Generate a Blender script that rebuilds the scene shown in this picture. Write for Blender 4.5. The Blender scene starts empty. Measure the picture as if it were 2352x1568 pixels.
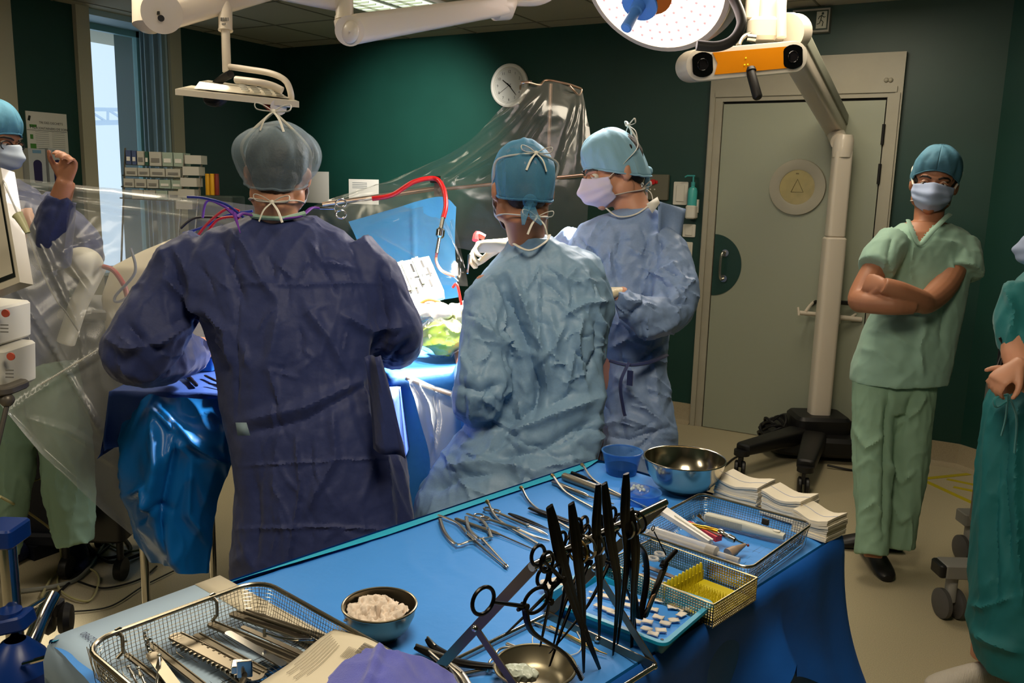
import bpy, bmesh, math, random
import numpy as np
from mathutils import Vector, Matrix, noise, Euler, Quaternion
random.seed(7)
SC = bpy.context.scene; COL = SC.collection
# ---------------- camera ----------------
F = 1966.0; H = 1.60
_y, _p, _r = [math.radians(a) for a in (29.608, 10.143, 1.4757)]
FW = np.array([-math.sin(_y)*math.cos(_p), math.cos(_y)*math.cos(_p), -math.sin(_p)])
_rt = np.array([math.cos(_y), math.sin(_y), 0.0]); _up = np.cross(_rt, FW)
RR = math.cos(_r)*_rt + math.sin(_r)*_up; UU = -math.sin(_r)*_rt + math.cos(_r)*_up
CAMP = np.array([0.0, 0.0, H])
cd = bpy.data.cameras.new('camera'); cam = bpy.data.objects.new('camera', cd); COL.objects.link(cam)
cd.sensor_width = 36.0; cd.lens = F/2352*36; cd.clip_start = 0.05
cam.matrix_world = Matrix(((RR[0], UU[0], -FW[0], 0), (RR[1], UU[1], -FW[1], 0), (RR[2], UU[2], -FW[2], H), (0, 0, 0, 1)))
SC.camera = cam
SC.view_settings.view_transform = 'Standard'; SC.view_settings.look = 'None'
SC.view_settings.exposure = -0.12; SC.view_settings.gamma = 1.0
SC.cycles.max_bounces = 7; SC.cycles.diffuse_bounces = 3; SC.cycles.transparent_max_bounces = 20
SC.cycles.caustics_reflective = False; SC.cycles.caustics_refractive = False
SC.cycles.sample_clamp_indirect = 4.0
try:
    SC.cycles.use_denoising = True
except Exception: pass
def ray(x, y): return FW + RR*(x-1176)/F - UU*(y-784)/F
def D(x, y, d): return CAMP + ray(x, y)*d                       # point at a camera distance
def Z(x, y, z): v = ray(x, y); return CAMP + v*(z-H)/v[2]       # point on a level plane
def Yp(x, y, Y): v = ray(x, y); return CAMP + v*Y/v[1]          # point on a plane facing the back wall
def Xp(x, y, X): v = ray(x, y); return CAMP + v*X/v[0]
def pix(P):
    v = np.asarray(P, float) - CAMP; d = v@FW
    return 1176+F*(v@RR)/d, 784-F*(v@UU)/d, d
YW = 5.72; XW = -5.635; CZ = 2.745
# ---------------- world and lights ----------------
w = bpy.data.worlds.new('world'); SC.world = w; w.use_nodes = True
w.node_tree.nodes['Background'].inputs[0].default_value = (0.60, 0.78, 0.96, 1)
w.node_tree.nodes['Background'].inputs[1].default_value = 1.45
def area(name, loc, target, sx, sy, power, color, spread=180):
    l = bpy.data.lights.new(name, 'AREA'); l.shape = 'RECTANGLE'; l.size = sx; l.size_y = sy
    l.energy = power; l.color = color; l.spread = math.radians(spread)
    o = bpy.data.objects.new(name, l); COL.objects.link(o); o.location = loc
    o.rotation_euler = (Vector(target)-Vector(loc)).to_track_quat('-Z', 'Y').to_euler(); return o
WARM = (1.0, 0.87, 0.67)
area('ceiling_light_lamp', (-3.1, 2.3, 2.70), (-3.1, 2.3, 0), 0.6, 1.2, 36, (1.0, .87, .66))
area('ceiling_light_lamp', (-0.5, 1.2, 2.70), (-0.7, 1.8, 0), 0.6, 1.2, 52, (1.0, .86, .64))
area('ceiling_light_lamp', (-0.9, 4.2, 2.70), (-0.9, 4.2, 0), 0.6, 1.2, 32, WARM)
area('ceiling_light_lamp', (-2.6, -0.7, 2.70), (-2.6, -0.7, 0), 0.6, 1.2, 22, WARM)
def spot(name, loc, target, power, ang, blend, color, r=0.12):
    l = bpy.data.lights.new(name, 'SPOT'); l.energy = power; l.spot_size = math.radians(ang); l.spot_blend = blend
    l.color = color; l.shadow_soft_size = r
    o = bpy.data.objects.new(name, l); COL.objects.link(o); o.location = loc
    o.rotation_euler = (Vector(target)-Vector(loc)).to_track_quat('-Z', 'Y').to_euler(); return o
LAMP_C = D(1507, -42, 3.35)                # centre of the surgical lamp head's face
FIELD = D(1000, 690, 3.0)                  # the lit operating field
spot('surgical_lamp_beam', tuple(LAMP_C + (FIELD-LAMP_C)*0.30), tuple(FIELD), 2600, 36, 0.9, (1.0, .93, .82), 0.12)
spot('surgical_lamp_spill', tuple(LAMP_C + (FIELD-LAMP_C)*0.26), tuple(FIELD), 120, 110, 1.0, (1.0, .92, .84), 0.2)
spot('second_lamp_beam', (-2.35, 3.3, 2.62), tuple(Yp(965, 320, 5.7)), 1100, 33, 1.0, (1.0, .95, .88), 0.10)
spot('overhead_lamp_beam', (-1.62, 2.15, 2.66), tuple(FIELD), 900, 30, 1.0, (1.0, .93, .84), 0.15)
# ---------------- helpers ----------------
def s2l(c):
    return tuple(((v/255)/12.92 if v/255 <= 0.04045 else ((v/255+0.055)/1.055)**2.4) for v in c)
MATS = {}
def mat(name, col=(200, 200, 200), rough=0.5, metal=0.0, spec=0.5, bump=None, var=None, sss=0, trans=0, alpha=None, coat=0, emit=None, sheen=0, ior=1.45):
    """bump=(scale, strength, distance[, stretch]); var=(scale, amount) albedo variation"""
    if name in MATS: return MATS[name]
    m = bpy.data.materials.new(name); m.use_nodes = True; nt = m.node_tree; b = nt.nodes['Principled BSDF']
    c = s2l(col)+(1,)
    b.inputs['Base Color'].default_value = c; b.inputs['Roughness'].default_value = rough; b.inputs['Metallic'].default_value = metal
    b.inputs['Specular IOR Level'].default_value = spec; b.inputs['IOR'].default_value = ior
    if sss: b.inputs['Subsurface Weight'].default_value = sss; b.inputs['Subsurface Radius'].default_value = (.01, .004, .002); b.inputs['Subsurface Scale'].default_value = 1.0
    if trans: b.inputs['Transmission Weight'].default_value = trans
    if coat: b.inputs['Coat Weight'].default_value = coat
    if sheen: b.inputs['Sheen Weight'].default_value = sheen
    if emit: b.inputs['Emission Color'].default_value = s2l(emit[0])+(1,); b.inputs['Emission Strength'].default_value = emit[1]
    tc = nt.nodes.new('ShaderNodeTexCoord')
    if var:
        n = nt.nodes.new('ShaderNodeTexNoise'); n.inputs['Scale'].default_value = var[0]; n.inputs['Detail'].default_value = 5
        nt.links.new(tc.outputs['Object'], n.inputs['Vector'])
        mx = nt.nodes.new('ShaderNodeMixRGB'); mx.blend_type = 'MULTIPLY'; mx.inputs[1].default_value = c
        rp = nt.nodes.new('ShaderNodeValToRGB'); a = 1-var[1]
        rp.color_ramp.elements[0].color = (a, a, a, 1); rp.color_ramp.elements[1].color = (1, 1, 1, 1)
        rp.color_ramp.elements[0].position = .35; rp.color_ramp.elements[1].position = .65
        nt.links.new(n.outputs['Fac'], rp.inputs[0]); mx.inputs[0].default_value = 1
        nt.links.new(rp.outputs[0], mx.inputs[2]); nt.links.new(mx.outputs[0], b.inputs['Base Color'])
    if bump:
        n = nt.nodes.new('ShaderNodeTexNoise'); n.inputs['Scale'].default_value = bump[0]; n.inputs['Detail'].default_value = 4
        mp = nt.nodes.new('ShaderNodeMapping')
        if len(bump) > 3: mp.inputs['Scale'].default_value = bump[3]
        nt.links.new(tc.outputs['Object'], mp.inputs['Vector']); nt.links.new(mp.outputs[0], n.inputs['Vector'])
        bp = nt.nodes.new('ShaderNodeBump'); bp.inputs['Strength'].default_value = bump[1]; bp.inputs['Distance'].default_value = bump[2]
        nt.links.new(n.outputs['Fac'], bp.inputs['Height']); nt.links.new(bp.outputs[0], b.inputs['Normal'])
    if alpha is not None:
        out = nt.nodes['Material Output']; tr = nt.nodes.new('ShaderNodeBsdfTransparent'); ms = nt.nodes.new('ShaderNodeMixShader')
        lw = nt.nodes.new('ShaderNodeLayerWeight'); lw.inputs['Blend'].default_value = alpha[1]
        mr = nt.nodes.new('ShaderNodeMapRange'); mr.inputs['To Min'].default_value = alpha[0]; mr.inputs['To Max'].default_value = alpha[2]
        nt.links.new(lw.outputs['Facing'], mr.inputs['Value']); nt.links.new(mr.outputs[0], ms.inputs[0])
        if len(alpha) > 3: tr.inputs[0].default_value = s2l(alpha[3])+(1,)
        nt.links.new(tr.outputs[0], ms.inputs[1]); nt.links.new(b.outputs[0], ms.inputs[2]); nt.links.new(ms.outputs[0], out.inputs[0])
    MATS[name] = m; return m
def V3(a): return Vector((float(a[0]), float(a[1]), float(a[2])))
def frame_z(d):
    d = V3(d).normalized(); a = Vector((0, 0, 1)) if abs(d.z) < .95 else Vector((1, 0, 0))
    x = a.cross(d).normalized(); y = d.cross(x); return x, y, d
class MB:
    def __init__(s): s.v = []; s.f = []; s.mi = []; s.cur = 0
    def add(s, vs, fs):
        o = len(s.v); s.v += [tuple(map(float, v)) for v in vs]; s.f += [tuple(i+o for i in f) for f in fs]; s.mi += [s.cur]*len(fs); return s
    def box(s, c, size, rz=0, M=None):
        hx, hy, hz = [a/2 for a in size]; R = M if M is not None else Matrix.Rotation(rz, 3, 'Z')
        vs = [V3(c)+R@Vector((x*hx, y*hy, z*hz)) for z in (-1, 1) for y in (-1, 1) for x in (-1, 1)]
        return s.add(vs, [(0, 2, 3, 1), (4, 5, 7, 6), (0, 1, 5, 4), (2, 6, 7, 3), (0, 4, 6, 2), (1, 3, 7, 5)])
    def rbox(s, c, size, r=.01, rz=0, M=None, seg=3):
        """box with rounded vertical edges and softened rim"""
        hx, hy, hz = [a/2 for a in size]; R = M if M is not None else Matrix.Rotation(rz, 3, 'Z'); r = min(r, hx*.98, hy*.98)
        rings = []; e = min(r*.4, hz*.4)
        for z, ins in ((-hz, e), (-hz+e, 0), (hz-e, 0), (hz, e)):
            ring = []
            for k, (sx, sy) in enumerate(((1, 1), (-1, 1), (-1, -1), (1, -1))):
                for j in range(seg+1):
                    a = (k+j/seg)*math.pi/2
                    ring.append(V3(c)+R@Vector((sx*(hx-r)+math.cos(a)*(r-ins), sy*(hy-r)+math.sin(a)*(r-ins), z)))
            rings.append(ring)
        return s.rings(rings)
    def rings(s, rings, caps=True, closed=True):
        n = len(rings[0]); vs = [p for r in rings for p in r]; fs = []
        for i in range(len(rings)-1):
            for j in range(n if closed else n-1):
                k = (j+1) % n; fs.append((i*n+j, i*n+k, (i+1)*n+k, (i+1)*n+j))
        if caps: fs.append(tuple(range(n-1, -1, -1))); fs.append(tuple((len(rings)-1)*n+j for j in range(n)))
        return s.add(vs, fs)
    def cyl(s, a, b, r, r2=None, n=16): return s.tube([a, b], [r, r if r2 is None else r2], n)
    def tube(s, pts, r, n=10, caps=True, flat=1.0, up=None):
        pts = [V3(p) for p in pts]; N = len(pts)
        if not hasattr(r, '__len__'): r = [r]*N
        ts = [((pts[min(i+1, N-1)]-pts[max(i-1, 0)]).normalized()) for i in range(N)]
        x, y, _ = frame_z(ts[0])
        if up is not None: y = V3(up); y = (y-y.dot(ts[0])*ts[0]).normalized(); x = y.cross(ts[0])
        rings = []
        for i in range(N):
            if i: q = ts[i-1].rotation_difference(ts[i]); x = q@x; y = q@y
            rings.append([pts[i]+x*(math.cos(2*math.pi*k/n)*r[i])+y*(math.sin(2*math.pi*k/n)*r[i]*flat) for k in range(n)])
        return s.rings(rings, caps)
    def ell(s, c, rad, M=None, n=16, m=10):
        vs = []; R = M if M is not None else Matrix.Identity(3); c = V3(c)
        if not hasattr(rad, '__len__'): rad = (rad,)*3
        for i in range(1, m):
            a = math.pi*i/m
            for j in range(n):
                b = 2*math.pi*j/n; vs.append(c+R@Vector((rad[0]*math.sin(a)*math.cos(b), rad[1]*math.sin(a)*math.sin(b), rad[2]*math.cos(a))))
        vs += [c+R@Vector((0, 0, rad[2])), c-R@Vector((0, 0, rad[2]))]; fs = []
        for i in range(m-2):
            for j in range(n): k = (j+1) % n; fs.append((i*n+j, (i+1)*n+j, (i+1)*n+k, i*n+k))
        T = (m-1)*n
        for j in range(n): k = (j+1) % n; fs.append((T, j, k)); fs.append((T+1, (m-2)*n+k, (m-2)*n+j))
        return s.add(vs, fs)
    def lathe(s, prof, c=(0, 0, 0), axis=(0, 0, 1), n=32, caps=False):
        x, y, z = frame_z(axis); c = V3(c)
        return s.rings([[c+z*h+x*(math.cos(2*math.pi*k/n)*r)+y*(math.sin(2*math.pi*k/n)*r) for k in range(n)] for r, h in prof], caps)
    def prism(s, pts, d):
        """outline points (3D, planar) thickened by vector d"""
        pts = [V3(p) for p in pts]; n = len(pts); d = V3(d)
        return s.add(pts+[p+d for p in pts], [tuple(range(n-1, -1, -1)), tuple(range(n, 2*n))]+[(i, (i+1) % n, n+(i+1) % n, n+i) for i in range(n)])
    def grid(s, P):
        """P: 2D list of points"""
        n, m = len(P), len(P[0])
        return s.add([p for r in P for p in r], [(i*m+j, i*m+j+1, (i+1)*m+j+1, (i+1)*m+j) for i in range(n-1) for j in range(m-1)])
def tagp(o, label=None, cat=None, group=None, kind=None):
    if label: o['label'] = label
    if cat: o['category'] = cat
    if group: o['group'] = group
    if kind: o['kind'] = kind
    return o
def obj(name, mb, m, parent=None, smooth=True, label=None, cat=None, group=None, kind=None, solid=0, angle=35, subsurf=0, base=None):
    """one mesh object; verts in world coordinates, moved into its thing's frame"""
    me = bpy.data.meshes.new(name)
    if isinstance(mb, MB): vs, fs = mb.v, mb.f
    else: vs, fs = mb
    vs = np.array(vs, dtype=float).reshape(-1, 3)
    if parent is None:
        off = np.array([(vs[:, 0].min()+vs[:, 0].max())/2, (vs[:, 1].min()+vs[:, 1].max())/2, vs[:, 2].min()]) if base is None else np.array(base, float)
    else:
        p = parent; off = np.zeros(3)
        while p is not None: off += np.array(p.location); p = p.parent
    me.from_pydata((vs-off).tolist(), [], fs if isinstance(fs, list) else fs.tolist())
    for x in (m if isinstance(m, (list, tuple)) else [m]): me.materials.append(x)
    if isinstance(mb, MB) and isinstance(m, (list, tuple)): me.polygons.foreach_set('material_index', mb.mi)
    me.validate(); me.update()
    if smooth:
        me.polygons.foreach_set('use_smooth', [True]*len(me.polygons))
        if angle:
            bm = bmesh.new(); bm.from_mesh(me); bmesh.ops.recalc_face_normals(bm, faces=bm.faces)
            a = math.radians(angle)
            for e in bm.edges:
                if len(e.link_faces) == 2 and e.calc_face_angle(0) > a: e.smooth = False
            bm.to_mesh(me); bm.free()
    o = bpy.data.objects.new(name, me); COL.objects.link(o)
    if parent is None: o.location = off
    else: o.parent = parent
    if solid: md = o.modifiers.new('s', 'SOLIDIFY'); md.thickness = solid; md.offset = 0
    if subsurf: md = o.modifiers.new('ss', 'SUBSURF'); md.levels = subsurf; md.render_levels = subsurf
    return tagp(o, label, cat, group, kind)
def thing(name, loc, label, cat, group=None, rz=0, kind=None):
    o = bpy.data.objects.new(name, None); COL.objects.link(o); o.location = tuple(map(float, loc)); o.rotation_euler = (0, 0, rz); o.empty_display_size = .05
    return tagp(o, label, cat, group, kind)
def kids(o): return [c for c in COL.objects if c.parent == o]
def copy_tree(o, parent=None, label=None):
    c = o.copy(); COL.objects.link(c); c.parent = parent
    for ch in kids(o): copy_tree(ch, c)
    if label: c['label'] = label
    return c
def struct(name, mb, m, parent=None, **k): return obj(name, mb, m, parent, kind=None if parent else 'structure', **k)
def text_mb(mb, txt, origin, xdir, ydir, size, thick=.0008):
    """lettering as raised mesh glyphs"""
    cu = bpy.data.curves.new('t', 'FONT'); cu.body = txt; cu.size = size; cu.resolution_u = 2
    to = bpy.data.objects.new('t', cu); COL.objects.link(to); dg = bpy.context.evaluated_depsgraph_get(); dg.update()
    me = to.evaluated_get(dg).to_mesh(); x = V3(xdir).normalized(); y = V3(ydir).normalized(); z = x.cross(y); o = V3(origin)+z*thick
    mb.add([o+x*v.co.x+y*v.co.y for v in me.vertices], [tuple(p.vertices) for p in me.polygons])
    to.evaluated_get(dg).to_mesh_clear(); COL.objects.unlink(to); bpy.data.objects.remove(to); bpy.data.curves.remove(cu)
def spline(pts, n=8, closed=False):
    """Catmull-Rom through points"""
    P = [np.array(p, float) for p in pts]; out = []
    N = len(P)
    for i in range(N if closed else N-1):
        a, b, c, d = (P[(i-1) % N], P[i], P[(i+1) % N], P[(i+2) % N]) if closed else (P[max(i-1, 0)], P[i], P[i+1], P[min(i+2, N-1)])
        for k in range(n):
            t = k/n; out.append(.5*((2*b)+(-a+c)*t+(2*a-5*b+4*c-d)*t*t+(-a+3*b-3*c+d)*t**3))
    if not closed: out.append(P[-1])
    return out
# ================= SETTING =================
M_GREEN = mat('green_wall_paint', (15, 58, 49), .45, var=(3, .12), bump=(600, .1, .002))
M_CREAM = mat('cream_panel', (176, 172, 150), .5)
M_CEIL = mat('ceiling_tile', (178, 172, 148), .8, bump=(300, .15, .002))
M_FLOOR = mat('speckled_vinyl', (186, 174, 142), .38, var=(260, .22))
M_BASE = mat('vinyl_baseboard', (172, 158, 130), .4, var=(260, .22))
M_DOORG = mat('pale_green_door', (152, 157, 138), .4)
M_FRAME = mat('door_frame_paint', (165, 160, 142), .45, var=(8, .06))
M_DARK = mat('black_gap', (14, 14, 13), .7)
M_STEEL = mat('steel', (190, 186, 176), .25, 1.0)
M_WHITE = mat('white_plastic', (214, 210, 198), .4)
M_YEL = mat('yellow_floor_tape', (176, 160, 20), .5)
X1, Y0 = 1.5, -1.9
m = MB(); m.box((-2.2, 1.95, -.05), (9.6, 8.2, .1)); struct('floor', m, M_FLOOR)
m = MB(); m.box((-2.2, 1.95, CZ+.05), (9.6, 8.2, .1)); struct('ceiling', m, M_CEIL)
CX = -.1                                                        # where the corner wall begins
m = MB(); m.box(((XW+CX)/2-.1, YW+.06, CZ/2), (CX-XW+.2, .12, CZ)); struct('wall_back', m, M_GREEN)
def wallseg(name, a, b, t=.12, mt=M_GREEN, z0=0, z1=CZ):
    a = np.array(a); b = np.array(b); d = (b-a)/np.linalg.norm(b-a); n = np.array([d[1], -d[0]])
    m = MB(); m.prism([(a[0], a[1], z0), (b[0], b[1], z0), (b[0]-n[0]*t, b[1]-n[1]*t, z0), (a[0]-n[0]*t, a[1]-n[1]*t, z0)], (0, 0, z1-z0)); return struct(name, m, mt)
wallseg('wall_corner', (CX, YW), (X1, YW-1.2))
wallseg('wall_right', (X1, YW-1.2), (X1, Y0)); wallseg('wall_front', (X1, Y0), (XW, Y0))
# left wall with a deep window recess
WY0 = Xp(192, 30, XW)[1]; WY1 = Xp(388, 200, XW)[1]; RD = .34
m = MB(); m.box((XW-.31, (Y0+WY0)/2, CZ/2), (.62, WY0-Y0, CZ)); m.box((XW-.31, (WY1+YW)/2, CZ/2), (.62, YW-WY1, CZ))
m.box((XW-.31, (WY0+WY1)/2, .45), (.62, WY1-WY0, .9)); struct('wall_left', m, M_GREEN)
M_REV = mat('reveal_paint', (170, 196, 206), .5)
wn = thing('window_1', (XW, (WY0+WY1)/2, .9), 'tall narrow window in a deep pale blue recess beside the poster', 'window', kind='structure')
m = MB(); m.box((XW-RD/2, WY1-.008, (CZ+.9)/2), (RD, .016, CZ-.9)); m.box((XW-RD/2, (WY0+WY1)/2, CZ-.02), (RD, WY1-WY0, .04)); m.box((XW-RD/2, (WY0+WY1)/2, .91), (RD, WY1-WY0, .02))
m.box((XW-RD/2, WY0+.004, (CZ+.9)/2), (RD, .008, CZ-.9))
obj('window_frame', m, M_REV, wn)
m = MB()
for k, (x, wd, dp) in enumerate(((-.25, .012, .03), (-.19, .012, .04), (-.09, .012, .04), (-.015, .02, .03))): m.box((XW+x, WY1-.016-dp/2, 1.82), (wd, dp, CZ-.95))
obj('blind_rail', m, mat('rail', (120, 142, 146), .4), wn)
m = MB(); m.box((XW-RD+.03, WY1-.03, 1.82), (.05, .04, CZ-.92)); m.box((XW-RD+.03, (WY0+WY1)/2, CZ-.06), (.05, WY1-WY0-.02, .05)); obj('sash', m, mat('sash', (110, 160, 160), .4), wn)
M_GLASS = mat('pane_glass', (230, 240, 245), .02, alpha=(.03, .5, .35))
m = MB(); m.box((XW-RD+.02, (WY0+WY1)/2, 1.8), (.006, WY1-WY0-.03, CZ-.95)); obj('pane', m, M_GLASS, wn, smooth=False)
# cream vertical panels on the left wall
def lpanel(x0, x1, name='trim_1', t=.03, mt=M_CREAM, z0=0, z1=CZ):
    a = Xp(x0, 200, XW)[1]; b = Xp(x1, 200, XW)[1]
    m = MB(); m.box((XW+t/2, (a+b)/2, (z0+z1)/2), (t, abs(b-a), z1-z0)); return struct(name, m, mt)
lpanel(-260, 28, 'trim_1', .05); lpanel(176, 206, 'trim_2', .04); lpanel(389, 414, 'trim_3', .03)
m = MB(); m.box((XW+.012, (Y0+WY0)/2, .07), (.024, WY0-Y0-.3, .14)); struct('baseboard_left', m, M_BASE)
# ceiling grid
m = MB()
for i in range(-9, 3):
    m.box((.1+i*.62, 1.95, CZ-.002), (.012, 7.6, .004))
for j in range(-3, 10): m.box((-2.1, YW-.22-j*.62, CZ-.002), (7.2, .012, .004))
struct('trim_4', m, mat('ceiling_joint', (120, 116, 98), .7))
# baseboards
dl = Yp(1590, 960, YW)[0]; dr = Yp(2043, 560, YW)[0]
for nm, a, b in (('baseboard_back', (XW, YW), (dl-.01, YW)), ('baseboard_right', (dr+.0, YW), (CX, YW)), ('baseboard_corner', (CX, YW), (X1, YW-1.2))):
    a = np.array(a); b = np.array(b); d = (b-a)/np.linalg.norm(b-a); n = np.array([d[1], -d[0]]); m = MB(); R = []
    for e in (a, b):
        R.append([(e[0]+n[0]*o, e[1]+n[1]*o, z) for o, z in ((-.01, 0), (.07, 0), (.04, .006), (.02, .02), (.012, .05), (.012, .14), (-.01, .14))])
    m.rings(R); struct(nm, m, M_BASE)
# door
dn = thing('door_1', ((dl+dr)/2, YW, 0), 'pale green door with round porthole and dark green half disc behind steel handle', 'door', kind='structure')
xL, xR = Yp(1640, 600, YW)[0]-.01, Yp(2040, 233, YW)[0]; zT = Yp(1665, 235, YW)[2]
FL, FR, FT = Yp(1638, 190, YW)[0], Yp(2085, 120, YW)[0], Yp(2085, 120, YW)[2]
xL = Yp(1665, 235, YW)[0]
m = MB(); f = .045
m.box(((FL+xL)/2, YW-f/2, FT/2), (xL-FL, f, FT)); m.box(((FR+xR)/2, YW-f/2, FT/2), (FR-xR, f, FT)); m.box(((xL+xR)/2, YW-f/2, (FT+zT)/2), (xR-xL, f, FT-zT))
for a, b in ((FL, xL), (xR, FR)): m.box(((a+b)/2+(-.02 if a == FL else .015), YW-f-.006, zT/2), ((b-a)*.35, .014, zT+.05))
m.box(((xL+xR)/2, YW-f-.006, zT+.045), (xR-xL+.1, .014, .035))
obj('door_frame', m, M_FRAME, dn)
m = MB(); m.box(((xL+xR)/2, YW-.008, zT/2), (xR-xL, .016, zT)); obj('door_gap', m, M_DARK, dn)
m = MB(); m.box(((xL+xR)/2, YW-.026, zT/2-.006), (xR-xL-.014, .03, zT-.02)); dl_ = obj('door_leaf', m, M_DOORG, dn)
pc = Yp(1831, 430, YW-.05); m = MB(); m.lathe([(.108, -.002), (.108, .014), (.118, .018), (.172, .014), (.176, -.005)], (pc[0], YW-.045, pc[2]), (0, -1, 0), 48)
pw = obj('porthole_ring', m, M_FRAME, dn)
m = MB(); m.lathe([(.0, .008), (.108, .008)], (pc[0], YW-.045, pc[2]), (0, -1, 0), 48); obj('porthole_glass', m, mat('porthole_lit', (120, 108, 70), .15, var=(9, .5), emit=((150, 132, 84), .38)), pw)
m = MB(); m.tube([(pc[0]-.035, YW-.056, pc[2]-.03), (pc[0]+.0, YW-.056, pc[2]+.05), (pc[0]+.04, YW-.056, pc[2]-.03), (pc[0]-.035, YW-.056, pc[2]-.03)], .002, 6)
for k in range(3): m.box((pc[0]-.01+k*.006, YW-.055, pc[2]+.085), (.004, .002, .008))
obj('porthole_sign', m, mat('brownline', (98, 84, 52), .5), pw)
hc = Yp(1640, 608, YW-.05); r = .205; pts = [(xL+.008, YW-.043, hc[2]-r)]
for k in range(33): a = -math.pi/2+math.pi*k/32; pts.append((xL+.008+math.cos(a)*r*.92, YW-.043, hc[2]+math.sin(a)*r))
m = MB(); m.prism(pts, (0, -.003, 0)); obj('push_plate', m, M_GREEN, dn)
hp = Yp(1664, 610, YW-.05); m = MB()
m.tube(spline([(hp[0], YW-.05, hp[2]+.085), (hp[0]-.01, YW-.09, hp[2]+.085), (hp[0]-.015, YW-.095, hp[2]), (hp[0]-.01, YW-.09, hp[2]-.085), (hp[0], YW-.05, hp[2]-.085)], 6), .008, 10)
for s in (-1, 1): m.cyl((hp[0], YW-.044, hp[2]+s*.085), (hp[0], YW-.056, hp[2]+s*.085), .024)
obj('door_handle', m, M_STEEL, dn)
for yy in (310, 400):
    q = Yp(2035, yy, YW); m = MB(); m.cyl((xR-.004, YW-.055, q[2]-.06), (xR-.004, YW-.055, q[2]+.06), .009); obj('hinge', m, M_DARK, dn)
m = MB()
for px_ in (2038, 2048): q = Yp(px_, 186, YW); m.ell((q[0], YW-f-.004, q[2]), (.014, .012, .014), n=10, m=6)
q = Yp(1852, 190, YW); m.ell((q[0], YW-f-.004, q[2]), (.012, .012, .012), n=10, m=6); obj('screw_cap', m, M_FRAME, dn)
# yellow floor marking
m = MB()
def ftape(a, b, wd=.035):
    a = Z(*a, 0)[:2]; b = Z(*b, 0)[:2]; d = (b-a)/np.linalg.norm(b-a); n = np.array([-d[1], d[0]])*wd/2
    m.prism([(a[0]+n[0], a[1]+n[1], .0), (b[0]+n[0], b[1]+n[1], .0), (b[0]-n[0], b[1]-n[1], .0), (a[0]-n[0], a[1]-n[1], .0)], (0, 0, .0015))
for a, b in (((2115, 1100), (2230, 1088)), ((2115, 1100), (2245, 1160)), ((2175, 1100), (2260, 1118)), ((2190, 1118), (2270, 1135))): ftape(a, b)
obj('floor_marking', m, M_YEL, label='yellow hatched tape marking on the floor by the dark green corner', cat='floor marking', base=(float(Z(2115, 1100, 0)[0]), float(Z(2115, 1100, 0)[1]), 0))
# world outside: crane jib
m = MB(); P = lambda x, y: Xp(x, y, -45.)
a0, a1, b0, b1 = P(150, 250), P(420, 254), P(150, 283), P(420, 279)
m.cyl(a0, a1, .12, n=6); m.cyl(b0, b1, .16, n=6)
for k in range(6):
    t = k/6; q = a0+(a1-a0)*t; q2 = b0+(b1-b0)*(t+1/6); q3 = b0+(b1-b0)*t; m.cyl(q, q3, .08, n=5); m.cyl(q, q2, .08, n=5)
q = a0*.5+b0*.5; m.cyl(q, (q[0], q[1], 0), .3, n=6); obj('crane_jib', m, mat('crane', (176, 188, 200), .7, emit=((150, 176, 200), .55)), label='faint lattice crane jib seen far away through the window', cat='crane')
# ceiling light troffers
def troffer(x, y, label, lx=.6, ly=1.2):
    t = thing('ceiling_light', (x, y, CZ), label, 'ceiling light')
    m = MB(); m.box((x, y, CZ-.012), (lx, ly, .024)); obj('light_housing', m, M_WHITE, t)
    for s in (-1, 1):
        m = MB(); m.box((x+s*lx*.25, y, CZ-.027), (lx*.36, ly*.94, .008)); obj('diffuser', m, mat('tube_light', (255, 255, 240), .5, emit=((235, 255, 225), 1.8)), t)
        m = MB()
        for k in range(16): m.box((x+s*lx*.25, y-ly*.45+k*ly*.06, CZ-.036), (lx*.36, .004, .012))
        m.box((x+s*lx*.25, y, CZ-.036), (.004, ly*.94, .012)); obj('louvre', m, M_STEEL, t)
tq = Z(955, 5, CZ)
troffer(tq[0]-.12, tq[1]-.52, 'lit louvred ceiling light above the white spring arm')
for x, y, l in ((-.5, 1.2, 'louvred ceiling light above the instrument table'), (-.9, 4.2, 'louvred ceiling light in front of the door')): pass
# ================= WALL FIXTURES =================
M_BLK = mat('black_plastic', (20, 19, 19), .45)
M_INK = mat('ink', (40, 42, 40), .6)
M_PAPER = mat('paper', (214, 212, 202), .7)
M_IVORY = mat('ivory_enamel', (205, 196, 176), .32, coat=.3)
M_ARMW = mat('arm_white', (216, 205, 188), .35, coat=.2)
M_CHR = mat('chrome', (215, 212, 205), .12, 1.0)
M_GREY = mat('grey_plastic', (120, 118, 112), .5)
# clock
c = Yp(1173, 197, YW); ck = thing('wall_clock', c, 'round white wall clock with black numerals on the green wall', 'clock')
m = MB(); m.lathe([(0, 0), (.152, 0), (.158, .012), (.156, .03), (.145, .036), (.132, .034), (.128, .02)], (c[0], YW, c[2]), (0, -1, 0), 48); obj('clock_case', m, M_PAPER, ck)
m = MB(); m.lathe([(0, .021), (.13, .021)], (c[0], YW, c[2]), (0, -1, 0), 48)
obj('clock_face', m, mat('clock_face', (196, 196, 188), .4), ck)
m = MB()
for k in range(1, 13):
    a = math.radians(90-30*k); tx = str(k); s = .028
    text_mb(m, tx, (c[0]+math.cos(a)*.1-.008*len(tx), YW-.0225, c[2]+math.sin(a)*.1-.010), (1, 0, 0), (0, 0, 1), s, .0)
for k in range(60):
    a = math.radians(6*k); m.box((c[0]+math.cos(a)*.12, YW-.0225, c[2]+math.sin(a)*.12), (.0025, .001, .0025))
obj('numerals', m, M_INK, ck, smooth=False)
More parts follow.
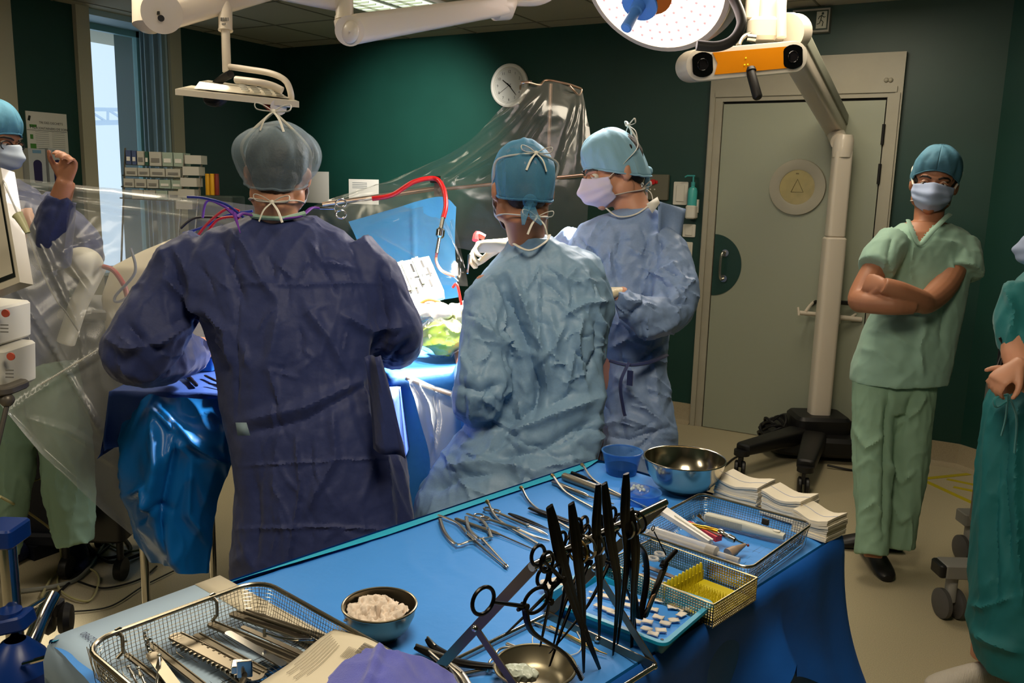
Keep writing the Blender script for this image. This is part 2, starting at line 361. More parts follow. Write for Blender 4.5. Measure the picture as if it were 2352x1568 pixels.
def hand(a, L, wd, nm, mt=M_BLK):
    a = math.radians(90-a); d = Vector((math.cos(a), 0, math.sin(a))); n = Vector((-math.sin(a), 0, math.cos(a)))*wd; o = Vector((c[0], YW-.026, c[2]))
    m = MB(); m.prism([o-d*.02+n, o+d*L+n*.6, o+d*L-n*.6, o-d*.02-n], (0, -.002, 0)); obj(nm, m, mt, ck, smooth=False)
hand(306, .068, .005, 'hour_hand'); hand(138, .095, .0035, 'minute_hand'); hand(236, .1, .001, 'second_hand')
# exit sign
a, b = Yp(1826, 28, YW), Yp(1907, 76, YW); ex = thing('exit_sign', ((a[0]+b[0])/2, YW, b[2]), 'green emergency exit sign with a white running figure above the door', 'exit sign')
cx, cz = (a[0]+b[0])/2, (a[2]+b[2])/2; W_, H_ = b[0]-a[0], a[2]-b[2]
m = MB(); m.box((cx, YW-.03, cz), (W_, .06, H_)); obj('sign_case', m, mat('sign_case', (150, 148, 136), .5), ex, smooth=False)
m = MB(); m.box((cx, YW-.0625, cz), (W_-.016, .005, H_-.024)); obj('sign_panel', m, mat('sign_green', (16, 44, 30), .4), ex, smooth=False)
m = MB(); q = (b[0]-.045, YW-.067, cz); m.box(q, (.06, .004, H_-.04)); m.prism([(a[0]+.04, YW-.067, cz), (a[0]+.07, YW-.067, cz+.03), (a[0]+.07, YW-.067, cz+.012), (a[0]+.1, YW-.067, cz+.012), (a[0]+.1, YW-.067, cz-.012), (a[0]+.07, YW-.067, cz-.012), (a[0]+.07, YW-.067, cz-.03)], (0, .003, 0)); obj('pictogram_field', m, mat('sign_white', (176, 178, 160), .4), ex, smooth=False)
m = MB(); Q = lambda u, v: (q[0]+u*.9, YW-.070, cz+v*.95)
m.ell(Q(.006, .038), (.007, .002, .008), n=10, m=6)
for pts in (((.0, .03), (-.004, .0)), ((-.004, .0), (.012, -.014), (.008, -.04)), ((-.004, 0), (-.012, -.022), (-.028, -.026)), ((.0, .026), (-.016, .018), (-.02, .004)), ((0, .026), (.016, .014), (.024, .018))): m.tube([Q(*p) for p in pts], .0045, 6, flat=.5)
obj('running_figure', m, mat('sign_green2', (14, 40, 28), .5), ex)
# plates, dispenser, alarm box
def plate(x0, y0, x1, y1, label, cat='wall plate', t=.012, mt=M_WHITE, nm='wall_plate', inner=True):
    a, b = Yp(x0, y0, YW), Yp(x1, y1, YW); m = MB(); cx, cz = (a[0]+b[0])/2, (a[2]+b[2])/2
    R = Matrix.Rotation(math.pi/2, 3, 'X')
    if inner:
        o = thing(nm, (cx, YW, b[2]), label, cat); m.rbox((cx, YW-t/2, cz), (b[0]-a[0], a[2]-b[2], t), .008, M=R); obj('cover', m, mt, o)
        m = MB(); m.rbox((cx, YW-t-.003, cz), ((b[0]-a[0])*.55, (a[2]-b[2])*.7, .006), .004, M=R); obj('rocker', m, mt, o)
    else:
        m.rbox((cx, YW-t/2, cz), (b[0]-a[0], a[2]-b[2], t), .006, M=R); o = obj(nm, m, mt, label=label, cat=cat)
    return o
plate(1549, 417, 1579, 471, 'white double switch plate left of the turquoise gel bottle', 'switch', nm='light_switch')
plate(1570, 514, 1597, 545, 'white socket plate below the turquoise gel bottle', 'socket', nm='wall_socket')
plate(1572, 555, 1590, 590, 'lowest white socket plate beside the door frame', 'socket', nm='wall_socket')
a, b = Yp(1582, 424, YW), Yp(1610, 508, YW); g = thing('gel_dispenser', ((a[0]+b[0])/2, YW-.04, b[2]), 'turquoise pump bottle of hand gel in a white wall bracket', 'dispenser')
cx = (a[0]+b[0])/2-.004; R = Matrix.Rotation(math.pi/2, 3, 'X')
m = MB(); m.rbox((cx, YW-.045, b[2]+.06), (.07, .09, .09), .02); m.rbox((cx+.028, YW-.02, b[2]+.1), (.02, .03, .09), .006); obj('bracket', m, M_WHITE, g)
m = MB(); m.lathe([(.0, .0), (.03, 0), (.032, .02), (.032, .13), (.026, .15), (.012, .158), (.012, .17)], (cx, YW-.05, b[2]+.07), n=24); obj('bottle', m, mat('gel', (70, 170, 165), .3), g)
m = MB(); m.cyl((cx, YW-.05, b[2]+.235), (cx, YW-.05, b[2]+.26), .014); m.cyl((cx, YW-.05, b[2]+.25), (cx, YW-.05, b[2]+.3), .006); m.tube([(cx+.01, YW-.05, b[2]+.3), (cx-.04, YW-.06, b[2]+.3), (cx-.055, YW-.062, b[2]+.29)], .006, 8); obj('pump', m, mat('pump', (60, 150, 150), .4), g)
al = thing('alarm_box', Yp(1505, 430, YW), 'grey wall box with a red button behind the pale blue gowned person', 'call box')
a, b = Yp(1470, 400, YW), Yp(1536, 460, YW); m = MB(); m.rbox(((a[0]+b[0])/2, YW-.015, (a[2]+b[2])/2), (b[0]-a[0], a[2]-b[2], .03), .008, M=R); obj('case', m, mat('box_grey', (100, 98, 82), .4), al)
q = Yp(1505, 418, YW); m = MB(); m.cyl((q[0], YW-.03, q[2]), (q[0], YW-.05, q[2]), .018); m.box((q[0], YW-.033, q[2]), (.06, .004, .02)); obj('button', m, mat('red_button', (190, 20, 24), .35), al)
m = MB()
for k in range(2): m.cyl((q[0]-.02+k*.03, YW-.03, q[2]-.05), (q[0]-.02+k*.03, YW-.034, q[2]-.05), .005)
obj('indicator', m, M_PAPER, al)
# sheets on the back wall
def sheet_y(x0, y0, x1, y1, name, label, cat, cols, ink=True):
    a, b = Yp(x0, y0, YW), Yp(x1, y1, YW); cx, cz = (a[0]+b[0])/2, (a[2]+b[2])/2; o = thing(name, (cx, YW, b[2]), label, cat)
    m = MB(); m.box((cx, YW-.003, cz), (b[0]-a[0], .006, a[2]-b[2])); obj('sheet', m, M_PAPER, o, smooth=False)
    m = MB()
    if ink:
        for k in range(4): m.box((cx-.04, YW-.0065, a[2]-.03-.014*k), ((b[0]-a[0])*.5, .001, .004))
    else:
        for k, (u, v, s) in enumerate(((.1, .12, .03), (.1, -.05, .04), (-.02, -.13, .03))): m.box((cx+u, YW-.0065, cz+v), (s, .001, s*1.2)); m.box((cx+u-.05, YW-.0065, cz+v+.01), (s, .001, s*.4))
    obj('print', m, mat('print_'+name, cols, .6), o, smooth=False)
sheet_y(802, 411, 870, 470, 'notice', 'small white notice low on the back wall under the plastic sheet', 'notice', (90, 100, 105))
sheet_y(610, 392, 756, 467, 'information_board', 'white board with blue pictograms behind the grey cap', 'notice', (90, 150, 190), False)
# ---------- poster and glove boxes on left wall ----------
a, b = Xp(57, 254, XW), Xp(162, 432, XW); y0, y1 = a[1], b[1]; zt, zb = a[2], b[2]
po = thing('poster', (XW, (y0+y1)/2, zb), 'white printed poster with green and yellow tabs on the left wall', 'poster')
m = MB(); m.box((XW+.003, (y0+y1)/2, (zt+zb)/2), (.006, y1-y0, zt-zb)); obj('sheet', m, M_PAPER, po, smooth=False)
W_ = y1-y0; PX = XW+.007
def pbox(mb, u0, v0, u1, v1): mb.box((PX, y0+W_*(u0+u1)/2, zt-(zt-zb)*(v0+v1)/2), (.001, W_*(u1-u0), (zt-zb)*(v1-v0)))
m = MB(); text_mb(m, 'TRI DES DECHETS', (PX, y0+W_*.3, zt-.075), (0, 1, 0), (0, 0, 1), .021); text_mb(m, 'CONTAINERS DE SOINS', (PX, y0+W_*.24, zt-.112), (0, 1, 0), (0, 0, 1), .021)
text_mb(m, 'HLI', (PX, y0+W_*.07, zt-.11), (0, 1, 0), (0, 0, 1), .034); m.tube([(PX, y0+W_*.06, zt-.06), (PX, y0+W_*.09, zt-.03)], .008, 6); obj('lettering', m, M_INK, po, smooth=False)
m = MB()
for k in range(13): pbox(m, .2, .26+k*.027, .52, .265+k*.027); pbox(m, .6, .26+k*.027, .92, .265+k*.027)
obj('print', m, mat('greyprint', (150, 150, 145), .6), po, smooth=False)
m = MB(); pbox(m, .07, .17, .24, .205); pbox(m, .07, .3, .14, .36); pbox(m, .06, .42, .2, .5); obj('green_tab', m, mat('tabgreen', (70, 130, 50), .5), po, smooth=False)
m = MB(); pbox(m, .1, .72, .3, .76); obj('yellow_tab', m, mat('tabyellow', (190, 180, 40), .5), po, smooth=False)
m = MB(); pbox(m, .0, .24, .98, .245); pbox(m, .8, .8, .97, .9); obj('rule', m, M_INK, po, smooth=False)
for i, (x0, x1, l) in enumerate(((60, 106, 'white glove box with a dark purple slot, the left one under the poster'), (106, 152, 'white glove box with a dark purple slot, the right one under the poster'))):
    a, b = Xp(x0, 340, XW+.1), Xp(x1, 420, XW+.1); g = thing('glove_box', (XW+.07, (a[1]+b[1])/2, b[2]), l, 'glove box', 'glove boxes under the poster')
    m = MB(); m.box((XW+.065, (a[1]+b[1])/2, (a[2]+b[2])/2), (.1, b[1]-a[1]-.004, a[2]-b[2])); obj('carton', m, mat('glovecarton', (176, 182, 184), .6), g)
    cy, cz = (a[1]+b[1])/2, (a[2]+b[2])/2-.03; hw = (b[1]-a[1])*.24
    pts = []
    for k in range(16): an = 2*math.pi*k/16; pts.append((XW+.116, cy+math.cos(an)*hw, cz+math.sin(an)*hw+(.04 if math.sin(an) >= 0 else -.06)))
    m = MB(); m.prism(pts, (.002, 0, 0)); obj('slot', m, mat('glovepurple', (34, 30, 74), .7), g, smooth=False)
    m = MB(); m.box((XW+.117, cy, (a[2]+b[2])/2+.09), (.002, hw*2, .02)); obj('blue_print', m, mat('glovepr', (110, 150, 180), .6), g, smooth=False)
    m = MB(); m.box((XW+.065, cy, b[2]-.025), (.108, b[1]-a[1], .05)); obj('bracket', m, mat('tealbr', (50, 84, 92), .5), g, smooth=False)
# ================= CEILING-HUNG EQUIPMENT =================
def rail_arm(mb, a, b, w0, h0, w1, h1, n=20, ends=True):
    """tapering soft-edged boom from a to b (w sideways, h vertical)"""
    a, b = V3(a), V3(b); d = (b-a).normalized(); sx = d.cross(Vector((0, 0, 1))).normalized(); sz = sx.cross(d); R = []
    for t, k in ((0, .6), (.015, .92), (.04, 1), (.96, 1), (.985, .92), (1, .6)):
        c_ = a.lerp(b, t); w_, h_ = (w0+(w1-w0)*t)*k, (h0+(h1-h0)*t)*k
        R.append([c_+sx*(math.copysign(abs(math.cos(2*math.pi*j/n))**.45, math.cos(2*math.pi*j/n))*w_/2)+sz*(math.copysign(abs(math.sin(2*math.pi*j/n))**.45, math.sin(2*math.pi*j/n))*h_/2) for j in range(n)])
    return mb.rings(R)
# --- arm with keyboard monitor tray (left) ---
d0 = 3.3
pd = thing('monitor_arm', D(515, 40, d0), 'white ceiling arm carrying a flat monitor panel at the left', 'ceiling arm')
e0, e1 = D(345, 0, d0), D(640, -18, d0+.1)
m = MB(); q = D(342, -10, d0); qb = D(342, 72, d0); m.tube([q+UU*.3, q, q+(qb-q)*.85, qb], [.062, .062, .06, .03], 24); obj('column', m, M_ARMW, pd)
m = MB(); m.tube([D(372, 30, d0-.08), D(372, 30, d0+.08)], .075, 28); rail_arm(m, D(372, 25, d0), D(640, -45, d0+.25), .13, .15, .13, .13); obj('horizontal_arm', m, M_ARMW, pd)
m = MB(); m.cyl(D(370, 42, d0-.085), D(370, 42, d0-.095), .012); m.box(D(362, 30, d0-.085), (.02, .004, .012)); obj('joint_screw', m, M_BLK, pd)
m = MB(); m.tube([D(517, 0, d0+.1), D(518, 70, d0+.1)], .027, 20); obj('sleeve', m, M_ARMW, pd)
m = MB(); m.tube([D(518, 70, d0+.1), D(521, 165, d0+.1)], .017, 18); m.cyl(D(518, 68, d0+.1), D(518, 71, d0+.1), .029); obj('down_tube', m, M_ARMW, pd)
m = MB()
for k in range(4): m.box(D(508+k*5, 44, d0+.07), (.006, .004, .012))
m.box(D(514, 55, d0+.07), (.02, .003, .006)); obj('marking', m, M_GREY, pd)
m = MB(); m.tube(spline([D(525, 153, d0+.1), D(560, 158, d0+.05), (D(620, 168, d0)), D(655, 185, d0-.02), D(668, 215, d0-.02), D(668, 240, d0)], 8), .012, 12); obj('bent_tube', m, M_ARMW, pd)
# panel: wedge-backed flat panel, seen nearly edge-on
PF = [D(402, 204, 3.25), D(687, 233, 3.15), D(660, 222, 3.65), D(440, 196, 3.7)]
m = MB(); m.prism(PF, (0, 0, -.022)); obj('panel', m, M_IVORY, pd)
Bk = [D(446, 203, 3.3), D(665, 226, 3.22), D(648, 216, 3.55), D(470, 198, 3.58)]; Tk = [D(458, 186, 3.33), D(550, 186, 3.30), D(640, 206, 3.5), D(480, 184, 3.5)]
Tk = [D(458, 187, 3.35), D(640, 212, 3.28), D(632, 206, 3.5), D(478, 184, 3.5)]
m = MB(); m.add(Bk+Tk, [(3, 2, 1, 0), (4, 5, 6, 7), (0, 1, 5, 4), (1, 2, 6, 5), (2, 3, 7, 6), (3, 0, 4, 7)]); obj('rear_housing', m, M_IVORY, pd, smooth=False)
m = MB(); m.tube(spline([D(542, 183, 3.25), D(590, 189, 3.22), D(625, 197, 3.22), D(648, 208, 3.22)], 5), .014, 12); obj('grip_rail', m, M_ARMW, pd)
m = MB()
for i in range(4):
    for j in range(4):
        p = D(556+i*26+j*3, 196+i*3.4+j*4, 3.24); m.rbox(p, (.026, .012, .006), .003, rz=.5)
obj('vent_block', m, M_PAPER, pd)
m = MB(); m.tube(spline([D(530, 170, 3.35), D(505, 185, 3.4), D(478, 215, 3.45), D(478, 232, 3.4), D(500, 236, 3.35), D(515, 226, 3.35)], 6), .016, 10); obj('cable', m, M_BLK, pd)
m = MB(); m.cyl(D(640, 236, 3.22), D(640, 250, 3.22), .02); m.cyl(D(640, 246, 3.18), D(640, 246, 3.26), .03); m.cyl(D(660, 240, 3.2), D(672, 240, 3.2), .011); obj('pivot', m, M_ARMW, pd)
m = MB(); m.cyl(D(608, 240, 3.22), D(624, 252, 3.2), .009); obj('red_lever', m, mat('redlever', (170, 60, 50), .4), pd)
# --- surgical lamp with spring arm ---
sl = thing('surgical_lamp', LAMP_C, 'lit round surgical lamp on a white spring arm with blue handle', 'surgical lamp')
q = D(790, -5, 2.7)
m = MB(); rail_arm(m, D(500, -66, 3.3), D(795, -8, 3.1), .11, .12, .11, .11); obj('boom', m, M_ARMW, sl)
m = MB(); m.tube([D(790, -30, 3.1), D(792, 46, 3.1)], .032, 24); m.cyl(D(792, 40, 3.1), D(792, 48, 3.1), .036, n=24); obj('post', m, M_ARMW, sl)
m = MB(); rail_arm(m, D(800, 70, 3.1), D(1165, 12, 3.45), .10, .105, .08, .075); m.tube([D(803, 71, 3.04), D(803, 71, 3.16)], .052, 28); m.tube([D(790, 50, 3.1), D(791, 86, 3.1)], [.036, .028], 20); obj('spring_arm', m, M_ARMW, sl)
m = MB(); m.ell(D(803, 73, 3.04), (.04, .02, .04), n=20, m=12); m.cyl(D(803, 72, 3.0), D(803, 72, 3.02), .003); obj('joint_cap', m, M_ARMW, sl)
m = MB(); m.box(D(895, 42, 3.17), (.05, .03, .014), rz=.5); obj('arm_tab', m, M_GREY, sl)
m = MB(); m.tube([D(1135, 18, 3.43), D(1160, 14, 3.46), D(1182, 0, 3.48)], [.05, .056, .02], 16); m.tube(spline([D(1175, 4, 3.48), D(1240, 2, 3.48), D(1290, -30, 3.48), D(1340, -90, 3.5), D(1400, -160, 3.5), D(1500, -170, 3.5)], 6), .017, 12); obj('yoke', m, M_ARMW, sl)
# head: axis points from the face centre to the field
ax = V3(FIELD-LAMP_C).normalized(); 
# face plane fitted to the ellipse outline seen in the photo
LA = LAMP_C; axv = (V3(D(1000, 690, 2.55))-V3(LA)).normalized()
m = MB(); RL = .305
m.lathe([(0, -.10), (.12, -.10), (.26, -.085), (.335, -.06), (RL, -.02), (RL+.004, .0), (RL, .012), (RL-.02, .014)], LA, axv, 64); obj('housing', m, M_ARMW, sl)
m = MB(); m.lathe([(0, .008), (RL-.07, .006), (RL-.022, .012)], LA, axv, 64); obj('lit_face', m, mat('lamp_face', (255, 250, 240), .3, emit=((255, 240, 232), 5.0)), sl)
x, y, z = frame_z(axv); m = MB()
for r, n in ((.06, 8), (.10, 14), (.14, 20), (.18, 26), (.215, 32), (.25, 36)):
    for k in range(n):
        a = 2*math.pi*(k+.5*(n % 4 == 2))/n; p = V3(LA)+x*math.cos(a)*r+y*math.sin(a)*r+z*.0135; m.rings([[p+x*math.cos(t)*.008+y*math.sin(t)*.008-z*.004 for t in [j*math.pi/3 for j in range(6)]], [p+x*math.cos(t)*.0055+y*math.sin(t)*.0055 for t in [j*math.pi/3 for j in range(6)]]])
obj('led_lens', m, mat('led_rim', (220, 170, 170), .3, emit=((235, 185, 180), 1.0)), sl, kind='stuff')
hb = D(1470, 8, 3.14); he = D(1437, 66, 3.08)
m = MB(); m.tube([hb, hb+(he-hb)*.3, hb+(he-hb)*.33, he-(he-hb)*.03, he], [.026, .025, .019, .021, .016], 20)
m.lathe([(.028, 0), (.06, .006), (.07, .02), (.068, .026), (.026, .028)], hb-(he-hb)*.12, he-hb, 24); obj('blue_handle', m, mat('handle_blue', (90, 150, 235), .35), sl)
m = MB(); m.lathe([(0, -.02), (.085, -.02), (.088, .02), (.04, .045)], D(1496, -20, 3.22), he-hb, 24); obj('hub', m, mat('hub_orange', (220, 110, 30), .4), sl)
m = MB(); m.tube(spline([D(1600, 104, 3.15), D(1645, 107, 3.15), D(1680, 94, 3.15), D(1700, 66, 3.17), D(1702, 40, 3.19), D(1686, 0, 3.23), D(1650, -60, 3.27)], 8), .019, 12); obj('tilt_handle', m, mat('dark_rubber', (58, 56, 54), .4), sl)
# ---------------- tracking camera on its stand ----------------
dT = 4.72; base = Z(1872, 1040, 0); dP = pix(base)[2]
tk = thing('tracking_camera_stand', base, 'white wheeled column stand holding an orange fronted tracking camera', 'camera stand')
bx, by = base[0], base[1]
topz = D(1937, 330, dP)[2]; midz = D(1905, 540, dP)[2]
def colrow(x, y): return D(x, y, dP)
m = MB(); m.rbox((bx, by, (.16+midz)/2), (.125, .11, midz-.16), .025, rz=.5); obj('lower_column', m, M_ARMW, tk)
zt1 = D(1935, 352, dP)[2]; m = MB(); m.rbox((bx, by, (midz+zt1)/2), (.105, .092, zt1-midz), .02, rz=.5); obj('upper_column', m, M_ARMW, tk)
m = MB(); m.lathe([(.058, -.03), (.06, .0), (.06, .07), (.05, .1)], (bx, by, zt1-.01), n=24, caps=True); m.tube([(bx-.02, by-.02, zt1+.05), D(1915, 295, dP), D(1905, 255, dP)], [.05, .055, .05], 20, flat=1.0); obj('shoulder', m, M_ARMW, tk)
aT, aB = D(1800, 62, 3.95), D(1928, 300, dP-.05)
m = MB(); rail_arm(m, aB, aT, .12, .15, .12, .17); obj('upper_arm', m, M_ARMW, tk)
m = MB(); rail_arm(m, aB+V3((.062, .0, .03)), V3(aT)+V3((.062, .0, .03)), .012, .06, .012, .07); obj('arm_cover', m, mat('armgrey', (150, 152, 136), .5), tk)
m = MB(); m.tube(spline([D(1970, 305, dP), D(1982, 350, dP), D(1982, 420, dP), D(1978, 452, dP)], 6), .018, 12, flat=.5); m.cyl(D(1955, 308, dP), D(1975, 308, dP), .018); obj('side_handle', m, M_ARMW, tk)
m = MB(); m.cyl(D(1953, 451, dP), D(1982, 452, dP), .014); obj('handle_tip', m, M_BLK, tk)
# hooks on the column
hk = D(1900, 722, dP)
m = MB(); m.cyl(D(1835, 718, dP-.08), D(1882, 722, dP-.05), .014); m.cyl(D(1833, 705, dP-.08), D(1835, 724, dP-.08), .007); m.tube(spline([D(1850, 716, dP-.08), D(1862, 700, dP), D(1876, 688, dP+.1)], 4), .01, 8); obj('cable_hook', m, M_ARMW, tk); m = MB()
m.cyl(D(1922, 728, dP-.08), D(1978, 734, dP-.08), .016); m.cyl(D(1922, 720, dP-.1), D(1922, 742, dP-.07), .022); m.tube([D(1955, 728, dP-.08), D(1985, 708, dP-.02), D(2010, 700, dP)], .008, 8); obj('cable_hook', m, M_ARMW, tk)
m = MB(); m.tube([D(1925, 694, dP-.1), D(1960, 697, dP-.1), D(1995, 705, dP-.1)], .014, 10); m.tube([D(1862, 700, dP+.02), D(1878, 690, dP+.06)], .012, 8); obj('push_bar', m, M_BLK, tk)
# base: chassis and four legs with casters
m = MB(); m.rbox((bx, by, .19), (.34, .28, .14), .05, rz=.5); m.rbox((bx-.02, by-.03, .10), (.62, .44, .12), .14, rz=.4); obj('chassis', m, M_BLK, tk)
for (px_, py_) in ((1700, 1090), (1845, 1130), (1800, 1010), (2010, 1035)):
    g = Z(px_, py_, .0); e = V3((g[0], g[1], .155)); s = V3((bx, by, .15)); s = s+(e-s)*.25
    m = MB(); rail_arm(m, s, e+V3((0, 0, 0)), .14, .10, .10, .065); m.cyl((g[0], g[1], .12), (g[0], g[1], .15), .045); lg = obj('leg', m, M_BLK, tk)
    m = MB()
    for s_ in (-1, 1): m.lathe([(0, -.012), (.035, -.012), (.045, -.006), (.045, .006), (.035, .012), (0, .012)], (g[0]+s_*.02, g[1]-.02, .046), (1, .25, 0), 20)
    m.box((g[0], g[1]-.01, .085), (.02, .05, .06)); obj('caster', m, M_BLK, lg)
m = MB(); cc = Z(1775, 1035, 0)
for k in range(7): m.tube([(cc[0]+math.cos(a)*(.1-.006*k), cc[1]+math.sin(a)*.09, .10+.016*k+.03*math.sin(a*2+k)) for a in [2*math.pi*i/24 for i in range(25)]], .008, 6)
obj('coiled_cable', m, M_BLK, tk)
# tracking camera head
hd = 3.85; cl, cr = D(1606, 150, hd-.12), D(1812, 132, hd-.02)
m = MB(); u = (cr-cl)/np.linalg.norm(cr-cl); L = np.linalg.norm(cr-cl); fwd = -V3(FW); fwd = (fwd-fwd.dot(V3(u))*V3(u)+Vector((0, 0, -.25))).normalized(); upv = V3(u).cross(-fwd).normalized()
if upv.z < 0: upv = -upv
def CH(a, b_, c_): return V3(cl)+V3(u)*a+upv*b_+fwd*c_
def capsule(e, hh, dz0, dz1, ds=.0):
    n = 40; R = []
    for c_, k in ((dz0, .75), (dz0+.012, .95), (dz0+.03, 1), (dz1-.012, 1), (dz1, .96), (dz1+.001, .9)):
        ring = []
        for j in range(n):
            t = 2*math.pi*j/n; cx_ = (L+e if math.cos(t) >= 0 else -e); ring.append(CH(cx_+math.cos(t)*hh*k*1.0, math.sin(t)*hh*k*(1.0), c_))
        R.append(ring)
    return R
m = MB(); m.rings(capsule(.01, .068, -.10, .03)); cb = obj('camera_body', m, mat('bodywhite', (222, 214, 200), .35, coat=.3), tk)
m = MB(); ptsO = [(.055, -.046), (L-.03, -.046), (L-.045, 0), (L-.03, .046), (.05, .046), (.072, 0)]
m.prism([CH(a_, b_, .031) for a_, b_ in ptsO], fwd*.004); obj('orange_window', m, mat('orange_window', (226, 138, 18), .25, coat=.5), cb, smooth=False)
for s, c0 in ((0, .0), (1, L)):
    pts = []
    for j in range(24):
        t = 2*math.pi*j/24; pts.append(CH(c0+max(-.048, min(.048, math.cos(t)*.062)), math.sin(t)*.052, .032))
    m = MB(); m.prism(pts, fwd*.004); le = obj('lens_window', m, mat('lensblack', (8, 8, 9), .08, coat=.6), cb, smooth=False)
    m = MB(); m.lathe([(.0, .0), (.022, .0), (.024, .003), (.026, 0)], CH(c0, 0, .0365), fwd, 24); obj('lens', m, mat('lensb2', (24, 22, 24), .05), le)
m = MB()
for a_, b_ in ((L*.47, .012), (L*.455, -.016), (L*.49, -.016)): m.ell(CH(a_, b_, .036), .0035, n=8, m=6)
obj('indicator', m, mat('ledyel', (200, 190, 20), .3, emit=((230, 210, 20), .8)), cb)
p0, p1 = D(1722, 158, hd-.08), D(1741, 226, hd-.12); m = MB(); m.tube([p0, p0+(p1-p0)*.1, p0+(p1-p0)*.12, p0+(p1-p0)*.95, p1], [.024, .026, .020, .021, .016], 16); obj('grip_handle', m, M_BLK, tk)
m = MB(); m.tube(spline([D(1696, 104, hd-.02), D(1704, 88, hd), D(1726, 76, hd+.04)], 5), .012, 10); m.cyl(D(1715, 86, hd+.02), D(1735, 88, hd+.02), .018); obj('swivel_bracket', m, M_STEEL, tk)
m = MB(); R3 = Matrix.Rotation(.35, 3, 'Z'); m.rbox(D(1770, 30, hd+.1), (.13, .12, .26), .03, M=R3); m.rbox(D(1752, 68, hd+.06), (.14, .12, .1), .04, M=R3); obj('head_block', m, M_ARMW, tk)
m = MB(); m.tube([D(1795, -10, hd-.0), D(1795, 86, hd-.0)], .022, 16); m.rbox(D(1728, 15, hd+.06), (.06, .08, .12), .015, M=R3); obj('head_column', m, M_ARMW, tk)
m = MB(); m.tube([D(1825, 75, hd+.16), D(1805, 75, hd+.08)], .085, 28); obj('head_joint', m, M_ARMW, tk)
m = MB(); g0 = Z(1655, 1075, .006); m.tube(spline([Z(1560, 1120, .006), g0, Z(1700, 1045, .006), Z(1790, 1020, .01)], 8), .006, 8); m.tube(spline([Z(1890, 1000, .008), Z(1960, 1005, .006), Z(2050, 1010, .006)], 6), .006, 8); m.tube(spline([Z(1900, 1068, .02), Z(1960, 1080, .006), Z(2000, 1077, .006)], 6), .007, 8)
obj('power_cable', m, M_BLK, label='black cable running over the floor to the column stand', cat='cable')
# ================= PEOPLE =================
RT = V3(_rt); AW = Vector((-math.sin(_y), math.cos(_y), 0)); UPZ = Vector((0, 0, 1))
def voxel(mb, size=.006, smooth=4):
    me = bpy.data.meshes.new('t'); me.from_pydata(mb.v, [], mb.f); me.update()
    o = bpy.data.objects.new('t', me); COL.objects.link(o)
    r = o.modifiers.new('r', 'REMESH'); r.mode = 'VOXEL'; r.voxel_size = size; r.adaptivity = 0
    if smooth: s = o.modifiers.new('s', 'SMOOTH'); s.iterations = smooth; s.factor = .5
    dg = bpy.context.evaluated_depsgraph_get(); dg.update(); ev = o.evaluated_get(dg); em = ev.to_mesh()
    vs = np.empty(len(em.vertices)*3); em.vertices.foreach_get('co', vs); vs = vs.reshape(-1, 3)
    fs = [tuple(p.vertices) for p in em.polygons]; ev.to_mesh_clear(); COL.objects.unlink(o); bpy.data.objects.remove(o)
    return vs, fs
def vnorm(vs, fs):
    q = np.array([f if len(f) == 4 else (f[0], f[1], f[2], f[2]) for f in fs]); a = vs[q[:, 2]]-vs[q[:, 0]]; b = vs[q[:, 3]]-vs[q[:, 1]]
    b = np.where((q[:, 3] == q[:, 2])[:, None], vs[q[:, 2]]-vs[q[:, 1]], b); n = np.cross(a, b); N = np.zeros_like(vs)
    for k in range(4): np.add.at(N, q[:, k], n)
    return N/(np.linalg.norm(N, axis=1)[:, None]+1e-12)
def nz(P, sc, off=0): 
    sc = np.array(sc if hasattr(sc, '__len__') else (sc,)*3); Q = P*sc+off
    return np.array([noise.noise(Vector(q)) for q in Q.tolist()])
def vor(P, sc, off=0):
    sc = np.array(sc if hasattr(sc, '__len__') else (sc,)*3); Q = P*sc+off; out = []
    for q in Q.tolist():
        d, p = noise.voronoi(Vector(q)); out.append(d[1]-d[0])
    return np.array(out)
def pixv(P):
    v = P-CAMP; d = v@FW; return 1176+F*(v@RR)/d, 784-F*(v@UU)/d
def strokes_h(vs, N, strokes):
    """folds: each is (pixel polyline, width px, height m); only cloth on the seen side follows it"""
    x, y = pixv(vs); h = np.zeros(len(vs)); face = np.einsum('ij,ij->i', N, CAMP-vs)
    fm = np.clip(face/np.linalg.norm(CAMP-vs, axis=1)*4, 0, 1)
    for pts, wd, amp in strokes:
        P = np.array(pts, float); best = np.full(len(vs), 1e9); tt = np.zeros(len(vs)); L = np.linalg.norm(np.diff(P, axis=0), axis=1); acc = 0; T = L.sum()
        for i in range(len(P)-1):
            d = P[i+1]-P[i]; l2 = (d@d)+1e-9; t = np.clip(((x-P[i, 0])*d[0]+(y-P[i, 1])*d[1])/l2, 0, 1)
            r = np.hypot(x-P[i, 0]-t*d[0], y-P[i, 1]-t*d[1]); m = r < best; best[m] = r[m]; tt[m] = (acc+t[m]*L[i])/T; acc += L[i]
        taper = np.clip(np.minimum(tt, 1-tt)*4+.25, 0, 1)
        h += amp*taper*fm*(np.exp(-(best/wd)**2)*.7+np.exp(-best/wd*1.6)*.5)
    return h
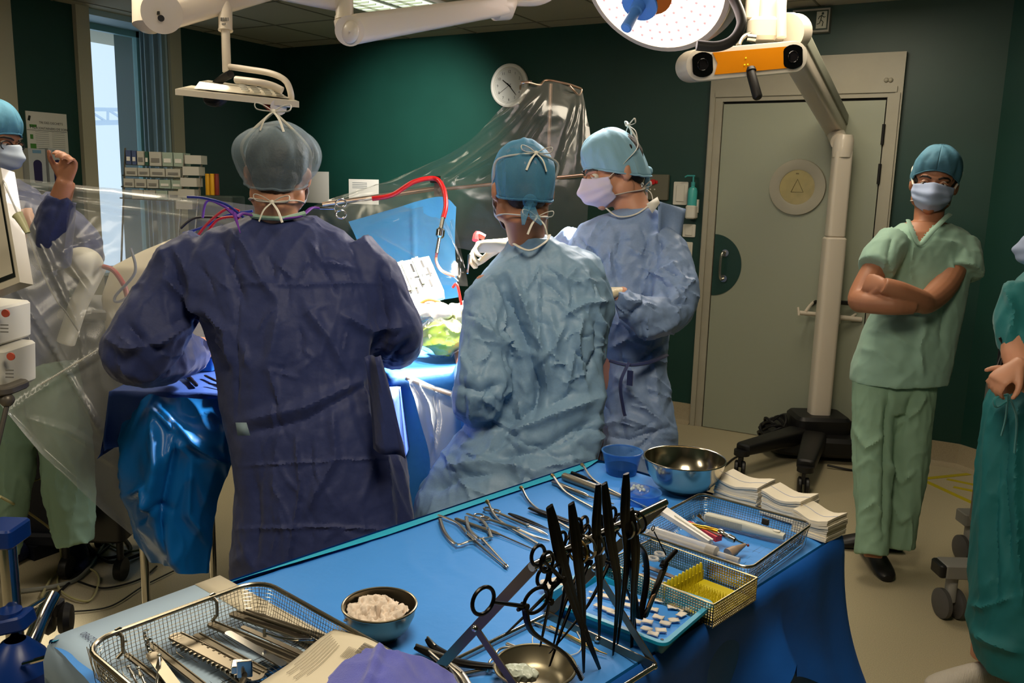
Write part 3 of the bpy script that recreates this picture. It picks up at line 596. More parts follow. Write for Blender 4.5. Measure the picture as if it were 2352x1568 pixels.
def cloth(mb, voxel_size=.0075, smooth=5, strokes=(), drape=.012, crumple=.0, aniso=(7, 7, 2), seed=0, cr_sc=9, fine=.002):
    vs, fs = voxel(mb, voxel_size, smooth); N = vnorm(vs, fs)
    wp = np.stack([nz(vs, 3, 5+seed), nz(vs, 3, 25+seed), nz(vs, 3, 45+seed)], 1)*.09
    Q = vs+wp; a = nz(Q, aniso, seed); b = nz(Q, np.array(aniso)*2.1, seed+9)
    h = drape*((1-np.abs(a)*2.6)**2-.45)*.8+drape*.45*((1-np.abs(b)*2.6)**2-.45)
    if crumple: h += crumple*(np.minimum(vor(Q, cr_sc, seed), .5)-.25)*2+crumple*.5*(np.minimum(vor(Q, cr_sc*2.1, seed+3), .5)-.25)*2
    if fine: h += fine*nz(vs, 38, seed)
    if strokes: h = h*.8+strokes_h(vs, N, strokes)
    vs = vs+N*h[:, None]; return vs, fs
def crinkle(x0, y0, x1, y1, n, ang, sp, ln, wd, amp, seed):
    R = random.Random(seed); out = []
    for _ in range(n):
        x, y = R.uniform(x0, x1), R.uniform(y0, y1); a = math.radians(R.gauss(ang, sp)); L = R.uniform(.5, 1)*ln; b = a+R.uniform(-.5, .5)
        out.append(([(x, y), (x+math.cos(a)*L*.5, y+math.sin(a)*L*.5), (x+math.cos(a)*L*.5+math.cos(b)*L*.5, y+math.sin(a)*L*.5+math.sin(b)*L*.5)], R.uniform(.6, 1.2)*wd, R.choice((-1, 1))*R.uniform(.5, 1)*amp))
    return out
def rows(mb, R, n=36, e=.85):
    """level cloth rings: (y px, left px, right px, distance, half depth m)"""
    rings = []
    for y, xl, xr, d, t in R:
        a, b = D(xl, y, d), D(xr, y, d); c = (a+b)/2; u = (b-a)/2; v = np.cross([0, 0, 1.], u/np.linalg.norm(u))*t
        rings.append([c+u*math.copysign(abs(math.cos(k))**e, math.cos(k))+v*math.copysign(abs(math.sin(k))**e, math.sin(k)) for k in [2*math.pi*j/n for j in range(n)]])
    return mb.rings(rings)
def limb(mb, pts, n=16):
    """(x, y, distance, radius px)"""
    return mb.tube(spline([D(x, y, d) for x, y, d, r in pts], 4), [v[0] for v in spline([(r*d/F,) for x, y, d, r in pts], 4)], n)
M_SKIN = mat('skin', (206, 148, 118), .5, sss=.08, var=(14, .08)); M_SKIN2 = mat('skin_tan', (178, 122, 92), .5, sss=.08, var=(14, .08))
M_HAIR = mat('dark_hair', (26, 20, 17), .6, bump=(160, .6, .004))
M_MASK = mat('mask_fabric', (182, 196, 216), .8, bump=(700, .2, .001)); M_TIE = mat('tie_fabric', (216, 212, 200), .8)
M_EYE = mat('eye_white', (220, 214, 205), .2); M_IRIS = mat('iris', (44, 28, 18), .15)
M_NAVY = mat('navy_gown', (44, 54, 100), .6, spec=.35, sheen=.15, bump=(90, .18, .004), var=(120, .08))
M_BLUEG = mat('pale_blue_gown', (126, 158, 188), .50, spec=.45, bump=(70, .2, .004), var=(150, .06))
M_BLUEG2 = mat('pale_blue_gown_two', (132, 156, 196), .50, spec=.45, bump=(70, .2, .004), var=(150, .06))
M_CAPB = mat('blue_cap', (82, 150, 190), .75, bump=(60, .35, .004), alpha=(.20, .5, .9))
M_CAPG = mat('grey_cap', (150, 172, 186), .75, bump=(60, .35, .004), alpha=(.09, .4, .45))
M_CAPL = mat('light_blue_cap', (140, 184, 206), .75, bump=(60, .3, .004), alpha=(.88, .5, 1.0))
M_SCRUB = mat('mint_scrubs', (150, 186, 168), .8, sheen=.2, bump=(300, .2, .001)); M_SCRUB2 = mat('sage_trousers', (120, 148, 128), .8, bump=(300, .2, .001))
M_TEAL = mat('teal_gown', (26, 118, 122), .7, sheen=.2, bump=(200, .2, .001)); M_GLOVE = mat('latex_glove', (222, 208, 176), .4, spec=.5)
class Head:
    def __init__(s, C, f, up=(0, 0, 1), k=1.0):
        s.C = V3(C); s.y = V3(f).normalized(); up = V3(up); s.x = s.y.cross(up).normalized(); s.z = s.x.cross(s.y); s.k = k
        s.M = Matrix((s.x, s.y, s.z)).transposed()
    def p(s, x, y, z): return s.C+(s.x*x+s.y*y+s.z*z)*s.k
    def build(s, mb):
        k = s.k; E = lambda c, r: mb.ell(s.p(*c), [a*k for a in r], s.M, 24, 16)
        E((0, -.014, .035), (.076, .096, .088)); E((0, .022, -.03), (.062, .066, .075)); E((0, .045, -.07), (.04, .042, .038)); E((0, .068, -.09), (.022, .02, .02))
        E((0, .066, .022), (.052, .022, .018)); 
        for q in (-1, 1): E((q*.038, .056, -.028), (.026, .026, .026)); E((q*.076, -.012, -.014), (.010, .018, .026)); E((q*.079, -.018, -.002), (.008, .012, .012)); E((q*.054, .0, -.06), (.016, .034, .03))
        mb.tube([s.p(0, .078, .012), s.p(0, .094, -.012), s.p(0, .108, -.032), s.p(0, .098, -.042)], [.009*k, .010*k, .014*k, .008*k], 12)
        for q in (-1, 1): E((q*.012, .094, -.038), (.009, .012, .008))
        E((0, .088, -.062), (.024, .010, .006)); E((0, .086, -.072), (.020, .010, .007))
    def neck(s, mb, base, r=.056): mb.tube([s.p(0, -.01, -.02), s.p(0, -.02, -.08), V3(base)+(s.p(0, -.02, -.08)-V3(base))*.35, V3(base)], [.052*s.k, .054*s.k, r, r*1.12], 20)
    def eyes(s, root, gaze=(0, 1, 0)):
        g = (s.x*gaze[0]+s.y*gaze[1]+s.z*gaze[2]).normalized()
        for q in (-1, 1):
            c = s.p(q*.031, .0765, .002); m = MB(); m.ell(c, .0135*s.k, n=16, m=12); e = obj('eye', m, M_EYE, root)
            m = MB(); m.ell(c+g*.0085*s.k, (.0068*s.k, .0068*s.k, .0068*s.k), n=14, m=10); obj('iris', m, M_IRIS, e)
            m = MB(); m.tube([s.p(q*(.031+t*.016), .088-abs(t)*.004-(t*q > 0)*.004*abs(t), .0105-abs(t)*.006) for t in (-1, -.5, 0, .5, 1)], [.002, .0036, .004, .0036, .002], 8); obj('eyelid', m, M_SKIN2, root)
            m = MB(); m.tube([s.p(q*.012, .094, .022), s.p(q*.026, .092, .028), s.p(q*.042, .080, .027), s.p(q*.052, .068, .02)], [.003, .0042, .004, .002], 8); obj('eyebrow', m, M_HAIR, root)
    def mask(s, root, mt=M_MASK, wd=70, knot=True, zb=-.108, ties=True, hi=(0, -.11, .075), lo=(0, -.085, -.085), bow=True):
        P = []; n, m_ = 25, 17
        for i in range(n):
            v = i/(n-1); r_ = []
            for j in range(m_*2+1):
                a = math.radians(wd*(j/m_-1)); c = abs(a)/math.radians(wd); bell = math.exp(-(a/.42)**2); vv = math.sin(math.pi*min(1, v*1.05))
                rx = .074+.004*vv-.016*v**2*c; y = .016+math.cos(a)*(.080+.012*vv-.030*max(0, v-.7)/.3)+bell*(.026*math.exp(-((v-.38)/.32)**2)+.004)
                z = .006-.014*c*(1-v)+bell*.004*(1-v)+(zb-.006)*v*(1-.28*c)
                pl = .0035*math.cos(v*6*math.pi)*(1-c*.5)*vv+.003*math.sin(9*a+7*v)*c; r_.append(s.p(math.sin(a)*rx*(1+pl*4), y+pl, z))
            P.append(r_)
        m = MB(); m.grid(P); o = obj('face_mask', m, mt, root, solid=.002)
        if ties:
            for q in (-1, 1):
                top = P[1][0 if q < 0 else -1]; bot = P[-3][0 if q < 0 else -1]
                m = MB(); m.tube(spline([top, s.p(q*.082, -.02, .02), s.p(q*.078, -.075, .055), s.p(*hi)], 6), .0042, 8, flat=.35, up=s.z); obj('mask_tie', m, M_TIE, root)
                m = MB(); m.tube(spline([bot, s.p(q*.066, .0, -.075), s.p(q*.052, -.055, -.085), s.p(*lo)], 6), .0055, 8, flat=.35, up=s.z); obj('mask_tie', m, M_TIE, root)
            if bow:
                for hx in (hi, lo):
                    m = MB()
                    for q in (-1, 1):
                        h0 = V3(s.p(*hx)); m.tube(spline([h0, h0+s.x*q*.02*1.2+s.z*.012-s.y*.01, h0+s.x*q*.045+s.z*.016-s.y*.012, h0+s.x*q*.04-s.y*.01, h0], 5), .0035, 6, flat=.4)
                        m.tube(spline([h0, h0+s.x*q*.018-s.z*.025-s.y*.012, h0+s.x*q*.03-s.z*.055-s.y*.006], 5), .004, 6, flat=.35)
                    m.ell(h0, .007, n=10, m=6); obj('bow', m, M_TIE, root)
        return o
    def cap(s, root, mt, puff=.08, zf=.042, zb=-.035, top=.14, pleat=.03, seed=0, k=14, rx=.08, ry=.101, sag=0, name='surgical_cap'):
        P = []; n, mm = 34, 96
        for i in range(n+1):
            t = i/n; th = t*math.pi/2; r_ = []
            for j in range(mm):
                ph = 2*math.pi*j/mm; f_ = (math.cos(ph)+1)/2; zz = zb+(zf-zb)*f_**1.3
                bul = 1+puff*math.sin(math.pi*min(1, t*1.02))**.8*(1.15 if math.cos(ph) < 0 else .8)
                nn = noise.noise(Vector((math.cos(ph)*2+seed, math.sin(ph)*2, t*2.5))); n2 = noise.noise(Vector((math.cos(ph)*k/3+seed, math.sin(ph)*k/3, t*1.3)))
                pl = 1+pleat*(.5*math.sin(k*ph+4*nn)+1.6*(1-abs(n2)*2)-.8)*min(1, t*1.5)+pleat*nn*1.5
                r = math.sin(th)**.85*bul*pl; z = zz+(top*(1+.03*nn)-zz)*math.cos(th)**.9-sag*math.sin(math.pi*t)*(1-f_)
                r_.append(s.p(math.sin(ph)*rx*r, -.012+math.cos(ph)*ry*r, z))
            P.append(r_+[r_[0]])
        m = MB(); m.grid(P); o = obj(name, m, mt, root, solid=.0012)
        m = MB(); m.tube(P[-1], .0032, 8); obj('cap_hem', m, mt, o); return o
    def hair(s, root, k=1.02, cut=None):
        m = MB(); R = s.k*k; m.ell(s.p(0, -.02, .032), (.079*R, .094*R, .091*R), s.M, 28, 18); m.ell(s.p(0, -.055, -.03), (.058*R, .045*R, .045*R), s.M, 24, 14); vs, fs = voxel(m, .006, 3)
        vs = vs+vnorm(vs, fs)*(nz(vs, (90, 90, 30))*.003)[:, None]; obj('hair', (vs, fs), M_HAIR, root)
def hand(mb, w_, d, n, side=1, curl=.5, k=1.0, spread=.12):
    """w_ wrist, d towards the fingers, n out of the palm, side=+1 puts the thumb on d x n side"""
    w_ = V3(w_); d = V3(d).normalized(); n = V3(n); n = (n-n.dot(d)*d).normalized(); l = d.cross(n)*side
    mb.rings([[w_+d*a*k+l*(math.cos(t)*b*k)+n*(math.sin(t)*c*k) for t in [2*math.pi*j/16 for j in range(16)]] for a, b, c in ((-.02, .027, .021), (.0, .028, .02), (.03, .038, .017), (.065, .043, .015), (.088, .041, .012), (.095, .034, .008))])
    for i, (o, L, r) in enumerate(((.030, .072, .0088), (.010, .080, .0092), (-.011, .074, .0088), (-.031, .058, .0078))):
        p = w_+(d*.08+l*o)*k; a = l*(o*spread*9); dd = (d+a*.6).normalized(); pts = [p-dd*.02*k]; c_ = curl*(1+.08*i)
        ang = 0; q = p
        for j, fr in enumerate((0, .44, .32, .24)):
            if j: q = q+(dd*math.cos(ang)+n*math.sin(ang))*L*fr*k
            pts.append(q); ang += c_*(.8, 1.1, .7, 0)[j]
        mb.tube(spline(pts, 3), [v[0] for v in spline([(r*k,), (r*k,), (r*.96*k,), (r*.9*k,), (r*.72*k,)], 3)], 10); mb.ell(q, r*.74*k, n=10, m=6)
    t0 = w_+(d*.018+l*.026)*k; td = (d*.75+l*.62+n*.25).normalized(); t1 = t0+td*.042*k; t2 = t1+(td+d*.4+n*curl*.5).normalized()*.032*k; t3 = t2+(td*.5+d+n*curl*.6-l*.2).normalized()*.026*k
    mb.tube(spline([t0-td*.01, t1, t2, t3], 3), [v[0] for v in spline([(.015*k,), (.0125*k,), (.0108*k,), (.0085*k,)], 3)], 10); mb.ell(t3, .0088*k, n=10, m=6)
def feet(root, pts, mt, dirs, name='shoe', L=.27):
    for p, d in zip(pts, dirs):
        p = V3((p[0], p[1], 0)); d = V3(d).normalized(); s_ = Vector((-d.y, d.x, 0)); R = []
        for a, wd, h in ((-.32, .026, .05), (-.28, .036, .085), (-.1, .038, .10), (.15, .040, .09), (.4, .048, .065), (.6, .043, .048), (.68, .02, .03)):
            c = p+d*a*L; R.append([c+s_*(math.cos(t)*wd)+Vector((0, 0, max(.0, h*.5+math.sin(t)*h*.5))) for t in [2*math.pi*j/20 for j in range(20)]])
        m = MB(); m.rings(R); obj(name, m, mt, root, subsurf=1)
def dirv(r, a, z=0): return RT*r+AW*a+UPZ*z
# ---------- surgeon in navy gown (seen from behind) ----------
s1 = thing('person', (*D(640, 900, 2.42)[:2], 0), 'person in dark blue gown and grey hair cap seen from behind', 'person')
h1 = Head(D(640, 398, 2.36), dirv(-.12, 1, -.30), dirv(.0, .25, 1), 1.06)
d = 2.40
m = MB(); h1.build(m); h1.neck(m, D(637, 540, 2.43), .058)
rows(m, [(545, 560, 720, d, .06), (590, 440, 840, d, .08), (800, 500, 800, d, .09), (1100, 590, 850, d, .10)])
for X in (650, 770): q = D(X, 1000, d); m.tube([q, (q[0], q[1], .1)], [.075, .045], 14)
aL = [(440, 610, 2.4, 45), (370, 720, 2.38, 42), (300, 790, 2.36, 42), (380, 815, 2.6, 34), (470, 800, 2.78, 28)]; aR = [(840, 610, 2.42, 45), (885, 720, 2.44, 42), (915, 780, 2.48, 40), (900, 800, 2.66, 30), (860, 790, 2.85, 26)]
limb(m, aL); limb(m, aR)
for a_, sd in ((aL, 1), (aR, -1)): e = D(*a_[-1][:3]); p_ = D(*a_[-2][:3]); hand(m, e, V3(e-p_), dirv(0, 0, -1), sd, .5)
obj('body', voxel(m, .007, 2), M_SKIN, s1)
m = MB()
rows(m, [(492, 590, 700, 2.40, .07), (505, 545, 735, d, .085), (530, 470, 790, d, .10), (575, 420, 845, d, .12), (650, 400, 880, d, .14), (740, 470, 880, d, .155), (850, 505, 868, d, .165), (920, 517, 890, d, .175), (1000, 530, 915, d, .185), (1100, 545, 938, d, .20), (1200, 540, 952, d, .21), (1330, 540, 955, d, .22), (1480, 545, 960, d, .225)])
limb(m, [(480, 570, 2.4, 62), (425, 625, 2.4, 78), (385, 700, 2.38, 82), (335, 780, 2.34, 86), (310, 812, 2.34, 76), (375, 812, 2.50, 74), (430, 812, 2.60, 50), (460, 800, 2.68, 30)])
limb(m, [(800, 575, 2.42, 62), (850, 640, 2.42, 72), (880, 710, 2.44, 72), (905, 765, 2.46, 70), (900, 790, 2.6, 60), (880, 800, 2.78, 36)])
S1 = [([(520, 520), (560, 560), (600, 640), (640, 690)], 14, .014), ([(500, 540), (540, 640), (560, 700)], 12, -.014), ([(350, 600), (400, 570), (440, 640)], 16, .014),
      ([(380, 640), (440, 700), (470, 730)], 10, .02), ([(400, 600), (420, 690), (470, 760)], 12, -.016), ([(245, 775), (290, 800), (360, 790), (440, 740)], 12, .018), ([(260, 830), (330, 870), (420, 850), (470, 800)], 16, .012),
      ([(290, 740), (330, 790), (380, 805)], 12, -.016), ([(470, 730), (480, 790), (520, 850)], 14, -.022), ([(460, 700), (520, 760), (530, 850)], 12, .018), ([(545, 640), (545, 800), (540, 960)], 4, -.006), ([(530, 650), (700, 655), (880, 650)], 4, .005),
      ([(540, 970), (700, 935), (860, 860)], 14, .011), ([(545, 1000), (700, 965), (850, 880)], 12, -.009), ([(540, 1215), (740, 1210), (945, 1220)], 4, .006), ([(545, 1070), (740, 1060), (925, 1050)], 3, .005),
      ([(880, 620), (890, 740), (860, 850)], 16, -.022), ([(700, 700), (760, 780), (800, 860)], 14, .013), ([(780, 720), (850, 760), (930, 750)], 12, .014), ([(860, 800), (880, 850), (950, 780)], 12, -.012),
      ([(830, 860), (840, 950), (880, 1050), (900, 1180)], 12, .018), ([(850, 850), (870, 950), (910, 1080)], 10, -.015), ([(760, 920), (770, 1050), (700, 1180)], 12, .012), ([(640, 700), (620, 850), (640, 930)], 14, .010),
      ([(700, 540), (740, 600), (820, 620)], 10, .010), ([(900, 1020), (930, 1120), (945, 1220)], 10, .012), ([(580, 1080), (590, 1200), (580, 1320)], 10, -.01), ([(680, 1000), (690, 1120), (660, 1300)], 5, .008)]
g1 = obj('gown', cloth(m, .0068, 5, S1+crinkle(260, 560, 930, 900, 46, 70, 35, 90, 5, .006, 1)+crinkle(540, 900, 930, 1300, 22, 85, 12, 160, 6, .005, 2), .011, .003, (6, 6, 1.6), 1, 6), M_NAVY, s1)
m = MB(); P = []
for i in range(12):
    v = i/11; a_, b_ = D(838+20*v, 820+210*v, 2.20), D(875+55*v, 815+240*v, 2.16); P.append([a_+(b_-a_)*u+AW*.02*math.sin(u*6+v*3) for u in np.linspace(0, 1, 8)])
m.grid([[V3(p) for p in r] for r in P]); obj('gown_tie_panel', m, M_NAVY, s1, solid=.002)
m = MB(); P = [[V3(D(548+30*u+2*v, 498+14*v+14*math.sin(u*3.1), 2.27+.01*u)) for u in np.linspace(-.9, .1, 8)] for v in np.linspace(0, 1, 5)]
m.tube(spline([D(545, 500, 2.3), D(560, 490, 2.32), D(600, 500, 2.32), D(640, 502, 2.31), D(690, 496, 2.33), D(715, 478, 2.4), D(732, 478, 2.42)], 6), .007, 8, flat=.5); obj('neck_binding', m, mat('purple_binding', (110, 50, 160), .7), s1)
m = MB(); m.tube(spline([D(580, 496, 2.33), D(620, 500, 2.31), D(660, 500, 2.32), D(700, 490, 2.34)], 6), .012, 8, flat=.6); obj('undershirt_collar', m, M_SCRUB, s1)
m = MB(); m.tube([D(538, 490, 2.3), D(552, 535, 2.27)], [.006, .001], 6); m.tube([D(520, 478, 2.31), D(545, 500, 2.3)], .004, 6); obj('neck_tie', m, MATS['purple_binding'], s1)
m = MB(); m.add([D(541, 970, 2.17), D(566, 970, 2.165), D(575, 1000, 2.165), D(546, 1000, 2.165)], [(0, 1, 2, 3)]); obj('paper_tab', m, mat('tabgrey', (120, 140, 150), .7), s1, solid=.001)
h1.hair(s1, 1.0); h1.mask(s1, hi=(.0, -.125, .118), lo=(0, -.075, -.098)); h1.cap(s1, M_CAPG, .60, .045, -.075, .137, .05, 3, 9, .076, .098, .02)
m = MB(); [m.tube([V3((*D(X, 1000, d)[:2], .7)), V3((*D(X, 1000, d)[:2], .08))], [.11, .085], 16) for X in (650, 770)]; obj('trousers', cloth(m, .012, 3, (), .008, 0, (7, 7, 2), 5), M_SCRUB2, s1)
feet(s1, [D(600, 1400, 2.4), D(800, 1400, 2.45)], M_BLK, [AW, AW])
# ---------- seated surgeon in pale blue gown ----------
d = 2.66
s2 = thing('person', (*D(1230, 900, d)[:2], 0), 'person in pale blue gown with blue cap and white bow seen from behind', 'person')
h2 = Head(D(1199, 436, 2.60), dirv(-.22, 1, -.32), dirv(-.02, .3, 1), 1.13)
m = MB(); h2.build(m); h2.neck(m, D(1215, 590, 2.67), .056)
rows(m, [(575, 1160, 1300, d, .06), (620, 1120, 1370, d, .08), (800, 1150, 1360, d, .09), (1050, 1120, 1340, d, .12)])
aL = [(1130, 640, 2.62, 36), (1112, 780, 2.58, 36), (1105, 900, 2.58, 34), (1080, 860, 2.85, 28), (1060, 790, 3.0, 22)]; aR = [(1350, 640, 2.66, 34), (1360, 760, 2.66, 34), (1350, 830, 2.68, 32), (1280, 800, 2.92, 26), (1200, 760, 3.05, 22)]
limb(m, aL); limb(m, aR)
for a_, sd in ((aL, 1), (aR, -1)): e = D(*a_[-1][:3]); p_ = D(*a_[-2][:3]); hand(m, e, V3(e-p_), dirv(0, 0, -1), sd, .5)
hp = D(1225, 1060, d)
for sx in (-1, 1):
    kn = V3(hp)+dirv(sx*.2, .35, -.02); m.tube([V3(hp)+dirv(sx*.1, 0, 0), kn], [.08, .06], 14); m.tube([kn, kn+dirv(0, .02, .12-kn.z)], [.055, .04], 14)
obj('body', voxel(m, .007, 2), M_SKIN2, s2)
m = MB()
rows(m, [(542, 1175, 1262, 2.62, .075), (556, 1168, 1285, 2.64, .085), (570, 1158, 1325, d, .095), (590, 1135, 1378, d, .105), (620, 1108, 1392, d, .12), (660, 1085, 1402, d, .13), (720, 1095, 1398, d, .15), (800, 1110, 1388, d, .16), (880, 1120, 1386, d, .16), (950, 1085, 1388, d, .18), (1010, 1040, 1380, d, .21), (1070, 1000, 1366, d, .25), (1130, 958, 1345, d, .28), (1200, 945, 1325, d, .30), (1300, 940, 1310, d, .30)])
limb(m, [(1172, 640, 2.64, 46), (1128, 690, 2.6, 60), (1114, 765, 2.56, 55), (1112, 850, 2.54, 66), (1108, 905, 2.53, 70), (1096, 912, 2.68, 60), (1080, 850, 2.86, 38)])
limb(m, [(1330, 610, 2.66, 50), (1352, 680, 2.66, 58), (1350, 760, 2.66, 52), (1345, 830, 2.68, 46), (1300, 820, 2.86, 36)])
S2 = [([(1150, 640), (1180, 720), (1215, 810), (1240, 890), (1225, 960)], 12, -.030), ([(1180, 640), (1212, 720), (1245, 800), (1258, 900)], 10, .024), ([(1240, 600), (1240, 760), (1235, 900)], 3, .007), ([(1080, 720), (1140, 780), (1240, 820)], 14, .018),
      ([(1065, 680), (1120, 640), (1180, 620)], 12, .012), ([(1170, 900), (1175, 960), (1140, 1030)], 14, -.02), ([(1040, 880), (1100, 900), (1160, 880)], 12, -.012), ([(1060, 800), (1080, 860), (1060, 900)], 12, .012),
      ([(1230, 860), (1230, 930), (1180, 970)], 14, -.024), ([(1300, 740), (1270, 800), (1220, 850)], 8, .012), ([(1340, 720), (1320, 800), (1300, 900)], 8, .015), ([(1290, 730), (1340, 700), (1400, 690)], 8, .013), ([(1320, 740), (1330, 830), (1350, 900)], 7, .013),
      ([(1370, 720), (1375, 800), (1340, 880)], 8, -.015), ([(1330, 600), (1370, 690), (1390, 780)], 10, .012), ([(1270, 620), (1300, 640), (1330, 610)], 8, .009), ([(1260, 700), (1280, 780), (1270, 860)], 10, .010),
      ([(1150, 1000), (1250, 960), (1380, 910)], 14, .018), ([(1120, 1060), (1250, 1030), (1370, 960)], 14, -.016), ([(1000, 1080), (1120, 1060), (1230, 1080), (1350, 1050)], 12, .016), ([(980, 1130), (1060, 1090), (1120, 1090)], 12, -.016), ([(1030, 1000), (1010, 1080), (960, 1160)], 12, .014),
      ([(1380, 850), (1370, 950), (1365, 1040)], 10, .012), ([(1200, 1000), (1180, 1060), (1200, 1120)], 10, .012)]
obj('gown', cloth(m, .0068, 4, S2+crinkle(1060, 600, 1400, 950, 80, 75, 40, 90, 4.5, .007, 3)+crinkle(960, 950, 1370, 1160, 45, 10, 35, 120, 6, .008, 4), .012, .004, (6, 6, 2), 7, 6), M_BLUEG, s2)
h2.hair(s2, .97); h2.mask(s2, hi=(.01, -.118, .062), lo=(.02, -.09, -.098)); h2.cap(s2, M_CAPB, .16, .04, -.062, .132, .035, 11, 8)
m = MB(); q = h2.p(.0, -.095, -.06); m.ell(q, (.022, .022, .022), n=12, m=8); m.tube([q, h2.p(.01, -.10, -.10), h2.p(.03, -.10, -.12)], [.012, .018, .006], 10, flat=.4); m.tube([q, h2.p(-.015, -.10, -.09), h2.p(-.02, -.105, -.125)], [.012, .015, .005], 10, flat=.4); obj('cap_knot', m, MATS['blue_cap'], s2)
m = MB(); m.tube(spline([D(1180, 560, 2.57), D(1215, 575, 2.53), D(1250, 558, 2.56), D(1262, 540, 2.6)], 6), .006, 8, flat=.5); obj('neck_binding', m, M_TIE, s2)
feet(s2, [V3(hp)+dirv(-.2, .38, 0), V3(hp)+dirv(.2, .38, 0)], M_BLK, [AW, AW])
st = thing('stool', (*D(1225, 1100, d)[:2], 0), 'black round stool under the person in the pale blue gown', 'stool'); sx_, sy_, sz_ = D(1215, 1165, d); tz = sz_
m = MB(); m.lathe([(0, -.06), (.17, -.06), (.185, -.04), (.185, -.01), (.17, 0), (0, 0)], (sx_, sy_, tz), n=32); obj('seat', m, M_BLK, st)
m = MB(); m.cyl((sx_, sy_, .1), (sx_, sy_, tz-.05), .025); obj('column', m, M_CHR, st)
for k in range(5):
    a = 2*math.pi*k/5; e = (sx_+math.cos(a)*.25, sy_+math.sin(a)*.25, .07); m = MB(); m.tube([(sx_, sy_, .11), e], [.022, .014], 8); lg = obj('leg', m, M_CHR, st); m = MB(); m.ell((e[0], e[1], .03), (.028, .015, .03), n=12, m=8); obj('caster', m, M_BLK, lg)
# ---------- standing surgeon, face in profile ----------
d = 3.05
s3 = thing('person', (*D(1450, 900, d)[:2], 0), 'person in pale blue gown standing in profile, face lit by the lamp', 'person')
h3 = Head(D(1408, 392, d), dirv(-1, -.28, -.38), dirv(-.2, 0, 1), 1.10)
m = MB(); h3.build(m); h3.neck(m, D(1462, 500, d+.02), .062)
rows(m, [(500, 1400, 1510, d, .07), (540, 1330, 1540, d, .09), (700, 1350, 1520, d, .09), (1000, 1400, 1530, d, .10)])
aL = [(1525, 580, 2.98, 30), (1548, 690, 2.92, 32), (1490, 720, 2.8, 27), (1420, 672, 2.74, 20)]; aR = [(1320, 560, 3.16, 30), (1270, 640, 3.2, 28), (1215, 620, 3.12, 22), (1160, 578, 3.02, 20)]
limb(m, aL); limb(m, aR)
for X in (1430, 1500): q = D(X, 1000, d); m.tube([q, (q[0], q[1], .1)], [.07, .045], 14)
obj('body', voxel(m, .006, 2), M_SKIN, s3)
m = MB(); e = D(1422, 673, 2.75); hand(m, e, dirv(-1, .05, .05), dirv(0, 0, -1), 1, .7); obj('glove', voxel(m, .003, 2), M_GLOVE, s3)
m = MB(); e = D(1158, 562, 3.02); hand(m, e, dirv(-1, -.15, -.1), dirv(0.0, -.5, -1), -1, .75, 1.08); limb(m, [(1158, 562, 3.02, 20), (1200, 592, 3.08, 22)]); obj('glove', voxel(m, .003, 2), M_GLOVE, s3)
m = MB()
rows(m, [(478, 1425, 1505, d, .07), (492, 1385, 1525, d, .085), (515, 1330, 1545, d, .10), (560, 1300, 1560, d, .12), (640, 1320, 1552, d, .135), (720, 1350, 1540, d, .14), (800, 1380, 1532, d, .145), (840, 1388, 1528, d, .145), (900, 1384, 1538, d, .16), (1000, 1372, 1552, d, .18), (1060, 1366, 1550, d, .19), (1180, 1362, 1552, d, .2)])
limb(m, [(1500, 545, 3.0, 44), (1535, 600, 2.98, 56), (1550, 660, 2.92, 56), (1545, 705, 2.88, 52), (1500, 728, 2.8, 46), (1450, 705, 2.74, 38), (1425, 680, 2.72, 24)])
limb(m, [(1330, 550, 3.14, 44), (1300, 580, 3.18, 46), (1260, 620, 3.2, 40), (1200, 605, 3.1, 30)])
S3 = [([(1520, 540), (1500, 620), (1470, 660)], 10, -.016), ([(1540, 560), (1500, 600), (1480, 650), (1470, 700)], 9, .015), ([(1560, 600), (1520, 620), (1480, 640)], 7, .012), ([(1600, 650), (1570, 640), (1540, 600)], 7, .012), ([(1590, 700), (1550, 690), (1510, 640)], 7, -.014),
      ([(1410, 660), (1440, 690), (1500, 700)], 8, .014), ([(1450, 760), (1500, 760), (1560, 740)], 10, .014), ([(1440, 740), (1480, 690), (1470, 650)], 8, -.014), ([(1410, 720), (1450, 770), (1520, 770)], 10, .012), ([(1400, 830), (1460, 835), (1530, 790)], 8, -.014), ([(1400, 850), (1450, 900), (1540, 1000)], 10, .014),
      ([(1430, 850), (1420, 950), (1440, 1030)], 10, -.012), ([(1500, 830), (1510, 930), (1545, 1000)], 10, .012), ([(1370, 980), (1440, 960), (1540, 1000)], 10, .012), ([(1380, 500), (1350, 560), (1340, 640)], 12, .012), ([(1430, 520), (1410, 600), (1420, 660)], 10, -.01), ([(1400, 800), (1440, 780), (1500, 800)], 8, .012), ([(1390, 1000), (1440, 1010), (1540, 980)], 8, -.012)]
obj('gown', cloth(m, .0068, 4, S3+crinkle(1300, 520, 1600, 800, 60, 60, 45, 70, 3.5, .007, 5)+crinkle(1370, 800, 1550, 1050, 40, 40, 50, 80, 4, .007, 6), .010, .004, (6, 6, 2), 17, 7), M_BLUEG2, s3)
m = MB(); P = []
for i in range(9):
    v = i/8; P.append([V3(D(1512+(63-v*20)*u, 462+18*u+(70+40*u)*v, d-.12+.06*u+.03*v*math.sin(u*5))) for u in np.linspace(0, 1, 9)])
m.grid(P); obj('back_flap', m, M_BLUEG2, s3, solid=.003)
m = MB(); m.tube(spline([D(1392, 478, 2.98), D(1420, 497, 2.95), D(1460, 492, 2.96), D(1495, 468, 2.98), D(1508, 455, 3.0)], 6), .004, 8, flat=.6); obj('neck_binding', m, M_TIE, s3)
m = MB(); m.add([D(1485, 468, 2.92), D(1510, 452, 2.93), D(1516, 466, 2.92), D(1498, 490, 2.91)], [(0, 1, 2, 3)]); obj('paper_tab', m, M_TIE, s3, solid=.001)
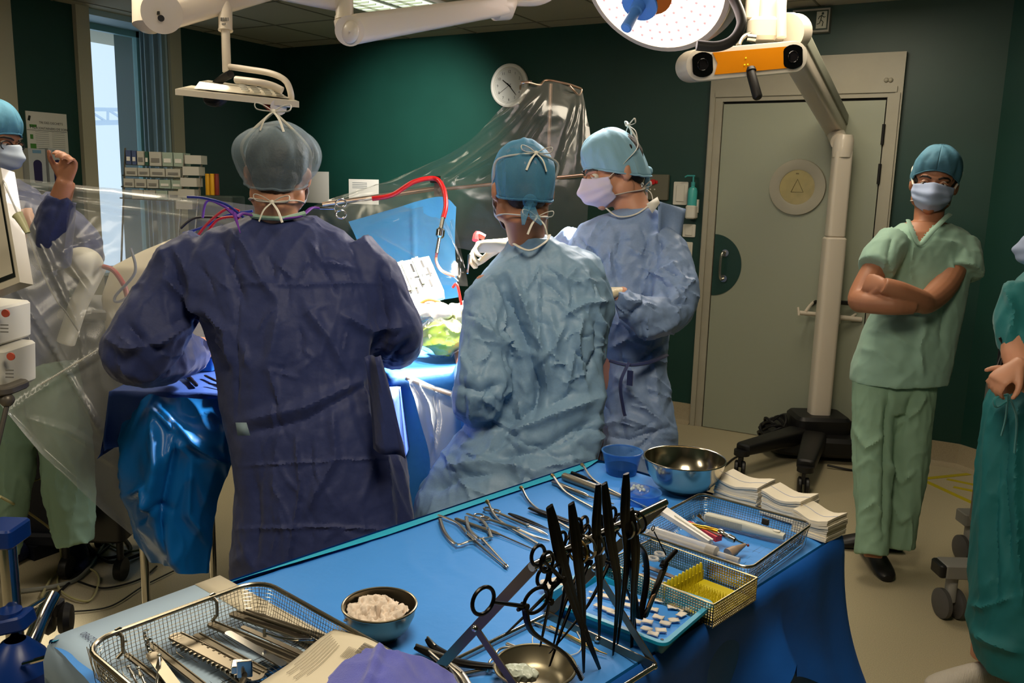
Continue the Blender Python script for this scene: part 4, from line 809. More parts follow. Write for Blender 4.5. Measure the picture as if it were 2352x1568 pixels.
m = MB(); m.tube(spline([D(1400, 828, 2.84), D(1440, 838, 2.83), D(1490, 832, 2.86), D(1530, 815, 2.92)], 6), .012, 8, flat=.4); m.tube(spline([D(1445, 832, 2.82), D(1425, 880, 2.81), D(1432, 940, 2.82), D(1436, 955, 2.82)], 6), .008, 8, flat=.4); m.box(D(1447, 868, 2.82), (.02, .004, .05)); obj('waist_tie', m, MATS['navy_gown'], s3)
h3.hair(s3, .98); h3.eyes(s3, (-.1, 1, -.35)); h3.mask(s3, mat('mask_lilac', (206, 196, 216), .8), hi=(.0, -.095, .12), lo=(0, -.085, -.085)); h3.cap(s3, M_CAPL, .07, .036, -.058, .135, .035, 21, 9)
m = MB(); q = h3.p(0, -.115, -.04); m.ell(q, .018, n=12, m=8); m.tube([q, h3.p(.01, -.105, -.075), h3.p(.0, -.09, -.1)], [.01, .02, .008], 10, flat=.5); obj('cap_knot', m, M_CAPL, s3)
m = MB(); [m.tube([V3((*D(X, 1000, d)[:2], .7)), V3((*D(X, 1000, d)[:2], .08))], [.10, .08], 16) for X in (1430, 1500)]; obj('trousers', cloth(m, .012, 3, (), .008, 0, (7, 7, 2), 6), M_SCRUB2, s3)
feet(s3, [D(1430, 1300, d), D(1500, 1300, d)], M_BLK, [dirv(-1, 0), dirv(-1, 0)])
# ---------- person at far left behind the plastic ----------
d = 3.25
s4 = thing('person', (*D(60, 900, d)[:2], 0), 'person with glasses and blue cap behind the plastic sheet at the far left', 'person')
h4 = Head(D(-18, 318, 3.2), dirv(1, -.18, -.3), dirv(.15, 0, 1), 1.05)
m = MB(); h4.build(m); h4.neck(m, D(-45, 440, 3.22), .06)
rows(m, [(450, -100, 30, d, .07), (500, -120, 70, d, .09), (700, -110, 100, d, .1), (860, -60, 110, d, .1)])
aL = [(60, 500, 3.05, 32), (105, 560, 2.98, 30), (135, 470, 2.95, 25), (152, 415, 2.93, 20)]; limb(m, aL); hand(m, D(148, 418, 2.93), dirv(.3, 0, 1), dirv(-.2, -1, .1), -1, .8, .88)
for kk in (((20, 860, d, 40), (25, 1080, d, 34), (15, 1290, d, 22)), ((125, 860, d, 40), (150, 1060, d, 34), (172, 1240, d, 24))): limb(m, list(kk))
obj('body', voxel(m, .006, 2), M_SKIN2, s4)
m = MB(); rows(m, [(405, -70, 10, d, .08), (425, -110, 60, d, .1), (470, -140, 110, d, .13), (600, -150, 140, d, .15), (720, -130, 150, d, .16), (860, -100, 130, d, .17)]); limb(m, [(40, 480, 3.15, 52), (95, 540, 3.05, 52), (115, 575, 3.0, 50), (132, 490, 2.96, 42), (145, 452, 2.95, 34)])
limb(m, [(90, 480, 3.3, 50), (200, 560, 3.3, 40), (170, 640, 3.2, 40)])
obj('gown', cloth(m, .009, 4, (), .012, .008, (6, 6, 2), 31, 7), M_NAVY, s4)
m = MB(); limb(m, [(20, 840, d, 60), (25, 1000, d, 56), (20, 1150, d, 46), (5, 1275, d, 40)]); limb(m, [(110, 840, d, 66), (145, 1000, d, 60), (158, 1120, d, 54), (172, 1250, d, 42)]); obj('trousers', cloth(m, .01, 3, (), .012, 0, (8, 8, 3), 33), M_SCRUB2, s4)
h4.hair(s4, 1.0); h4.eyes(s4); h4.mask(s4); h4.cap(s4, mat('mid_blue_cap', (80, 140, 170), .75, bump=(60, .35, .004)), .06, .045, -.04, .14, .03, 41, 10)
m = MB()
for q in (-1, 1):
    m.tube([h4.p(q*.034+math.cos(a)*.022, .095-abs(q*.034+math.cos(a)*.022)*.18, .0+math.sin(a)*.016) for a in [2*math.pi*k/20 for k in range(21)]], .0022, 6, caps=False)
    m.tube([h4.p(q*.056, .085, .006), h4.p(q*.078, .04, .006), h4.p(q*.082, -.01, .0)], .002, 6)
m.tube([h4.p(-.012, .094, .006), h4.p(.012, .094, .006)], .002, 6); obj('glasses', m, M_BLK, s4)
feet(s4, [Z(180, 1278, 0), Z(20, 1300, 0)], mat('shoe_cover', (24, 34, 74), .7, bump=(40, .5, .01)), [dirv(.5, -1), dirv(-.3, -1)])
# ---------- man in mint scrubs, arms crossed ----------
d = 3.72
s5 = thing('person', (*D(2060, 900, d)[:2], 0), 'standing man in mint green scrubs and blue cap with arms crossed', 'person')
h5 = Head(D(2146, 420, d+.02), dirv(-.50, -1, -.10), dirv(.10, 0, 1), 1.16)
m = MB(); h5.build(m); h5.neck(m, D(2130, 530, d+.03), .06)
rows(m, [(508, 2088, 2165, d+.01, .06), (530, 2062, 2195, d, .085), (560, 2040, 2222, d, .105), (700, 2040, 2185, d, .1), (860, 1985, 2140, d, .1)])
limb(m, [(2045, 560, 3.68, 28), (2003, 630, 3.62, 29), (1975, 685, 3.58, 27), (1990, 695, 3.50, 24), (2050, 700, 3.44, 24), (2098, 704, 3.44, 18)])
limb(m, [(2205, 570, 3.70, 31), (2172, 650, 3.62, 31), (2130, 693, 3.52, 27), (2110, 688, 3.46, 25), (2065, 668, 3.42, 23), (2028, 655, 3.42, 19)])
hand(m, D(2030, 655, 3.43), dirv(-.55, 1, .05), dirv(.3, 1, -.3), 1, .8, .95); hand(m, D(2094, 704, 3.47), dirv(.5, 1, .1), dirv(0, 1, -.2), 1, .6, .95)
for kk in (((2010, 860, d, 36), (2010, 1080, d-.04, 30), (2005, 1280, d-.1, 20)), ((2090, 860, d, 36), (2080, 1060, d, 30), (2065, 1240, d, 20))): limb(m, list(kk))
obj('body', voxel(m, .005, 2), M_SKIN2, s5)
m = MB(); rows(m, [(512, 2072, 2178, d+.02, .075), (530, 2048, 2215, d, .095), (560, 2030, 2238, d, .115), (620, 2030, 2222, d, .125), (700, 2018, 2208, d, .13), (770, 1985, 2195, d, .135), (840, 1962, 2178, d, .14), (876, 1958, 2170, d, .145)])
vs_ = [(2056, 550, 3.68, 38), (2030, 585, 3.64, 43), (2010, 618, 3.61, 42)]; limb(m, vs_); limb(m, [(2205, 560, 3.72, 40), (2208, 600, 3.68, 46), (2205, 628, 3.66, 50)])
S5 = [([(2020, 730), (2060, 720), (2130, 725)], 8, -.012), ([(1975, 800), (2020, 810), (2080, 860)], 10, .01), ([(2130, 740), (2110, 800), (2120, 870)], 9, .012), ([(2180, 640), (2170, 720), (2160, 800)], 9, -.014), ([(2100, 560), (2090, 610), (2095, 650)], 6, .008), ([(2150, 550), (2200, 560), (2230, 590)], 8, .010), ([(2050, 540), (2040, 590), (2045, 620)], 6, -.008), ([(2000, 760), (2050, 770), (2100, 800)], 8, .010), ([(2030, 600), (2035, 640), (2032, 660)], 7, .01), ([(2185, 590), (2190, 640), (2150, 720)], 6, .01)]
sv, sf = cloth(m, .008, 3, S5, .007, 0, (7, 7, 2.5), 51)
# cut the V of the neckline: push cloth behind the skin there is avoided by dropping faces inside the V
px_, py_ = pixv(sv); cen = D(2118, 560, d); front = (sv-np.array(h5.C))@np.array(-AW) > -.02
tri = front & (py_ < 556) & (np.abs(px_-(2113+(556-py_)*.22)) < (556-py_)*.60)
keep = [f for f in sf if not tri[f[0]] and sv[f[0], 2] < D(2120, 505, d)[2]+.03]
obj('scrub_top', (sv, keep), M_SCRUB, s5, solid=.003)
m = MB(); m.tube(spline([D(2086, 505, 3.66), D(2096, 532, 3.612), D(2113, 560, 3.595), D(2140, 532, 3.60), D(2172, 500, 3.65), D(2182, 492, 3.7)], 5), .011, 8, flat=.4, up=AW); obj('neckline_band', m, M_SCRUB, s5)
m = MB(); q = [D(2040, 535+0, 3.6)]; 
limb(m, [(2010, 845, d, 50), (2006, 960, d-.02, 48), (2004, 1100, d-.05, 42), (2005, 1180, d-.07, 38), (2003, 1274, d-.1, 37)]); limb(m, [(2095, 855, d, 58), (2086, 960, d, 54), (2080, 1100, d, 46), (2070, 1180, d, 38), (2066, 1258, d, 34)]); rows(m, [(830, 1985, 2150, d, .11), (900, 1968, 2145, d, .12), (940, 1970, 2140, d, .1)])
S5b = [([(2040, 900), (2035, 1000), (2030, 1240)], 6, -.016), ([(1960, 980), (1990, 1030), (2030, 1000)], 8, .012), ([(1965, 1080), (2000, 1050), (2035, 1090)], 8, .010), ([(1975, 1180), (2010, 1150), (2035, 1190)], 8, .010), ([(2040, 1060), (2070, 1110), (2100, 1080)], 8, .012), ([(2100, 900), (2080, 960), (2060, 1000)], 8, -.01), ([(2050, 1150), (2070, 1200), (2095, 1180)], 7, .01), ([(2060, 980), (2110, 940), (2130, 900)], 8, .012)]
obj('trousers', cloth(m, .008, 3, S5b, .009, 0, (9, 9, 3), 53), mat('mint_trousers', (142, 176, 150), .8, bump=(300, .2, .001)), s5)
h5.hair(s5, 1.0); h5.eyes(s5, (.15, 1, 0)); h5.mask(s5, mat('mask_blue', (170, 186, 220), .8), bow=False); h5.cap(s5, mat('thin_blue_cap', (84, 138, 164), .75, bump=(60, .35, .004), alpha=(.7, .5, 1.)), .16, .052, -.04, .140, .035, 55, 7)
feet(s5, [Z(2002, 1290, 0), Z(2022, 1262, 0), ], M_BLK, [dirv(-.08, -1), dirv(-1, .12)], 'clog', .31)
m = MB(); fp = Z(1958, 1240, 0)
# ---------- person at the right edge ----------
d = 2.72
s6 = thing('person', (*D(2400, 900, d)[:2], 0), 'person in teal gown and trousers cut off by the right edge', 'person')
h6 = Head(D(2442, 545, d-.02), dirv(-.9, .5, -.1), (0, 0, 1), 1.0)
m = MB(); h6.build(m); h6.neck(m, D(2460, 670, d), .06)
rows(m, [(650, 2400, 2520, d, .07), (720, 2360, 2540, d, .09), (900, 2360, 2500, d, .1)])
limb(m, [(2370, 700, 2.68, 42), (2340, 800, 2.62, 38), (2352, 850, 2.56, 32), (2338, 840, 2.50, 22)]); hand(m, D(2338, 838, 2.50), dirv(-.7, -.1, -.55), dirv(.4, .3, -.6), 1, .7, .85)
hand(m, D(2356, 868, 2.56), dirv(-.95, -.1, -.25), dirv(.2, .8, -.4), -1, .8, .85); limb(m, [(2480, 900, 2.6, 26), (2400, 890, 2.57, 24), (2352, 880, 2.56, 22)])
for X, X2 in ((2330, 2300), (2440, 2430)): q = D(X, 1000, d); m.tube([q, (q[0], q[1], .1)], [.075, .045], 14)
obj('body', voxel(m, .005, 2), M_SKIN, s6)
m = MB(); rows(m, [(618, 2380, 2500, d, .09), (650, 2345, 2560, d, .12), (740, 2325, 2560, d, .14), (830, 2330, 2550, d, .14), (930, 2318, 2540, d, .15)]); limb(m, [(2360, 670, 2.68, 54), (2335, 740, 2.66, 48), (2345, 800, 2.62, 42), (2362, 830, 2.6, 36)])
S6 = [([(2310, 650), (2330, 720), (2320, 780)], 10, .014), ([(2340, 760), (2335, 850), (2345, 920)], 8, -.012)]
obj('gown_top', cloth(m, .008, 4, S6, .009, 0, (7, 7, 2.4), 61), M_TEAL, s6)
m = MB(); rows(m, [(880, 2305, 2560, d, .15), (940, 2278, 2560, d, .16), (1100, 2260, 2555, d, .17), (1300, 2245, 2540, d, .17), (1450, 2238, 2530, d-.02, .17), (1530, 2255, 2520, d-.03, .16)])
S6b = [([(2310, 930), (2300, 1100), (2320, 1300)], 12, -.02), ([(2340, 930), (2335, 1150), (2350, 1400)], 10, .02), ([(2270, 950), (2262, 1150), (2255, 1400)], 12, .014), ([(2230, 1390), (2260, 1395), (2330, 1370)], 8, .012), ([(2230, 1450), (2290, 1480), (2350, 1500)], 12, .018), ([(2290, 1000), (2280, 1200), (2290, 1400)], 10, -.014)]
obj('trousers', cloth(m, .008, 4, S6b, .012, 0, (7, 7, 1.6), 63), mat('teal_trousers', (24, 108, 112), .7, bump=(200, .2, .001)), s6)
m = MB(); q = D(2315, 905, 2.5); m.tube(spline([q, D(2285, 915, 2.5), D(2290, 935, 2.5), D(2320, 915, 2.5)], 5), .006, 8, flat=.4); m.tube(spline([q, D(2310, 960, 2.5), D(2300, 1000, 2.51)], 5), .009, 8, flat=.3); m.tube(spline([q, D(2335, 960, 2.5), D(2330, 1040, 2.51)], 5), .009, 8, flat=.3); obj('waist_tie', m, M_TEAL, s6)
h6.mask(s6, MATS['mask_blue'], bow=False); h6.cap(s6, MATS['thin_blue_cap'], .1, .04, -.03, .145, .03, 66); h6.hair(s6, 1.0); h6.eyes(s6)
m = MB()
feet(s6, [Z(2255, 1580, 0), Z(2420, 1600, 0)], mat('white_clog', (205, 196, 182), .5, bump=(60, .5, .006, (8, 1, 1))), [dirv(-1, -.15), dirv(-.3, -1)], 'clog', .30)
m = MB(); m.rbox(D(2300, 815, 2.66), (.02, .03, .1), .006); m.tube(spline([D(2296, 775, 2.63), D(2305, 800, 2.63), D(2290, 850, 2.63), D(2318, 870, 2.6)], 6), .004, 8); m.tube(spline([D(2320, 790, 2.62), D(2300, 830, 2.62), D(2300, 860, 2.62)], 6), .003, 8); obj('badge_and_pens', m, M_BLK, s6)
# ================= OPERATING AREA =================
def plastic(name, col=(226, 226, 222), lo=.06, hi=.5, rough=.12, haze=.3, tint=(250, 250, 248)):
    """thin clear film: mostly see-through, glossy, milky where it turns edge-on"""
    m = bpy.data.materials.new(name); m.use_nodes = True; nt = m.node_tree; b = nt.nodes['Principled BSDF']; out = nt.nodes['Material Output']
    b.inputs['Base Color'].default_value = s2l(col)+(1,); b.inputs['Roughness'].default_value = .6
    g = nt.nodes.new('ShaderNodeBsdfGlossy'); g.inputs['Roughness'].default_value = rough
    tr = nt.nodes.new('ShaderNodeBsdfTransparent'); tr.inputs[0].default_value = s2l(tint)+(1,)
    lw = nt.nodes.new('ShaderNodeLayerWeight'); lw.inputs['Blend'].default_value = .35
    pw = nt.nodes.new('ShaderNodeMath'); pw.operation = 'POWER'; pw.inputs[1].default_value = 1.6; nt.links.new(lw.outputs['Facing'], pw.inputs[0])
    m1 = nt.nodes.new('ShaderNodeMixShader'); mr = nt.nodes.new('ShaderNodeMapRange'); mr.inputs['To Min'].default_value = lo; mr.inputs['To Max'].default_value = hi
    nt.links.new(pw.outputs[0], mr.inputs['Value']); nt.links.new(mr.outputs[0], m1.inputs[0]); nt.links.new(tr.outputs[0], m1.inputs[1]); nt.links.new(b.outputs[0], m1.inputs[2])
    m2 = nt.nodes.new('ShaderNodeMixShader'); mg = nt.nodes.new('ShaderNodeMapRange'); mg.inputs['To Min'].default_value = .045; mg.inputs['To Max'].default_value = .55; nt.links.new(pw.outputs[0], mg.inputs['Value'])
    nt.links.new(mg.outputs[0], m2.inputs[0]); nt.links.new(m1.outputs[0], m2.inputs[1]); nt.links.new(g.outputs[0], m2.inputs[2]); nt.links.new(m2.outputs[0], out.inputs[0]); MATS[name] = m; return m
M_FILM = plastic('clear_film', lo=.06, hi=.32, rough=.2); M_FILM2 = plastic('milky_film', (206, 210, 208), .29, .8, .22)
def sheet(edges, n=60, k=60, strokes=(), ripple=.01, rs=(6, 6, 6), seed=0, ridge=0):
    """surface through a list of rows of (x, y, d) points, every row splined the same way"""
    rws = []
    for r in edges:
        s = spline([D(*p) for p in r], 12); s = np.array(s); t = np.linspace(0, len(s)-1, k); i = np.minimum(t.astype(int), len(s)-2); f_ = (t-i)[:, None]; rws.append(s[i]*(1-f_)+s[i+1]*f_)
    P = []
    st = np.linspace(0, len(rws)-1, n); full = spline(rws, 12) if len(rws) > 2 else None
    for t in st:
        if full is None: P.append(rws[0]*(1-t)+rws[1]*t)
        else: i0 = min(int(t*12), len(full)-2); P.append(full[i0]*(1-(t*12-i0))+full[i0+1]*(t*12-i0))
    P = np.array(P); vs = P.reshape(-1, 3); fs = [(i*k+j, i*k+j+1, (i+1)*k+j+1, (i+1)*k+j) for i in range(n-1) for j in range(k-1)]
    N = vnorm(vs, fs); s_ = np.einsum('ij,ij->i', N, CAMP-vs).mean(); N = N*(1 if s_ > 0 else -1)
    a = nz(vs, rs, seed); b = nz(vs, np.array(rs)*2.4, seed+5); h = ripple*a+ripple*.25*b+ridge*((1-np.abs(a)*2.6)**2-.4)+ridge*.5*((1-np.abs(b)*2.6)**2-.4)
    if strokes: h = h+strokes_h(vs, N, strokes)
    return vs+N*h[:, None], fs
# drape stand
M_ROD = mat('rod', (200, 170, 150), .28, .9)
ds = thing('drape_stand', (*D(1265, 520, 4.05)[:2], 0), 'thin metal stand with hooked top holding up the clear plastic sheet', 'drape stand')
m = MB(); q = D(1265, 192, 4.05); m.tube([(q[0], q[1], .05), q], .009, 12); obj('pole', m, M_ROD, ds)
m = MB(); m.tube(spline([D(1195, 205, 4.00), D(1198, 192, 3.95), D(1215, 190, 3.95), D(1240, 195, 4.00), D(1255, 184, 4.05), D(1300, 192, 4.07), D(1325, 200, 4.11), D(1336, 206, 4.13), D(1330, 218, 4.11), D(1318, 208, 4.07), D(1308, 197, 4.05)], 8), .005, 10); m.tube(spline([D(1195, 188, 3.95), D(1222, 187, 3.95)], 3), .004, 6); obj('top_loop', m, M_ROD, ds)
m = MB(); m.tube([D(740, 470, 3.65), D(1005, 432, 3.78)], .011, 12); m.tube([D(1020, 434, 3.78), D(1340, 402, 3.95)], .008, 12); obj('cross_bar', m, M_ROD, ds)
m = MB(); m.box(D(1008, 432, 3.76), (.03, .03, .07)); obj('clamp', m, mat('clampgrey', (150, 130, 125), .4, .6), ds); m = MB(); m.cyl(D(1010, 436, 3.74), D(1010, 436, 3.72), .009); obj('clamp_screw', m, M_STEEL, ds); m = MB(); m.box(D(1000, 412, 3.75), (.035, .03, .03)); obj('clamp_knob', m, M_BLK, ds)
for k in range(3):
    a = 2.1*k+.4; m = MB(); c0 = V3(D(1265, 520, 4.05)); m.tube([(c0.x, c0.y, .06), (c0.x+math.cos(a)*.3, c0.y+math.sin(a)*.3, .012)], .012, 8); obj('foot', m, M_ROD, ds)
# big clear sheet hanging from the stand
ST = [([(1215, 200), (1160, 260), (1040, 350), (900, 425), (760, 470)], 8, .02), ([(1240, 215), (1140, 320), (1000, 420)], 5, .018), ([(1250, 230), (1180, 330), (1060, 400), (1010, 440)], 5, .016), ([(1262, 260), (1200, 350), (1090, 420)], 6, -.014),
      ([(1330, 215), (1320, 280), (1300, 330), (1270, 400)], 5, .018), ([(1320, 230), (1295, 320), (1275, 420)], 4, .014), ([(1335, 215), (1335, 330), (1330, 420)], 5, .015), ([(1200, 220), (1100, 300), (990, 380)], 5, -.012), ([(1100, 300), (960, 380), (820, 440)], 4, .01)]
obj('clear_drape', sheet([[(1192, 205, 3.95), (1262, 186, 4.03), (1337, 206, 4.11)], [(1142, 258, 3.89), (1250, 250, 3.95), (1346, 262, 4.07)], [(1058, 340, 3.83), (1200, 330, 3.89), (1356, 320, 4.03)], [(880, 420, 3.75), (1100, 400, 3.83), (1358, 400, 3.97)], [(715, 478, 3.65), (1010, 440, 3.75), (1352, 470, 3.95)], [(715, 560, 3.65), (1000, 560, 3.73), (1340, 640, 3.95)]], 90, 80, ST, .012, (5, 5, 5), 3, .004), M_FILM,
    label='large clear plastic drape hanging slanted from the metal stand', cat='plastic drape', angle=0)
ST2 = [([(850, 520), (900, 500), (1000, 470)], 5, .012), ([(860, 540), (960, 600), (1050, 640)], 5, .012), ([(1000, 500), (1040, 560), (1070, 620)], 4, .015), ([(1020, 440), (1090, 560), (1130, 620)], 4, .015), ([(1010, 450), (1060, 600), (1060, 640)], 4, -.012)]
obj('clear_drape', sheet([[(790, 462, 3.61), (1005, 430, 3.72)], [(800, 520, 3.55), (1040, 500, 3.65)], [(880, 600, 3.50), (1070, 620, 3.55)], [(920, 650, 3.47), (1075, 655, 3.50)]], 50, 50, ST2, .014, (7, 7, 7), 8), plastic('thin_film', lo=.02, hi=.3), label='crinkled clear film over the blue screen below the metal bar', cat='plastic drape', angle=0)
# left sheet in front of the person with glasses
ST3 = [([(10, 428), (150, 460), (350, 490), (560, 520)], 5, .016), ([(20, 440), (150, 470), (300, 500)], 3, -.012), ([(60, 425), (300, 452), (520, 478)], 8, .012), ([(30, 650), (120, 790), (230, 985), (270, 1040)], 4, .02), ([(60, 480), (130, 640), (180, 740), (200, 860)], 3, .012), ([(95, 520), (200, 660), (250, 740)], 3, .010),
       ([(135, 580), (210, 555), (255, 543)], 4, .018), ([(175, 742), (220, 715)], 3, .015), ([(0, 960), (120, 880), (250, 795)], 4, .015), ([(0, 930), (100, 1040), (220, 1150), (320, 1250)], 5, .018), ([(60, 960), (160, 990), (290, 1080)], 5, .012), ([(0, 700), (60, 760), (100, 830)], 3, .012)]
obj('clear_drape', sheet([[(8, 406, 2.95), (220, 428, 2.95), (430, 452, 2.98), (585, 472, 3.0)], [(-10, 620, 2.9), (200, 640, 2.92), (420, 640, 2.95), (585, 640, 3.0)], [(-15, 800, 2.86), (190, 860, 2.88), (370, 880, 2.9), (560, 820, 2.95)], [(-20, 905, 2.82), (110, 1050, 2.84), (240, 1170, 2.86), (335, 1258, 2.86)]], 90, 90, ST3, .012, (4, 4, 3), 13, .006), M_FILM2,
    label='wide hazy plastic drape spread at the left, hanging to a point', cat='plastic drape', angle=0)
# operating table, screen, tray, mound
M_DRP = mat('blue_drape', (36, 104, 170), .6, bump=(60, .2, .004)); M_SCREEN = mat('light_blue_drape', (70, 156, 214), .7, bump=(50, .2, .004))
fc = D(1010, 800, 3.02); ot = thing('operating_table', (fc[0], fc[1], 0), 'operating table with blue drapes under the bright light', 'operating table')
bd = (AW*.86-RT*.5).normalized(); bs = Vector((bd.y, -bd.x, 0)); bz = D(1000, 822, 3.0)[2]
m = MB(); c = V3((fc[0], fc[1], bz-.09))+bd*.55; MR = Matrix((bd, -bs, UPZ)).transposed(); m.rbox(c, (1.3, .5, .08), .05, M=MR); obj('table_top', m, M_BLK, ot)
m = MB(); m.rbox(c-UPZ*(.5*(bz-.13)), (.35, .3, bz-.2), .05, M=MR); m.rbox((c.x, c.y, .06), (.8, .5, .12), .08, M=MR); obj('column', m, mat('darkmetal', (60, 60, 62), .4, .5), ot)
P = []; n_ = 40
for i in range(56):
    t = i/55; r_ = []
    for j in range(n_):
        u = j/(n_-1); x = (u-.5)*2; s_ = max(0, abs(x)-.45)/.55; a_ = -.26-.1*s_ if i < 0 else 0
        lat = math.copysign(min(abs(x)/.45, 1)*.29+.035*s_+.012*math.sin(t*24+x*3)*s_, x); dz = -.75*s_
        lon = -.22+1.5*max(0, (t-.35)/.65); e = max(0, (.35-t)/.35); lon -= .04*e+.02*math.sin(x*14)*e; dz -= .72*e*(1 if s_ == 0 else (1-s_))
        r_.append(V3((fc[0], fc[1], bz))+bd*lon+bs*lat+UPZ*(dz+.006*noise.noise(Vector((lat*9, lon*9, 3)))))
    P.append(r_)
m = MB(); m.grid(P); obj('surgical_drape', m, M_DRP, label='blue surgical drape hanging over the operating table between two surgeons', cat='drape', angle=0)
obj('screen_drape', sheet([[(800, 508, 3.62), (905, 478, 3.64), (1010, 452, 3.66), (1048, 475, 3.66)], [(830, 580, 3.56), (930, 560, 3.60), (1045, 560, 3.62)], [(860, 720, 3.50), (940, 700, 3.50), (1052, 680, 3.50)]], 40, 50, [([(948, 460), (950, 560), (948, 660)], 3, .01)], .01, (4, 4, 2), 21), M_SCREEN, label='light blue drape stretched up as a screen behind the instrument tray', cat='drape', angle=0)
# white slotted tray
ty = thing('slotted_tray', D(965, 650, 3.05), 'white slotted plastic tray with pale strips beside the lit field', 'tray')
qa, qb, qc, qd = [V3(p) for p in (D(902, 604, 3.12), D(985, 588, 3.14), D(1020, 668, 2.98), D(938, 690, 2.96))]; nrm = (qb-qa).cross(qd-qa).normalized(); nrm = nrm if nrm.dot(V3(CAMP)-qa) > 0 else -nrm
m = MB(); m.prism([qa, qb, qc, qd], -nrm*.035); obj('tray_body', m, mat('tray_white', (196, 214, 224), .4), ty)
TB = lambda u, v: qa.lerp(qb, u).lerp(qd.lerp(qc, u), v)
m = MB()
for u, v, L in ((.06, .1, .22), (.42, .12, .22), (.72, .08, .2), (.8, .3, .25), (.48, .55, .22), (.12, .65, .2), (.72, .62, .2), (.3, .75, .15)): m.prism([TB(u, v)+nrm*.001, TB(u+.06, v)+nrm*.001, TB(u+.06, v+L)+nrm*.001, TB(u, v+L)+nrm*.001], nrm*.001)
m.prism([TB(0, .48), TB(.9, .46), TB(.9, .49), TB(0, .51)], nrm*.002); obj('slot', m, M_BLK, ty, kind='stuff')
for u, v, L in ((.1, .05, .75), (.2, .03, .8), (.3, .05, .72), (.52, .02, .7), (.62, .0, .72)):
    m = MB(); m.prism([TB(u, v)+nrm*.004, TB(u+.075, v)+nrm*.004, TB(u+.075, v+L)+nrm*.004, TB(u, v+L)+nrm*.004], nrm*.004); obj('strip', m, mat('strip_wood', (206, 196, 160), .6), ty)
m = MB(); m.prism([qd, qc, qc+nrm*.01-UPZ*.03, qd+nrm*.01-UPZ*.03], -nrm*.01); obj('tray_edge', m, mat('tray_blue', (120, 170, 210), .4), ty)
# lit gauze mound over the field, green towel, clear pouch
mb = MB(); C0 = V3(D(1010, 712, 2.98))
for k in range(9): mb.ell(C0+RT*random.uniform(-.11, .12)+AW*random.uniform(-.05, .06)+UPZ*random.uniform(-.03, .03), (random.uniform(.05, .09), random.uniform(.04, .07), random.uniform(.02, .045)), Matrix.Rotation(random.uniform(0, 3), 3, 'Z'))
vs, fs = voxel(mb, .005, 4); N = vnorm(vs, fs); vs = vs+N*(.012*((1-np.abs(nz(vs, 16, 3))*2.4)**2-.4))[:, None]; obj('gauze_heap', (vs, fs), mat('gauze', (228, 220, 200), .9), label='brightly lit heap of white gauze on the operating field', cat='gauze')
for k, (x0, y0, x1, y1, c_) in enumerate(((960, 700, 1010, 694, (200, 120, 50)), (1040, 660, 1060, 700, (190, 40, 30)), (965, 712, 1000, 704, (60, 50, 45)))): m = MB(); m.tube(spline([D(x0, y0, 2.93), D((x0+x1)/2, min(y0, y1)-6, 2.92), D(x1, y1, 2.93)], 5), .005, 8); obj('retractor_band', m, mat('band%d' % k, c_, .5), label=('orange band', 'red band', 'dark band')[k]+' lying across the brightly lit gauze heap', cat='band')
mb = MB(); C1 = V3(D(1015, 772, 2.93)); mb.ell(C1, (.085, .05, .06), Matrix((RT, AW, UPZ)).transposed(), 30, 20); vs, fs = voxel(mb, .004, 3); N = vnorm(vs, fs); vs = vs+N*(.014*((1-np.abs(nz(vs, 14, 7))*2.4)**2-.4)+.004*nz(vs, 40))[:, None]
obj('green_towel', (vs, fs), mat('green_towel', (160, 190, 60), .6, var=(12, .4)), label='yellow green bundle wrapped in film below the bright gauze', cat='towel')
m = MB(); C1b = C1-AW*.015; m.ell(C1b, (.095, .06, .068), Matrix((RT, AW, UPZ)).transposed(), 40, 24); vs, fs = voxel(m, .005, 2); vs = vs+vnorm(vs, fs)*(.010*((1-np.abs(nz(vs, 20, 17))*2.4)**2-.4))[:, None]; obj('clear_wrap', (vs, fs), MATS['thin_film'], label='crinkled clear wrap around the yellow green bundle', cat='wrap')
obj('fluid_pouch', sheet([[(925, 862, 2.72), (985, 880, 2.74), (1048, 900, 2.76)], [(955, 930, 2.66), (1000, 950, 2.7), (1060, 960, 2.74)], [(985, 1040, 2.68), (1020, 1060, 2.7), (1060, 1040, 2.74)], [(990, 1120, 2.72), (1010, 1130, 2.72), (1050, 1110, 2.74)]], 44, 40, [([(940, 870), (980, 930), (1000, 1040)], 5, .016), ([(1000, 890), (1010, 960), (990, 1060)], 4, -.014), ([(930, 880), (1040, 912)], 4, .014)], .014, (8, 8, 5), 31), M_FILM2, label='milky plastic fluid pouch hanging between the navy and pale blue gowns', cat='pouch', angle=0)
m = MB(); m.tube(spline([D(932, 868, 2.70), D(975, 886, 2.72), D(1035, 905, 2.74)], 6), .006, 8); obj('pouch_rim', m, mat('rim', (190, 170, 150), .4), label='pale stiff rim bar along the fluid pouch', cat='rim')
